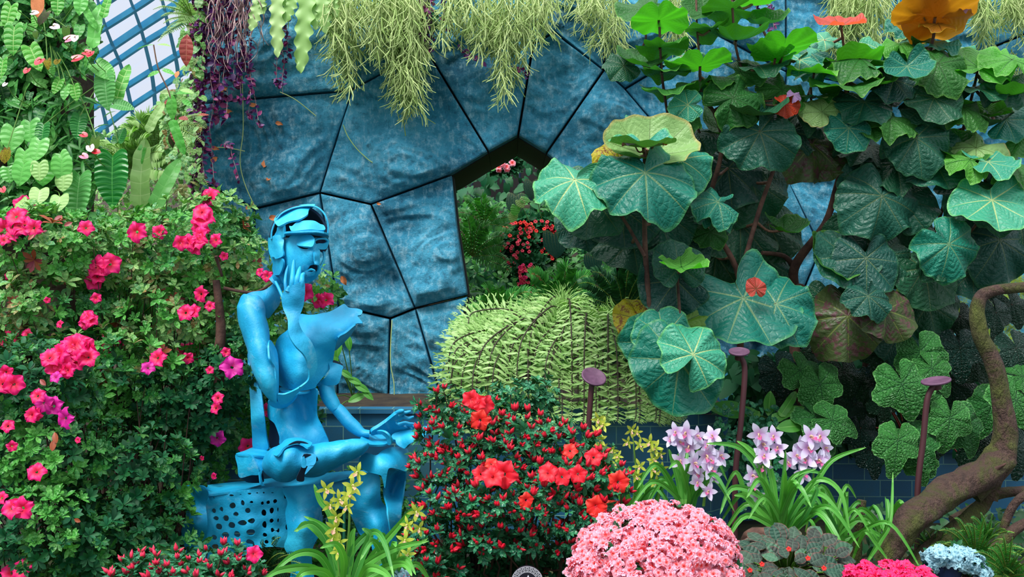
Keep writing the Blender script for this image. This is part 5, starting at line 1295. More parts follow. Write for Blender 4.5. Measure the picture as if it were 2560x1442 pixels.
# ------------------------------------------------------------------ ferns
def frond_arr(pts, W, npair, rg, droopy=.35, crest=False, wpin=.42, mat=0, taper='mid', rmat=1, rr_=.0035, upn=None, curl=0.0):
    """one frond along world points; returns list of (V,F,UV,mat)"""
    q = sm(pts, 12); n = len(q); out = []
    V, Fa, UV = tube_arr(q, [rr_, rr_ * .8, rr_ * .4], 4); out.append((V, Fa, UV, rmat))
    T = np.gradient(q, axis=0); T /= np.linalg.norm(T, axis=1, keepdims=True) + 1e-9
    ref = np.array([0, -1., .35]) if upn is None else np.array(upn, float)
    if not crest: wpin = .8
    lam = leafA(W=.10 * wpin / .42, nt=4, ns=1, fold=.25, droop=droopy, kind='ovate', sweep=.1)[0]
    A = np.linspace(.06, .99, npair) * (n - 1)
    Rs = []; ps = []
    for i, a in enumerate(A):
        k = min(n - 2, int(a)); f = a - k; p = q[k] * (1 - f) + q[k + 1] * f; t = T[k]
        s_ = np.cross(t, ref); s_ /= np.linalg.norm(s_) + 1e-9; nn = np.cross(s_, t)
        u = a / (n - 1)
        L = W * (min(1, .35 + u * 3) * (1 - u ** 4) ** .6 if taper == 'mid' else (1 - u) ** .8 * min(1, .5 + u * 6))
        L = max(L, W * .08)
        for sd in (-1, 1):
            d = s_ * sd + t * .28 + rg.normal(size=3) * .05; d /= np.linalg.norm(d)
            z = nn + rg.normal(size=3) * .12; z -= d * np.dot(z, d); z /= np.linalg.norm(z); x = np.cross(d, z)
            Rs.append(np.stack([x, d, z], 1) * L * rg.uniform(.9, 1.08)); ps.append(p)
            if crest and L > W * .5:
                for c_ in (-.5, .5):
                    tip = p + d * L * .8; d2 = d + t * c_ + rg.normal(size=3) * .15; d2 /= np.linalg.norm(d2)
                    z2 = z - d2 * np.dot(z, d2); z2 /= np.linalg.norm(z2)
                    Rs.append(np.stack([np.cross(d2, z2), d2, z2], 1) * L * .38); ps.append(tip)
    mb = MB(); mb.inst([lam], np.array(Rs), np.array(ps), mat)
    return out, mb

def frond(root, name, pts, W, npair, rg, mats, **kw):
    out, mb = frond_arr(pts, W, npair, rg, **kw)
    for V, Fa, UV, m in out: mb.add(V, Fa, UV, m)
    return mb.build(name, [M[m] for m in mats], root)

def fern(label, base, fronds, W, npair, mats, seed, cat='fern', **kw):
    """fronds: list of px polylines (x,y,Y)"""
    rg = np.random.default_rng(seed); t = thing('fern', label, cat, tuple(base))
    for f in fronds:
        pts = [PN(*p) for p in f]; frond(t, 'frond', pts, W * rg.uniform(.85, 1.12), npair, rg, mats, **kw)
    return t

# cascading pale fern over the planter
rg = np.random.default_rng(77)
fr = []
def arcf(x0, y0, x1, y1, Y0, Y1, lift=60):
    """root at x0,y0, arches up then hangs to the tip x1,y1"""
    lift *= .55
    mx, my = x0 * .55 + x1 * .45, min(y0, y1) - lift
    return [(x0, y0, Y0), ((x0 + mx) / 2, (y0 + my) / 2 - lift * .15, Y0 - .05), (mx, my + lift * .2, (Y0 + Y1) / 2), (x1 * .85 + mx * .15, my * .6 + y1 * .4, Y1), (x1, y1 + 12, Y1 - .05), (x1 - 3, y1 + (38 if y1 > 990 else 20), Y1 - .08)]
L1 = [(1290,860,1150,870,5.7,5.5,80),(1300,880,1130,930,5.7,5.35,90),(1330,900,1125,985,5.6,5.3,100),(1350,860,1170,800,5.8,5.7,60),(1380,900,1150,1010,5.6,5.25,120),(1340,880,1190,900,5.7,5.45,90),(1400,860,1190,1000,5.6,5.25,140),(1400,900,1240,1010,5.6,5.25,100),
      (1430,860,1270,960,5.6,5.3,120),(1440,840,1290,1015,5.6,5.22,160),(1460,860,1330,1000,5.6,5.25,130),(1440,880,1360,1020,5.5,5.2,110),(1380,800,1250,870,5.8,5.5,70),(1430,790,1330,880,5.8,5.5,70)]
L2 = [(1380,790,1500,1010,5.7,5.25,60),(1400,780,1480,960,5.8,5.3,60),(1420,800,1430,1015,5.6,5.22,100),(1450,820,1400,940,5.6,5.3,80),(1470,840,1460,1015,5.5,5.2,120),(1500,840,1545,1015,5.6,5.2,100),(1520,830,1520,1000,5.5,5.22,90),(1530,800,1570,960,5.6,5.3,70),(1550,840,1590,1010,5.6,5.2,70),
      (1560,880,1640,1015,5.6,5.2,50),(1590,900,1680,1010,5.6,5.25,40),(1480,900,1490,1018,5.5,5.2,60),(1350,900,1320,1018,5.5,5.2,60),(1560,930,1600,1018,5.5,5.2,30),(1620,940,1690,1012,5.6,5.3,30),(1290,900,1230,1018,5.5,5.2,80),(1230,900,1180,1015,5.5,5.2,60),(1410,950,1405,1020,5.4,5.2,50),(1640,960,1650,1020,5.5,5.2,20)]
def jit(l, k):
    out = []
    for q in l:
        out.append(q)
        for _ in range(k): out.append(tuple(v + rg.uniform(-30, 30) if i < 4 else v + rg.uniform(.0, .2) for i, v in enumerate(q[:6])) + (q[6],))
    return out
fern('pale green fern spilling left over the blue tiled planter beside the stone doorway', P(1380, 1000, 5.7), [arcf(*q) for q in jit(L1, 2)], .082, 27, ['fernpale', 'rachis'], 41, crest=True, rr_=.005)
fern('pale green fern with dark ribs hanging straight down behind the tilted garden light', P(1500, 1000, 5.7), [arcf(*q) for q in jit(L2, 1)], .078, 27, ['fernpale', 'rachis'], 42, crest=True, rr_=.005)
def burst(cx, cy, Y, n, Lpx, rg, a0=0, a1=360, droop=.4, dep=.25):
    out = []
    for i in range(n):
        a = R(a0 + (a1 - a0) * (i + rg.uniform(-.3, .3)) / max(1, n - 1)); L = Lpx * rg.uniform(.7, 1.1)
        dx, dy = math.sin(a) * L, -math.cos(a) * L
        out.append([(cx, cy, Y), (cx + dx * .4, cy + dy * .5, Y - dep * .4), (cx + dx * .75, cy + dy * .8 + droop * L * .1, Y - dep * .8), (cx + dx, cy + dy + droop * L * .45, Y - dep)])
    return out
rg = np.random.default_rng(5)
fern('mid green fern behind the pale ferns below the red bedding flowers', P(1420, 840, 6.3), burst(1400, 780, 6.3, 12, 130, rg, -100, 100), .07, 26, ['fernmid', 'rachisg'], 43)
fern('mid green fern left in the doorway against the stone panel edge', P(1250, 840, 6.3), burst(1250, 800, 6.3, 11, 120, rg, -110, 110), .06, 26, ['fernmid', 'rachisg'], 44)
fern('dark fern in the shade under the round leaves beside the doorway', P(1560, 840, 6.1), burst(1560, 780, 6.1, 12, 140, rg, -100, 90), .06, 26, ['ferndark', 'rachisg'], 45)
fern('bushy bright fern growing under the crawling roots in the bottom right corner', P(2460, 1400, 4.1), burst(2440, 1400, 4.15, 20, 130, rg, -100, 110) + burst(2520, 1440, 4.0, 16, 120, rg, -100, 100) + burst(2470, 1350, 4.3, 8, 80, rg, -70, 70), .030, 30, ['fernmid', 'rachisg'], 46, taper='tip')
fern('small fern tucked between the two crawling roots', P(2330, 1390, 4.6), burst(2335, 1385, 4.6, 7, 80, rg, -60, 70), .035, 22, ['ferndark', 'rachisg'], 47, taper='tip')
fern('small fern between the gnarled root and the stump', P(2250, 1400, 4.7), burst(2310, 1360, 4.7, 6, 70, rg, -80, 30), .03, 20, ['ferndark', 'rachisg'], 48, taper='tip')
fern('green fern poking out beside the perforated bench bottom left', P(440, 1430, 3.9), burst(460, 1420, 3.95, 5, 85, rg, -90, -20), .035, 18, ['fernmid', 'rachisg'], 49, taper='tip')
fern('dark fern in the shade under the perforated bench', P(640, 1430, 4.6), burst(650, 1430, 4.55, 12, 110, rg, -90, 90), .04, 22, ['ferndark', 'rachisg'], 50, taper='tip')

# ------------------------------------------------------------------ strap-leaved orchids
def strapleaf(root, pts, w, rg, mat='strap', name='leaf'):
    q = sm(pts, 6); n = len(q); T = np.gradient(q, axis=0); T /= np.linalg.norm(T, axis=1, keepdims=True)
    V = []; UV = []
    side0 = np.cross(T[0], [0, -1, .2]); 
    for i in range(n):
        s_ = np.cross(T[i], [0.15, -1, .25]); s_ /= np.linalg.norm(s_) + 1e-9
        nn = np.cross(s_, T[i]); u = i / (n - 1); ww = w * min(1, .45 + u * 2) * (1 - u ** 3) ** .8 + .0008
        for j, a in enumerate((-1, -.5, 0, .5, 1)):
            V.append(q[i] + s_ * a * ww + nn * (abs(a) * ww * .35)); UV.append((j / 4, u))
    mb = MB(); mb.add(V, gridfaces(n, 5), UV); return mb.build(name, M[mat], root)

def orchid_flower(pw=.27):
    pet = MB(); lip = MB(); l = leafA(W=pw, nt=6, ns=2, fold=-.1, droop=.15, cup=-.1, kind='ovate')[0]
    for a, t, s_ in ((0, 12, 1.0), (72, 18, .95), (-72, 18, .95), (142, 22, .98), (-142, 22, .98)):
        Mx = np.array(Matrix.Rotation(R(a), 3, 'Z') @ Matrix.Rotation(R(t), 3, 'X')) * s_
        pet.add(l[0] @ Mx.T, l[1], l[2], 0)
    l = leafA(W=.30, nt=6, ns=2, fold=.9, droop=-.1, cup=0, kind='obov', wave=.06)[0]
    Mx = np.array(Matrix.Rotation(R(180), 3, 'Z') @ Matrix.Rotation(R(50), 3, 'X')) * .62
    lip.add(l[0] @ Mx.T, l[1], l[2], 0)
    V, Fa, UV = tube_arr(np.array([[0, .02, 0], [0, .1, .22], [0, .02, .42]]), [.06, .06, .03], 8); lip.add(V, Fa, np.zeros((len(V), 2)), 0)
    return pet.mesh('orchid_petals_shape'), lip.mesh('orchid_lip_shape')
OPY, OLY = orchid_flower(.19); OPY.materials.append(M['orchidyellow']); OP, OL = orchid_flower(); OP.materials.append(M['orchidwhite']); OL.materials.append(M['orchidlip'])

def cymbidium(label, base, spikes, leaves, petalm, lipm, fl, seed, stake=None, lw=.011):
    r2 = random.Random(seed); rg = np.random.default_rng(seed)
    t = thing('orchid', label, 'orchid', tuple(base))
    for lf in leaves: strapleaf(t, [PN(*p) for p in lf], lw * r2.uniform(.8, 1.15), rg)
    for sp, flowers, Y in spikes:
        mb = MB(); tube(mb, [tuple(P(*p, Y)) for p in sp], [.005, .004, .002], 6); s_ = mb.build('flower_spike', M['gstalk'], t)
        for f in flowers:
            px, py = f[0], f[1]; sz = (f[2] if len(f) > 2 else fl) * r2.uniform(.9, 1.1)
            n = Vector((r2.uniform(-.7, .7), -1, r2.uniform(-.35, .35)))
            Mx = Matrix.Translation(P(px, py, Y - .03 - r2.uniform(0, .03))) @ n.to_track_quat('Z', 'Y').to_matrix().to_4x4() @ Matrix.Rotation(r2.uniform(-.5, .5), 4, 'Z') @ Matrix.Scale(sz * Y / F, 4)
            o = place('flower', OPY if petalm == 'orchidyellow' else OP, Mx, s_, [M[petalm]])
            o2 = bpy.data.objects.new('lip', OL); COL.objects.link(o2); o2.parent = o
            o2.material_slots[0].link = 'OBJECT'; o2.material_slots[0].material = M[lipm]
    if stake:
        mb = MB(); tube(mb, [tuple(P(*p)) for p in stake], .005, 8); mb.build('stake', M['stake'], t)
    return t
def strapset(cx, cy, Y, n, L, seed, a0=-75, a1=75, spread=10):
    r2 = random.Random(seed); out = []
    for i in range(n):
        a = R(a0 + (a1 - a0) * i / (n - 1) + r2.uniform(-6, 6)); l = L * r2.uniform(.65, 1.1); x = cx + r2.uniform(-spread, spread)
        dx, up = math.sin(a) * l, math.cos(a) * l
        dr = abs(math.sin(a)) * l * .55 + r2.uniform(0, .15) * l; dy = r2.uniform(-.25, .2)
        out.append([(x, cy, Y), (x + dx * .22, cy - up * .45 - l * .08, Y + dy * .3), (x + dx * .6, cy - up * .85 - l * .05, Y + dy * .7), (x + dx, cy - up + dr, Y + dy)])
    return out
# thin leaf list: hand placed for the front orchids
Yf = 3.45
cymbidium('yellow-green orchid on a green stake in front of the bench, leaves arching forward', P(860, 1500, Yf),
  [([(848,1440),(842,1330),(835,1240),(828,1215)], [(815,1222,30),(848,1250,30),(825,1262,26),(842,1292,28),(838,1320,28),(848,1355,26),(832,1345,22),(845,1378,22)], Yf),
   ([(860,1440),(872,1330),(876,1230),(890,1165)], [(895,1180,30),(880,1215,30),(872,1235,24),(868,1265,24)], Yf)],
  [[(830,1460,Yf),(780,1420,Yf-.1),(700,1425,Yf-.2),(660,1450,Yf-.25)],[(840,1460,Yf),(800,1390,Yf-.05),(740,1385,Yf-.1),(672,1440,Yf-.15)],[(845,1460,Yf),(820,1360,Yf),(780,1310,Yf-.02),(735,1328,Yf-.05)],[(860,1460,Yf),(835,1380,Yf),(770,1310,Yf),(740,1330,Yf)],
   [(870,1460,Yf),(880,1380,Yf),(930,1330,Yf),(960,1355,Yf-.1),(985,1445,Yf-.2)],[(870,1460,Yf),(915,1410,Yf),(990,1370,Yf-.05),(1072,1352,Yf-.1)],[(880,1460,Yf),(940,1380,Yf+.05),(1000,1310,Yf+.05),(1040,1260,Yf)],[(880,1460,Yf),(950,1400,Yf+.1),(1010,1380,Yf+.1),(1070,1345,Yf+.1)],
   [(865,1460,Yf),(875,1400,Yf),(880,1340,Yf),(888,1320,Yf)],[(850,1460,Yf),(830,1300,Yf),(800,1250,Yf),(785,1210,Yf)],[(860,1460,Yf),(850,1380,Yf),(815,1320,Yf),(760,1290,Yf)],[(895,1460,Yf),(920,1420,Yf-.1),(960,1430,Yf-.15),(985,1460,Yf-.2)],[(880,1460,Yf),(900,1400,Yf),(925,1340,Yf),(905,1320,Yf)],[(905,1460,Yf),(960,1440,Yf),(1000,1400,Yf),(1030,1390,Yf)],
   [(835,1460,Yf),(810,1430,Yf-.1),(760,1430,Yf-.2),(735,1460,Yf-.2)],[(855,1460,Yf),(860,1400,Yf-.1),(840,1360,Yf-.2),(800,1370,Yf-.25)],[(890,1460,Yf),(960,1420,Yf),(1010,1410,Yf-.1),(1030,1440,Yf-.15)]],
  'orchidyellow', 'orchidlipcream', 28, 61, stake=[(862,1206,Yf),(860,1330,Yf),(858,1460,Yf)], lw=.013)
cymbidium('yellow-green orchid spike leaning out left of the crimson-budded azalea', P(985, 1500, 3.5),
  [([(975,1450),(1000,1380),(1025,1320),(1045,1265)], [(1042,1278,28),(1020,1312,26),(1048,1320,24),(1012,1350,26),(1020,1385,24),(1005,1400,22)], 3.5)],
  strapset(985, 1460, 3.55, 6, 130, 8, -30, 60), 'orchidyellow', 'orchidlipcream', 26, 62, lw=.011)
Ym = 4.75
cymbidium('small yellow-green orchid spike right behind the crimson-budded azalea', P(1500, 1300, Ym),
  [([(1495,1260),(1490,1180),(1492,1110),(1498,1045)], [(1497,1048,24),(1508,1062,22),(1490,1082,22),(1500,1098,22),(1484,1112,22),(1505,1120,20),(1495,1150,20),(1512,1160,18)], Ym)], strapset(1500, 1270, Ym, 6, 110, 9, -40, 40), 'orchidyellow', 'orchidlipcream', 22, 63, lw=.009)
cymbidium('group of three yellow-green orchid spikes in front of the blue tiles', P(1590, 1330, 4.6),
  [([(1575,1290),(1590,1200),(1585,1120),(1580,1075)], [(1578,1075,22),(1570,1105,20),(1598,1112,22),(1592,1080,16)], 4.6), ([(1560,1290),(1550,1200),(1535,1140),(1530,1125)], [(1532,1125,20),(1545,1140,18),(1540,1160,18),(1552,1178,18)], 4.6),
   ([(1650,1290),(1645,1210),(1635,1140),(1625,1108)], [(1625,1105,22),(1638,1120,24),(1650,1135,20),(1632,1150,22),(1655,1170,20),(1630,1175,22),(1640,1205,20),(1600,1165,22),(1590,1190,18)], 4.55)],
  strapset(1600, 1300, 4.6, 14, 170, 10, -60, 60, 40), 'orchidyellow', 'orchidlipcream', 21, 64, lw=.010)
Yo = 4.35
cymbidium('leftmost of the three lilac-white orchids, just above the salmon azalea', P(1730, 1340, Yo),
  [([(1758,1265),(1762,1210),(1750,1130),(1720,1090),(1690,1085)], [(1690,1080,30),(1715,1082,32),(1742,1090,28),(1698,1105,28),(1722,1115,32),(1678,1098,22)], Yo),
   ([(1760,1265),(1768,1180),(1780,1120),(1782,1085)], [(1782,1090,30),(1770,1112,34),(1765,1138,32),(1800,1140,30),(1778,1150,28),(1772,1172,34),(1785,1188,26),(1700,1152,30),(1735,1158,30),(1742,1180,26),(1772,1228,24),(1745,1205,22)], Yo)],
  strapset(1715, 1290, Yo + .05, 12, 190, 12, -60, 55, 16) + [[(1712,1260,Yo),(1714,1200,Yo),(1730,1150,Yo),(1745,1122,Yo)],[(1705,1260,Yo),(1695,1200,Yo),(1680,1150,Yo),(1672,1122,Yo)]], 'orchidwhite', 'orchidlip', 30, 65, lw=.012)
Yp = 4.3
lv = [[(1950,1340,Yp),(1952,1260,Yp),(1960,1180,Yp),(1964,1125,Yp)],[(1960,1340,Yp),(1962,1270,Yp-.05),(1962,1230,Yp-.08),(1955,1200,Yp-.1)],[(1965,1345,Yp),(2010,1290,Yp-.1),(2040,1230,Yp-.12),(2035,1215,Yp-.12)],
      [(1970,1300,Yp),(2030,1220,Yp),(2080,1150,Yp),(2165,1118,Yp)],[(1975,1280,Yp),(2040,1200,Yp),(2100,1230,Yp-.05),(2125,1340,Yp-.1)],[(1980,1330,Yp),(2040,1280,Yp-.1),(2090,1340,Yp-.2),(2120,1420,Yp-.25)],[(1975,1300,Yp),(2020,1240,Yp),(2060,1240,Yp-.05),(2105,1290,Yp-.1)],
      [(1940,1310,Yp),(1900,1240,Yp),(1830,1220,Yp-.05),(1800,1285,Yp-.1)],[(1935,1300,Yp),(1910,1200,Yp),(1850,1120,Yp),(1765,1108,Yp-.05)],[(1930,1290,Yp),(1900,1160,Yp),(1870,1120,Yp),(1842,1102,Yp)],[(1935,1320,Yp),(1890,1270,Yp),(1860,1240,Yp),(1835,1238,Yp)],[(1925,1320,Yp),(1870,1250,Yp+.05),(1840,1180,Yp+.05),(1810,1230,Yp+.05)],
      [(1945,1300,Yp),(1930,1200,Yp),(1915,1160,Yp),(1890,1205,Yp)],[(1985,1330,Yp),(2020,1300,Yp),(2040,1330,Yp-.1),(2045,1350,Yp-.1)],[(1960,1320,Yp),(1980,1240,Yp),(2010,1180,Yp),(2060,1185,Yp)],[(1950,1310,Yp),(1960,1240,Yp),(1985,1190,Yp),(2040,1172,Yp)]]
cymbidium('lilac-white orchid in the middle of the three, with a long arching clump of strap leaves', P(1955, 1420, Yp),
  [([(1925,1300),(1935,1230),(1925,1150),(1900,1085)], [(1898,1085,34),(1905,1110,34),(1935,1090,32),(1945,1120,30),(1910,1140,34),(1880,1190,30),(1905,1165,28),(1880,1215,26),(1895,1240,24)], Yp + .05)], lv + strapset(1955, 1345, Yp, 14, 190, 14, -70, 70, 14), 'orchidwhite', 'orchidlip', 32, 66, lw=.013)
cymbidium('lilac-white orchid, rightmost of the three, tied to a dark green stake', P(2020, 1420, Yp + .2),
  [([(2015,1330),(2030,1230),(2035,1150),(2030,1085)], [(2025,1092,32),(2052,1090,34),(2000,1115,32),(2020,1120,34),(2062,1120,30),(1990,1140,30),(2015,1150,34),(2045,1150,28),(1970,1155,28),(2005,1185,30),(2050,1150,26),(2065,1150,20)], Yp + .15)],
  strapset(2090, 1380, Yp + .15, 16, 200, 15, -50, 75, 30) + strapset(2210, 1330, Yp + .25, 8, 110, 17, -80, 80, 12) + [[(2170,1400,Yp),(2200,1350,Yp),(2225,1300,Yp),(2232,1180,Yp+.1)],[(2130,1400,Yp),(2160,1330,Yp-.1),(2190,1360,Yp-.1),(2220,1400,Yp-.1)]],
  'orchidwhite', 'orchidlip', 32, 67, stake=[(2036,1100,4.5),(2030,1220,4.5),(2020,1330,4.5)], lw=.012)

# bronze-leaved ground plant
def leafplant(name, label, cat, base, items, TM, mats, Y, stalk='gstalk', origin=None, group=None, leafname='leaf', stalks=True):
    """items: (px,py,len px,a,pitch,mat idx[,Y])"""
    t = thing(name, label, cat, tuple(base), group)
    for it in items:
        px, py, L, a, pt, m = it[:6]; y = it[6] if len(it) > 6 else Y
        me = TM[rndL.randrange(len(TM))] if isinstance(TM, list) else TM
        Mx = Matrix.Translation(P(px, py, y)) @ leafrot(a, pt, rndL.uniform(-12, 12)) @ Matrix.Scale(L * y / F, 4)
        o = place(leafname, me, Mx, t, [M[m]])
        if stalks:
            c = P(px, py, y); b = origin(px, py, y) if origin else Vector(base)
            v = b - c
            if v.length > .3: v = v * (.3 / v.length)
            V, Fa, UV = tube_arr(sm([tuple(c + v + Vector((0, .05, 0))), tuple(c + v * .45 + Vector((0, .03, .01))), tuple(c)], 4), [.003, .0025], 5)
            Mi = np.array(Mx.inverted()); Vi = V @ Mi[:3, :3].T + Mi[:3, 3]
            mb = MB(); mb.add(Vi, Fa, UV); p = mb.build('petiole', M[stalk]); p.parent = o
    return t
def LM(name, **kw):
    me = tmesh(leafA(**kw), name); me.materials.append(M['heart']); return me
EPI = [LM('broad_leaf_shape', W=.34, nt=8, ns=3, fold=.15, droop=.15, cup=.1, kind='ovate', wave=.02), LM('broad_leaf_shape', W=.36, nt=8, ns=3, fold=.05, droop=.3, cup=.15, kind='ovate', wave=.03, seed=2)]
r3 = random.Random(9); it = []
for i in range(150):
    a = r3.uniform(0, 360); rr_ = math.sqrt(r3.random()) ; x = 1975 + math.sin(R(a)) * rr_ * 125; y = 1405 - math.cos(R(a)) * rr_ * 62
    it.append((x, y, r3.uniform(38, 58), math.degrees(math.atan2(x - 1975, -(y - 1410))) + r3.uniform(-30, 30), r3.uniform(25, 65), 'episcia', 3.75 + (1405 - y) * .003 + r3.uniform(-.05, .05)))
leafplant('ground_cover_plant', 'low mound of bronze-green veined leaves beside the salmon azalea', 'ground cover plant', P(1975, 1470, 3.9), it, EPI, None, 3.8)
for x, y in ((1972,1372),(2020,1395),(1875,1425),(1905,1410),(2060,1420)):
    place('flower', FLM[0], Matrix.Translation(P(x, y, 3.62)) @ Matrix.Rotation(1.2, 4, 'X') @ Matrix.Scale(.011, 4), bpy.data.objects['ground_cover_plant'], [M['coral'], M['stamen']])
# piece of bark lying behind it
t = thing('bark_piece', 'reddish lump of bark lying behind the bronze-leaved mound', 'bark', tuple(P(1890, 1345, 4.25)))
mb = MB(); tube(mb, [tuple(P(*p)) for p in ((1862,1350,4.25),(1885,1338,4.2),(1915,1335,4.2),(1945,1345,4.25))], [.02,.035,.03,.015], 14, rough=.5); mb.build('bark', M['bark'], t)
# round plaque at the bottom edge
t = thing('round_plaque', 'small round black plaque with a white meander ring, cut by the bottom edge', 'plaque', tuple(P(1320, 1500, 3.3)))
c = P(1318, 1455, 3.3); r = 40 * 3.3 / F
def disc(mb, cx, cz, y, r0, r1, n=64, mat=0, a0=0, a1=2 * PI):
    V = [];
    for k in range(n + 1):
        a = a0 + (a1 - a0) * k / n
        V += [(cx + r0 * math.cos(a), y, cz + r0 * math.sin(a)), (cx + r1 * math.cos(a), y, cz + r1 * math.sin(a))]
    mb.add(V, gridfaces(n + 1, 2), None, mat)
mb = MB(); V = []
for rr_, yy in ((0, 0), (r, 0), (r, .012), (0, .012)):
    for k in range(64): V.append((c.x + rr_ * math.cos(2 * PI * k / 64), c.y + yy, c.z + rr_ * math.sin(2 * PI * k / 64)))
mb.add(V, gridfaces(4, 64, True)); mb.build('plaque_face', M['signblack'], t, smooth=False)
mb = MB(); yy = c.y - .0012
disc(mb, c.x, c.z, yy, r * .965, r * .995); disc(mb, c.x, c.z, yy, r * .62, r * .645)
for k in range(22):
    a = 2 * PI * k / 22; da = 2 * PI / 22
    def arcb(r0, r1, f0, f1): disc(mb, c.x, c.z, yy, r * r0, r * r1, 3, 0, a + da * f0, a + da * f1)
    arcb(.90, .93, .08, .88); arcb(.68, .71, .08, .88); arcb(.70, .92, .08, .2); arcb(.76, .92, .76, .88); arcb(.76, .79, .36, .88); arcb(.78, .86, .36, .46); arcb(.83, .86, .36, .62)
# small leaf-like emblem
for s_ in (1,):
    P0 = [(-.02, .30), (.06, .46), (.10, .40), (.12, .28), (.05, .25), (.12, .22), (-.06, .20), (.02, .26)]
    mb.add([(c.x + x * r, yy, c.z + z * r) for x, z in P0], [(0, 1, 2), (0, 2, 3), (0, 3, 4), (4, 5, 6), (4, 6, 7)])
mb.build('printed_ring', M['signwhite'], t, smooth=False)
mb = MB(); tube(mb, [tuple(c + Vector((0, .008, -.02))), (c.x, c.y + .01, .16)], .006, 8); mb.build('post', M['signblack'], t)
# ------------------------------------------------------------------ hanging plants on the wall top
def threadclump(label, cols, seed, n, Y=6.15):
    """pale branching thread stems; cols: (x0, x1, top, bottom)"""
    rg = np.random.default_rng(seed); x_ = (cols[0][0] + cols[-1][1]) / 2
    t = thing('rhipsalis', label, 'hanging cactus', tuple(P(x_, -60, Y)))
    st_ = MB(); w_ = np.array([(c[1] - c[0]) * (c[3] - c[2]) for c in cols], float); w_ /= w_.sum()
    for s_ in range(int(n * .5)):
        c = cols[rg.choice(len(cols), p=w_)]
        x = rg.uniform(c[0], c[1]); u = abs((x - (c[0] + c[1]) / 2) / max(1, (c[1] - c[0]) / 2))
        bot = c[2] + (c[3] - c[2]) * (1 - u * u * .55) * (rg.random() ** .45); y = c[2] + rg.uniform(-20, 20)
        if bot < y + 20: bot = y + 25
        yy = Y + rg.uniform(-.18, .12)
        pts = []; k = max(3, int((bot - y) / 28)); dx = rg.uniform(-.25, .25)
        for i in range(k + 1):
            pts.append((x, y + (bot - y) * i / k, yy)); x += rg.normal() * 5 + dx * 6
        q = np.array([PN(*p) for p in pts])
        V, Fa, UV = tube_arr(q, [.005, .004, .003], 3); st_.add(V, Fa, UV)
        # forking tips
        for i in range(1, k + 1):
            for f in range(rg.integers(1, 4) if i < k else 5):
                a = rg.uniform(-.9, .9); L = rg.uniform(18, 42); p = pts[i]
                e1 = (p[0] + math.sin(a) * L, p[1] + math.cos(a) * L, yy + rg.uniform(-.06, .04))
                a2 = a + rg.uniform(-.6, .6); e2 = (e1[0] + math.sin(a2) * L * .6, e1[1] + math.cos(a2) * L * .6, e1[2])
                V, Fa, UV = tube_arr(np.array([PN(*p), PN(*e1), PN(*e2)]), [.0036, .003, .0022], 3); st_.add(V, Fa, UV)
                if rg.random() < .6:
                    a3 = a - rg.uniform(.3, .7); e3 = (e1[0] + math.sin(a3) * L * .5, e1[1] + math.cos(a3) * L * .5, e1[2]); V, Fa, UV = tube_arr(np.array([PN(*e1), PN(*e3)]), [.003, .0022], 3); st_.add(V, Fa, UV)
    o = st_.build('stems', M['rhips'], t); o['kind'] = 'stuff'
    return t
threadclump('pale thread-stemmed hanging cactus, leftmost curtain right of the wavy fern leaves', [(815,900,-40,185),(850,880,0,235),(900,1010,-40,130)], 1, 150)
threadclump('pale thread-stemmed hanging cactus, longest curtain over the middle of the stone wall', [(940,1060,-40,200),(975,1060,60,285),(1000,1040,120,300),(1040,1075,-20,150)], 2, 190)
threadclump('pale thread-stemmed hanging cactus between two purple vines near the doorway peak', [(1100,1180,-40,110),(1190,1250,20,140),(1240,1300,60,235),(1180,1320,-40,120),(1300,1390,-40,110)], 3, 230)
threadclump('pale thread-stemmed hanging cactus above the left round leaves', [(1420,1480,-40,60),(1480,1560,-40,110),(1510,1545,40,130),(1660,1720,-30,90)], 4, 110)
threadclump('pale thread-stemmed hanging cactus between the pink and the orange-brown leaf', [(2070,2160,-40,120),(2120,2230,-40,100),(2060,2100,60,140),(2210,2300,20,100),(2270,2300,120,230)], 5, 190)
threadclump('pale thread-stemmed hanging cactus in the top right corner', [(2420,2560,-40,60),(2440,2480,0,100),(2520,2600,-40,90),(2450,2560,120,190)], 6, 120)
threadclump('thin sparse pale thread stems hanging beside the broad fern leaf', [(700,740,-40,40),(1330,1370,-40,60)], 7, 14)

def purplevine(label, strands, seed, mat='purple', Y=6.1, lpx=14):
    rg = np.random.default_rng(seed)
    t = thing('purple_vine', label, 'vine', tuple(P(strands[0][0][0], -60, Y)), 'purple vines trailing down the stone wall')
    mb = MB(); st_ = MB(); l = leafA(W=.30, nt=3, ns=1, fold=.3, droop=.2, kind='ovate')
    for s_ in strands:
        q = sm([PN(p[0], p[1], (p[2] if len(p) > 2 else Y)) for p in s_], 10); V, Fa, UV = tube_arr(q, .002, 3); st_.add(V, Fa, UV)
        L = np.linalg.norm(np.diff(q, axis=0), axis=1).sum(); n = int(L / (lpx * Y / F) * 3.2)
        k = rg.integers(0, len(q), n); f = rg.random((n, 1)); k2 = np.minimum(k + 1, len(q) - 1)
        p = q[k] * (1 - f) + q[k2] * f; N = rg.normal(size=(n, 3)) * .6 + np.array([0, -.8, .5])
        mb.inst(l, frames(N, rg.uniform(0, 6.28, n), lpx * Y / F * rg.uniform(.7, 1.3, n)), p + rg.normal(size=(n, 3)) * .004)
    mb.build('leaves', M[mat], t); st_.build('stems', M['root'], t)
    return t
def strandset(xs, rg, top=-40):
    out = []
    for x, b in xs:
        y = top; p = []
        while y < b: p.append((x, y, 6.1 + rg.uniform(-.05, .05))); y += 40; x += rg.uniform(-7, 7)
        p.append((x, b, 6.12)); out.append(p if len(p) > 1 else p + [(x, b + 20, 6.12)])
    return out
rgv = np.random.default_rng(11)
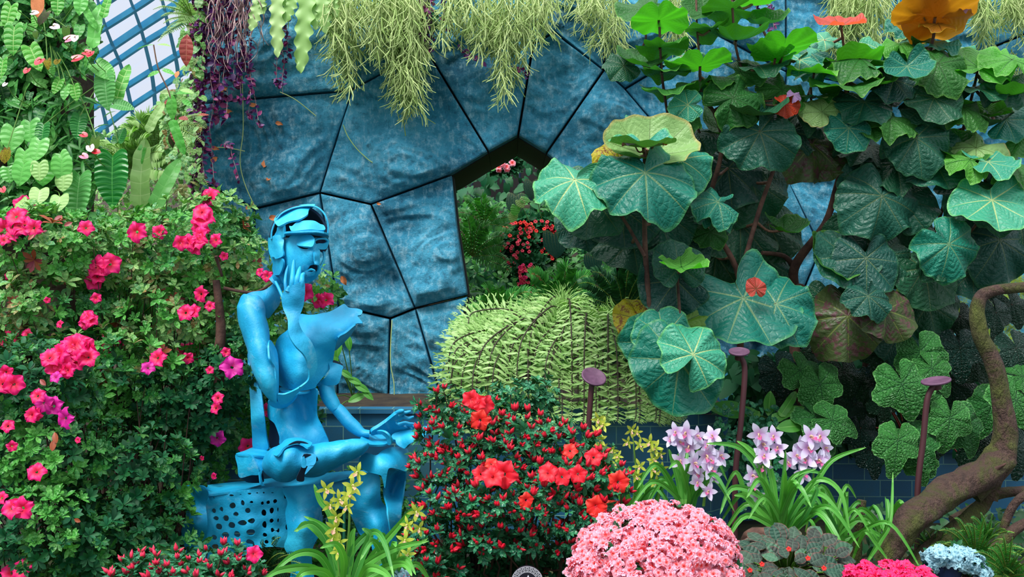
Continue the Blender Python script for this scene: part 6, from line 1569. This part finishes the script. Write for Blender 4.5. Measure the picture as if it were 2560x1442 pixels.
purplevine('thick purple vine curtain edging the left side of the stone wall', strandset([(502,260),(508,430),(500,480),(512,300),(498,380),(518,330),(492,500),(515,470),(505,150),(497,560)], rgv), 1)
purplevine('purple vine among pale hanging roots, with the widest leaves', strandset([(545,260),(552,290),(560,300),(575,215),(590,190),(565,240),(540,200),(530,150)], rgv), 2, lpx=20)
purplevine('purple vine with a long red-brown tail reaching the lower stone joint', strandset([(600,180),(612,210),(620,250),(630,290)], rgv) + [[(620,140),(628,200),(640,260),(648,320)]], 3)
purplevine('short purple vine beside the slim wavy leaf', strandset([(690,210),(698,235),(705,150)], rgv), 4)
purplevine('purple vine tail lying across the left stone panel below', [[(560,360),(575,365),(580,390),(590,420),(598,450)]], 5)
purplevine('purple vine hanging between the two longest pale curtains', strandset([(1060,120),(1068,130),(1075,100),(1052,90)], rgv), 6)
purplevine('purple vine right of the longest pale curtain, tail hanging over the narrow stone', strandset([(1090,60),(1110,80)], rgv) + [[(1150,120),(1180,145),(1205,155)], [(1260,160),(1300,175),(1320,190)]], 7)
purplevine('red-purple vines in front of the stone above the middle round leaves', strandset([(1895,45),(1925,60),(1922,100)], rgv), 8)
purplevine('dark green trailing stem between purple vines', strandset([(1072,70),(1130,40)], rgv), 9, mat='azdark', lpx=22)
rgr = np.random.default_rng(4)
t = thing('hanging_roots', 'tangle of pale aerial roots hanging over the top left stone', 'roots', tuple(P(570, -50, 6.05)))
mb = MB()
for i in range(46):
    x = rgr.uniform(535, 640); y = -40; b = rgr.uniform(60, 200); p = []
    while y < b: p.append(PN(x, y, 6.02 + rgr.uniform(-.06, .06))); y += 22; x += rgr.normal() * 7
    if len(p) > 2: V, Fa, UV = tube_arr(sm(p, 3), [.004, .003, .0015], 4); mb.add(V, Fa, UV)
o = mb.build('roots', M['root'], t); o['kind'] = 'stuff'
# long thin single threads
for lab, pts in (('long thin root dropping straight down the left stone panel', [(605,190),(608,320),(600,400),(612,460),(640,522)]), ('pale thread looping across the big middle stone panel', [(858,312),(872,345),(905,385),(950,412),(1035,400)]), ('short thin root on the left stone above the purple tail', [(530,368),(570,370),(612,378)]),
                 ('thin brown root hanging in the vertical joint behind the planter rim', [(980,800),(976,900),(985,960),(985,1015)]), ('thin root under the longest pale curtain', [(1008,285),(1010,310),(1014,340)]), ('thin thread between the stone joint and the vine', [(700,230),(740,250),(790,290)])):
    mb = MB(); tube(mb, [tuple(P(x, y, 6.29)) for x, y in pts], .003, 5); o = mb.build('thin_root', M['rhips']); tag(o, lab, 'root')
# broad wavy fern leaves hanging at the top
WV = tmesh(leafA(W=.075, nt=50, ns=3, fold=.1, droop=.1, wave=.02, freq=34, kind='strap', xw=.22, xf=40), 'wavy_strap_shape'); WV.materials.append(M['fernpale'])
t = thing('strap_fern', 'pale wavy strap fern leaves hanging at the top left of the stone wall', 'fern', tuple(P(740, -50, 6.1)))
for x, y, L, a in ((660,-30,115,195),(648,-40,80,170),(693,-40,190,178),(770,-40,230,183),(775,-20,100,170),(750,-40,110,200),(800,-40,130,172),(820,-40,90,165),(735,-30,70,215)):
    place('leaf', WV, Matrix.Translation(P(x, y, 6.0)) @ leafrot(a, 12) @ Matrix.Scale(L * 6 / F, 4) @ Matrix.Diagonal((1.2 if L > 150 else 1.8, 1, 1, 1)), t)
place('leaf', WV, Matrix.Translation(P(765, 55, 5.98)) @ leafrot(188, 10) @ Matrix.Scale(125 * 6 / F, 4) @ Matrix.Diagonal((1.3, 1, 1, 1)), t)
# dry leaves caught on the stone
DL = LM('dry_leaf_shape', W=.32, nt=6, ns=2, fold=.5, droop=.6, kind='ovate', wave=.12)
names = ['on the left panel under the top joint, left one', 'hanging by the purple vine at the left edge', 'on the left panel near its left edge, low', 'on the left panel, the tall one low in the middle', 'small one below the tall one on the left panel', 'just left of the sculpture head', 'on the joint corner left of the sculpture head', 'on the left panel, upper middle', 'on the panel right of the sculpture face', 'at the joint corner right of the sculpture head', 'in the purple leaves at the top left', 'pair on the left panel under the vine']
for (x, y, s_, a), nm in zip(((558,283,22,60),(530,408,24,20),(528,370,18,90),(660,420,30,10),(667,452,16,30),(672,546,24,80),(615,524,16,40),(688,308,18,90),(853,690,24,150),(941,510,12,80),(552,232,24,30),(623,265,20,70)), names):
    o = place('dry_leaf', DL, Matrix.Translation(P(x, y, 6.27)) @ leafrot(a, 15) @ Matrix.Scale(s_ * 6.2 / F, 4), None, [M['dry']])
    tag(o, 'curled orange dead leaf ' + nm, 'dead leaf', 'dead leaves caught on the stone wall')

# ------------------------------------------------------------------ living wall on the far left
LWY = 4.95
mb = MB(); V = []
for i in range(30):
    y = -80 + i * 32
    for j in range(16):
        x = -470 + j * 47; yy = LWY + .18 + .004 * max(0, x - 150) + .06 * noise.noise(Vector((x * .02, y * .02, 0)))
        V.append(P(x, y, yy))
mb.add([tuple(v) for v in V], gridfaces(30, 16)); o = mb.build('wall_left', M['soil']); o['kind'] = 'structure'; o['label'] = 'dark planting wall on the far left covered with leaves'
SL = [leafA(W=.36, k=.16, nt=5, ns=2, fold=.1, droop=.3, kind='heart'), leafA(W=.22, nt=5, ns=1, fold=.15, droop=.35), leafA(W=.42, k=.2, nt=5, ns=2, fold=.05, droop=.25, kind='heart')]
rw = np.random.default_rng(8)
def fill(name, label, cat, region, n, lpx, mat, Y, Yj=.12, tmpl=None, seed=0, kindstuff=True, up=.25, tipdown=True, group=None, shape=None):
    rg = np.random.default_rng(seed); x0, y0, x1, y1 = region
    P_ = []; 
    while len(P_) < n:
        x, y = rg.uniform(x0, x1), rg.uniform(y0, y1)
        if shape and not shape(x, y): continue
        yy = (Y(x, y) if callable(Y) else Y) + rg.uniform(-Yj, Yj); P_.append(PN(x, y, yy))
    P_ = np.array(P_); mb = MB(); tm = tmpl or SL
    k = rg.integers(0, len(tm), n)
    # tip direction mostly downwards, face towards the viewer and up
    for j in range(len(tm)):
        m = np.where(k == j)[0]
        if not len(m): continue
        Rs = []
        for _ in m:
            a = 180 + rg.normal() * 45 if tipdown else rg.uniform(-180, 180)
            Rs.append(np.array(leafrot(a, rg.uniform(5, 60), rg.uniform(-40, 40)).to_3x3()) * lpx * Y_(Y) / F * rg.uniform(.6, 1.3))
        mb.inst(tm[j], np.array(Rs), P_[m])
    o = mb.build(name, M[mat]); tag(o, label, cat, group, 'stuff' if kindstuff else None); return o
def Y_(Y): return 5.0 if callable(Y) else Y
fill('wall_foliage', 'small green leaves covering the planting wall on the far left', 'foliage', (-440, -90, 262, 560), 2900, 34, 'wallgreen', lambda x, y: LWY + .12, .1, seed=1, shape=lambda x, y: x < 225 + 30 * math.sin(y * .02))
HT = [LM('heart_leaf_shape', W=.48, k=.2, nt=9, ns=4, fold=.06, droop=.12, cup=.12, kind='heart'), LM('heart_leaf_shape', W=.5, k=.22, nt=9, ns=4, fold=.1, droop=.2, cup=.05, kind='heart', wave=.02)]
VN = [LM('long_heart_shape', W=.33, k=.2, nt=10, ns=4, fold=.08, droop=.2, kind='heart', wave=.02), LM('long_heart_shape', W=.3, k=.16, nt=10, ns=4, fold=.14, droop=.1, kind='heart', wave=.03)]
PL = [LM('pleated_leaf_shape', W=.32, k=.14, nt=54, ns=5, fold=.12, droop=.15, kind='heart', pleat=.012, N=11)]
ST = [LM('strap_leaf_shape', W=.13, nt=16, ns=2, fold=.15, droop=.25, kind='strap', wave=.02, freq=20)]
LN = [LM('lance_leaf_shape', W=.22, nt=9, ns=3, fold=.15, droop=.2, kind='ovate')]
leafplant('philodendron', 'light green heart-leaved climber on the left planting wall above the azalea', 'philodendron', P(120, 470, 5.0),
  [(35,322,58,185,20,'heart',4.85),(100,352,54,185,20,'heart',4.8),(62,378,55,180,15,'heart',4.8),(60,410,56,190,15,'heart',4.75),(98,408,46,175,15,'heartpale',4.74),(155,400,52,180,10,'heart',4.78),(112,412,56,180,20,'heart',4.82),(160,435,46,180,15,'heartpale',4.78),(75,305,56,170,20,'heart',4.86),(150,385,40,150,20,'heart',4.82),
   (100,475,46,180,40,'heartpale',4.7),(68,500,46,200,40,'heartpale',4.7),(150,492,46,170,40,'heartpale',4.7),(20,420,40,170,20,'heart',4.85),(15,380,30,180,20,'yellow',4.8)], HT, None, 4.8)
leafplant('anthurium', 'white-veined arrow-leaved plant at the top of the left planting wall', 'anthurium', P(110, 90, 5.0),
  [(36,68,72,180,15,'veined',4.8),(75,118,72,155,20,'veined',4.8),(28,15,60,190,15,'veined',4.82),(8,150,52,180,15,'veined',4.8),(145,-8,52,180,15,'veined',4.8),(205,-10,52,185,20,'heart',4.8),(88,40,36,165,20,'veined',4.85),(185,215,44,165,20,'veined',4.8),(150,200,40,200,20,'veined',4.8),(165,215,40,180,20,'heart',4.8),(115,30,40,200,25,'olive',4.84),(130,170,26,170,20,'heart',4.8),(62,60,22,180,25,'heart',4.84),(88,80,22,160,25,'ygreen',4.8),(118,85,20,120,40,'heart',4.8)], VN, None, 4.8)
leafplant('young_leaf_plant', 'salmon-pink and yellow young leaves near the top of the left planting wall', 'plant', P(95, 30, 4.9), [(95,-6,52,180,12,'dry',4.75),(165,68,32,175,15,'ygreen',4.75),(118,150,30,160,30,'yellow',4.78),(18,372,30,175,15,'yellow',4.76),(240,345,40,185,15,'ygreen',4.75)], VN, None, 4.8)
leafplant('philodendron', 'dark glossy pleated leaf standing at the right foot of the left planting wall', 'philodendron', P(285, 530, 4.9), [(282,390,130,180,8,'pleated',4.8)], PL, None, 4.8)
leafplant('philodendron', 'large light green pleated leaf left of the dark glossy one', 'philodendron', P(205, 560, 4.95), [(200,440,115,182,12,'pleatpale',4.85),(245,540,70,180,15,'pleatpale',4.85),(300,540,62,175,18,'pleatpale',4.85),(278,620,60,170,15,'pleatpale',4.9)], PL, None, 4.8)
leafplant('philodendron', 'grey-green ribbed drooping leaf beside the glass roof gap', 'philodendron', P(240, 200, 4.95), [(262,190,88,172,10,'pleatpale',4.82),(285,260,50,100,30,'pleatpale',4.8),(240,160,70,130,30,'heart',4.84),(110,312,60,180,18,'pleated',4.85),(200,290,62,185,18,'pleated',4.85),(295,355,52,0,30,'pleated',4.9)], PL, None, 4.8)
leafplant('strap_leaf_plant', 'pale upright strap leaves at the top beside the glass roof', 'strap-leaved plant', P(235, 170, 4.9), [(232,120,125,3,5,'heart',4.8),(258,45,80,8,10,'veined',4.82),(205,10,70,150,20,'heart',4.8),(228,120,50,-160,15,'heart',4.78),(288,262,120,12,8,'veined',4.82),(225,135,60,200,15,'wallgreen',4.8)], ST, None, 4.8, stalks=False)
leafplant('strap_leaf_plant', 'tall pale strap leaves behind the azalea between planting wall and stone wall', 'strap-leaved plant', P(370, 560, 5.3), [(352,520,190,-4,5,'heartpale',5.2),(385,520,150,22,8,'heart',5.2),(342,430,90,5,10,'heart',5.25),(372,520,90,-20,8,'heart',5.2),(360,620,110,12,8,'heartpale',5.1),(370,330,90,20,8,'heartpale',5.2),(430,300,90,160,15,'heart',5.2)], ST, None, 5.2, stalks=False)
# anthurium flowers
SP = tmesh(leafA(W=.42, k=.18, nt=6, ns=3, fold=.15, droop=-.1, kind='heart'), 'spathe_shape'); SP.materials.append(M['spathered'])
t = thing('anthurium', 'flowering anthurium with small red, pink and lilac flowers on the left planting wall', 'anthurium', tuple(P(160, 140, 4.95)))
for x, y, s_, m in ((103,148,26,'spathered'),(183,148,28,'spathered'),(70,172,20,'spathered'),(165,100,28,'spathepink'),(188,92,22,'spathewhite'),(132,65,24,'spathewhite'),(80,32,20,'spathewhite'),(228,130,22,'spathered'),(225,365,24,'spathewhite'),(235,378,20,'spathered'),(205,388,22,'spathepink'),(15,208,14,'spathewhite'),(5,470,20,'spathered'),(212,130,24,'spathered'),(145,150,20,'yellow'),(205,335,20,'spathered')):
    Mx = Matrix.Translation(P(x, y, 4.7)) @ leafrot(random.Random(x).uniform(60, 200), 35) @ Matrix.Scale(s_ * 4.7 / F, 4)
    o = place('flower', SP, Mx, t, [M[m]])
    V, Fa, UV = tube_arr(np.array([[0, .0, .03], [0, .25, .18], [0, .5, .28]]), [.05, .05, .03], 6); mb = MB(); mb.add(V, Fa, UV); p = mb.build('spadix', M['yellow']); p.parent = o
    mb = MB(); Mi = np.array(Mx.inverted()); c = P(x, y, 4.7); V, Fa, UV = tube_arr(sm([tuple(c), tuple(c + Vector((.01, .06, -.05))), tuple(c + Vector((.02, .2, -.07)))], 3), .0022, 5); mb.add(V @ Mi[:3, :3].T + Mi[:3, 3], Fa, UV); p = mb.build('flower_stalk', M['gstalk']); p.parent = o
fill('trailing_stems_foliage', 'narrow fern-like leaves trailing low on the left planting wall', 'foliage', (-20, 240, 260, 560), 240, 46, 'fernmid', LWY - .02, .06, [leafA(W=.09, nt=6, ns=1, droop=.4, fold=.2)], seed=4, tipdown=False)

# planting between left wall and stone: column climbing the wall edge
fill('edge_climber', 'light green climbing leaves along the left edge of the stone wall', 'climber', (400, -40, 505, 560), 620, 26, 'azpale', lambda x, y: 6.1 + (505 - x) * .002, .12, seed=5, shape=lambda x, y: x > 430 + 32 * math.sin(y * .013 + 1) + (30 if 120 < y < 230 else 0))
leafplant('climbing_lily', 'tall thin climber with pale whorled leaves standing before the glass roof', 'climber', P(440, 330, 5.6), [(385,112,46,-95,70,'heart',5.5),(392,112,36,85,60,'heartpale',5.5),(400,178,34,-120,40,'heart',5.5),(405,175,36,110,50,'heart',5.5),(402,172,30,60,70,'heart',5.5),(430,235,66,178,10,'heart',5.5),(425,235,44,-60,40,'heartpale',5.5),(440,235,46,60,50,'heart',5.5),(450,225,40,100,50,'heartpale',5.5),(455,250,34,120,30,'heart',5.5)], LN, None, 5.5, stalks=False)
o = bpy.data.objects['climbing_lily']
mb = MB(); tube(mb, [tuple(P(*p, 5.5)) for p in ((384,112),(396,172),(422,230),(440,300),(446,380))], .004, 6); mb.build('stem', M['stalk'], o)
leafplant('red_leaf_plant', 'dull red lance leaves at the left edge of the stone wall', 'plant', P(470, 300, 5.8), [(468,85,80,182,10,'redlance',5.7),(405,262,28,-130,30,'redlance',5.6),(408,262,30,40,30,'redlance',5.6),(470,300,36,-60,40,'redlance',5.7),(490,290,34,60,50,'redlance',5.7),(435,315,46,170,20,'redlance',5.6),(440,195,28,0,30,'dry',5.6),(428,330,40,175,10,'olive',5.6)], LN, None, 5.6, stalks=False)
rg = np.random.default_rng(15)
fern('light green fern at the top left edge of the stone wall against the glass roof', P(470, 30, 5.9), burst(480, 40, 5.9, 9, 95, rg, -120, -20), .04, 22, ['fernpale', 'rachisg'], 51, taper='tip')
fern('light fern low on the left edge of the stone wall', P(500, 340, 5.9), burst(440, 315, 5.9, 5, 70, rg, 60, 170), .045, 18, ['fernpale', 'rachisg'], 52, taper='tip')
fern('small fern tip touching the stone wall above the pink azalea', P(505, 430, 5.9), [[(500,450,6.38),(502,440,6.1),(515,455,5.85),(520,475,5.85)]], .04, 14, ['fernpale', 'rachisg'], 53, taper='tip')
fern('broad tree fern behind the planting wall gap below the glass roof', P(390, 480, 7.0), burst(390, 380, 7.2, 14, 150, rg, -110, 110, droop=.6) + burst(330, 420, 6.9, 10, 110, rg, -100, 90), .09, 30, ['fernpale', 'rachisg'], 54)
fern('light fern behind the azalea in the middle left', P(360, 860, 5.3), burst(330, 820, 5.3, 10, 110, rg, -80, 100) + burst(400, 760, 5.4, 8, 100, rg, -80, 80), .05, 24, ['fernmid', 'rachisg'], 55)
fill('distant_shrubs', 'bluish green distant shrubs under the glass roof', 'shrubs', (180, 325, 520, 640), 1500, 18, 'azpale', lambda x, y: 7.6 - (y - 320) * .003, .2, seed=6)
fill('distant_shrubs', 'dark distant shrub tops against the glass roof', 'shrubs', (285, 312, 400, 345), 130, 16, 'azdark', 8.0, .2, seed=7)
fill('bank_foliage', 'mixed green undergrowth behind the tall azalea', 'undergrowth', (-400, 520, 640, 1150), 2700, 36, 'azleaf', lambda x, y: 5.35, .15, seed=8)

# ------------------------------------------------------------------ garden seen through the doorway
def hb(x, y): return 9.6 - (y - 440) / 400 * 2.2
fill('doorway_foliage', 'soft green ferny undergrowth seen through the stone doorway', 'undergrowth', (1120, 500, 1700, 860), 2600, 30, 'fernmid', hb, .25, [leafA(W=.12, nt=4, ns=1, droop=.3), leafA(W=.3, nt=4, ns=1, droop=.3)], seed=9, tipdown=False)
fill('doorway_dark_foliage', 'dark leafy bank behind the doorway', 'undergrowth', (1120, 330, 1700, 900), 2000, 44, 'azdark', lambda x, y: hb(x, y) + .35, .25, seed=10)
def redbed(label, region, n, mats, seed, base, fpx=14, Y=8.4, shape=None):
    rg = np.random.default_rng(seed); r2 = random.Random(seed); t = thing('bedding_flowers', label, 'flower bed', tuple(base))
    x0, y0, x1, y1 = region
    for m in mats:
        mb = MB(); k = 0
        while k < n:
            x, y = rg.uniform(x0, x1), rg.uniform(y0, y1)
            u = ((x - (x0 + x1) / 2) / (x1 - x0) * 2) ** 2 + ((y - (y0 + y1) / 2) / (y1 - y0) * 2) ** 2
            if u > 1: continue
            N = np.array([[rg.uniform(-.5, .5), -1, rg.uniform(0, .8)]]); mb.inst(FLW[r2.randrange(3)], frames(N, np.array([0.]), np.array([fpx * .6 * Y / F])), np.array([PN(x, y, Y + rg.uniform(-.1, .1))])); k += 1
        o = mb.build('flowers', [M[m], M['stamen']], t); o['kind'] = 'stuff'
    mb = MB(); pts = np.array([PN(rg.uniform(x0, x1), rg.uniform(y0, y1), Y + .12) for _ in range(220)]); rosettes(mb, pts, np.tile([0, -1., .2], (220, 1)), 26 * Y / F, rg); mb.build('foliage', M['azdark'], t)
redbed('orange and red bedding flowers seen through the stone doorway', (1240, 545, 1410, 670), 75, ['coral', 'budred'], 1, P(1325, 670, 8.4), fpx=11)
redbed('magenta bedding flowers just below the orange ones in the doorway', (1290, 655, 1350, 730), 26, ['hotpink', 'budpink'], 2, P(1320, 735, 8.2), Y=8.1, fpx=11)
redbed('crimson flowers left of the orange bed in the doorway', (1255, 590, 1330, 690), 34, ['budpink'], 3, P(1275, 690, 8.3), Y=8.25, fpx=10)
redbed('pink flowers hanging high at the doorway peak', (1225, 390, 1285, 425), 9, ['salmon'], 4, P(1255, 430, 8.8), Y=8.8, fpx=18)
fern('light green ferny bush left in the doorway, furthest back', P(1190, 640, 8.0), burst(1180, 640, 8.0, 10, 110, rg, -60, 100) + burst(1210, 560, 8.3, 8, 90, rg, -90, 90), .06, 20, ['fernmid', 'rachisg'], 56)
leafplant('alocasia', 'arrow-shaped teal leaf standing right of the orange flowers in the doorway', 'alocasia', P(1395, 690, 7.8), [(1385,585,62,175,15,'teal',7.7),(1480,640,46,170,15,'teal',7.7),(1330,455,44,180,15,'tealdark',7.9),(1290,490,50,180,20,'tealdark',8.0)], HT, None, 7.7)
leafplant('trailing_plant', 'pale green trailing leaves hanging in the upper part of the doorway', 'trailing plant', P(1300, 470, 8.0), [(1298,500,24,150,20,'heartpale',7.8),(1290,515,26,190,20,'heart',7.8),(1285,535,24,200,20,'heartpale',7.8),(1305,498,22,100,30,'heart',7.8),(1205,430,26,190,20,'tealpale',7.9),(1225,420,20,60,20,'heart',7.9)], HT, None, 7.8, stalks=False)
# dark fence with a handrail deep behind
t = thing('fence', 'dark slatted fence with a grey rail high inside the doorway', 'fence', tuple(P(1220, 520, 10.2)))
mb = MB(); a, b = P(1110, 522, 10.2), P(1420, 480, 10.6)
V = [a + Vector((0, 0, -.04)), b + Vector((0, 0, -.04)), b + Vector((0, 0, .03)), a + Vector((0, 0, .03))]
mb.add([tuple(v) for v in V] + [tuple(v + Vector((0, .08, 0))) for v in V], [(0,1,2,3),(7,6,5,4),(3,2,6,7),(0,4,5,1),(1,5,6,2),(4,0,3,7)]); mb.build('rail', M['inner'], t, smooth=False)
mb = MB(); a, b = P(1090, 350, 10.8), P(1700, 620, 10.9); V = [(a.x, 10.9, a.z), (b.x, 10.9, a.z), (b.x, 10.9, b.z), (a.x, 10.9, b.z)]; mb.add(V + [(v[0], 10.96, v[2]) for v in V], [(0,3,2,1),(4,5,6,7),(0,1,5,4),(1,2,6,5),(2,3,7,6),(3,0,4,7)]); mb.build('panel', M['dark'], t, smooth=False)
for x in (1180, 1218, 1262, 1300): 
    mb = MB(); tube(mb, [tuple(P(x, 380, 10.5)), tuple(P(x, 520, 10.5))], .012, 6, n=1); mb.build('slat', M['inner'], t)

# ------------------------------------------------------------------ begonias and undergrowth low right
BG = [tmesh(leafB(seed=s, lobes=5, ldep=.2, serr=.05, notch=.75, nw=.13, wave=.07, cup=-.25, tip=.25, droop=.3), 'lobed_leaf_shape') for s in (31, 32, 33)]
for me in BG: me.materials.append(M['begonia'])
def begonia(label, base, items):
    t = thing('begonia', label, 'begonia', tuple(base))
    for px, py, Y, d, a, pt, m in items:
        Mx = Matrix.Translation(P(px, py, Y)) @ leafrot(a, pt, rndL.uniform(-15, 15)) @ Matrix.Scale(d * Y / F * 1.15, 4)
        o = place('leaf', rndL.choice(BG), Mx, t, [M[m]])
        c = P(px, py, Y); b = Vector(base); v = b - c; L = min(.35, v.length); v = v.normalized() * L
        V, Fa, UV = tube_arr(sm([tuple(c + v + Vector((0, .08, 0))), tuple(c + v * .5 + Vector((0, .06, .03))), tuple(c)], 4), .004, 6)
        Mi = np.array(Mx.inverted()); mb = MB(); mb.add(V @ Mi[:3, :3].T + Mi[:3, 3], Fa, UV); p = mb.build('petiole', M['redlance']); p.parent = o
    return t
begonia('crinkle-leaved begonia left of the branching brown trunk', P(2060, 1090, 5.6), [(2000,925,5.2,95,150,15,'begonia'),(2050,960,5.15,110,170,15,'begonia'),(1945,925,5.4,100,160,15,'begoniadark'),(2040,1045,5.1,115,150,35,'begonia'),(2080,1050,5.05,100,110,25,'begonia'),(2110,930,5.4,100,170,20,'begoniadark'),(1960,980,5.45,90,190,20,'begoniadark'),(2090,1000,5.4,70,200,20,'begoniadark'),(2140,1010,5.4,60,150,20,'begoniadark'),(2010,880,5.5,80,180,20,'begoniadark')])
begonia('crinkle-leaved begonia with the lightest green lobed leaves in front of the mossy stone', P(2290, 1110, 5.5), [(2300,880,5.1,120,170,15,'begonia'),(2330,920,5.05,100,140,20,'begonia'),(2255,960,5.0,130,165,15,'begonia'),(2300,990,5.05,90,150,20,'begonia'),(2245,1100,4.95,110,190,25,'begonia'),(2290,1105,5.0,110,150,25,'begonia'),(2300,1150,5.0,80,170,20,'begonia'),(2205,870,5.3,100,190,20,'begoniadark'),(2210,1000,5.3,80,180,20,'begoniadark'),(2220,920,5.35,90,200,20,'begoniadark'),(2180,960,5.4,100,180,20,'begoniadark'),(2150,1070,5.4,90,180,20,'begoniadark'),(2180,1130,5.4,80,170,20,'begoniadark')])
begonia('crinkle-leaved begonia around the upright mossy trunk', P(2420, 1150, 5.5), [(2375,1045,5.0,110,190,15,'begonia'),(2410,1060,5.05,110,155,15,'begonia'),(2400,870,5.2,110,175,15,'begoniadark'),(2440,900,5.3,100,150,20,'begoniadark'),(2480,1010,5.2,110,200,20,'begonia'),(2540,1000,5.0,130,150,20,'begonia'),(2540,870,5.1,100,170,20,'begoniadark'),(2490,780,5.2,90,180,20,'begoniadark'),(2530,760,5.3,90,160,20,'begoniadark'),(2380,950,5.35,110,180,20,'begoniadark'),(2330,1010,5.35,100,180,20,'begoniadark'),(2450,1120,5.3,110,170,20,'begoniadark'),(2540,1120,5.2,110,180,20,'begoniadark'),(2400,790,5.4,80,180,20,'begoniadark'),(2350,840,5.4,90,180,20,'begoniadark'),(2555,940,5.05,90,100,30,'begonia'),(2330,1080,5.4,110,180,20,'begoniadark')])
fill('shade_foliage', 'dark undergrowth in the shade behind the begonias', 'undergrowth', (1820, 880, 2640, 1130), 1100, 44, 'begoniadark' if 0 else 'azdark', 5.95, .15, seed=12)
leafplant('strap_leaf_plant', 'broad-leaved green plant right of the planter corner', 'plant', P(1940, 1060, 5.4), [(1880,1035,110,-75,30,'strap',5.3),(1900,1040,80,-60,30,'strap',5.3),(1950,1040,90,40,20,'strap',5.2),(1930,1050,95,60,30,'strap',5.2),(1920,1040,70,10,20,'strap',5.3),(1960,1060,90,100,40,'strap',5.2),(1985,1050,60,150,30,'strap',5.2),(1940,1070,80,80,30,'strap',5.1)], ST[0:1] + LN, None, 5.2)
fill('small_leaf_shrub', 'small-leaved bluish shrub at the right corner of the tall planter', 'shrub', (1790, 1010, 1960, 1280), 420, 22, 'azred', lambda x, y: 5.3 - (y - 1010) * .001, .12, [leafA(W=.26, nt=4, ns=1, fold=.2, droop=.2)], seed=13, tipdown=False, kindstuff=False, shape=lambda x, y: y < 1180 or x > 1860)
o = bpy.data.objects['small_leaf_shrub']
fill('root_litter', 'dark leafy litter between the crawling roots', 'leaf litter', (2080, 1270, 2620, 1440), 420, 24, 'ferndark', 4.9, .25, seed=14, tipdown=False)
leafplant('broad_leaf_plant', 'green lance leaves with brown tips behind the sculpture sleeve', 'plant', P(880, 1000, 5.3), [(850,925,38,120,25,'strap',5.2),(868,945,40,110,30,'strap',5.2),(885,960,44,115,30,'strap',5.2),(905,975,38,130,30,'strap',5.2),(870,1005,50,60,25,'strap',5.2),(845,1020,40,-40,25,'strap',5.25),(850,850,46,190,15,'strap',5.2),(868,835,42,170,15,'strap',5.2),(838,880,40,180,15,'strap',5.2),(842,990,36,-60,30,'strap',5.2)], LN, None, 5.2)
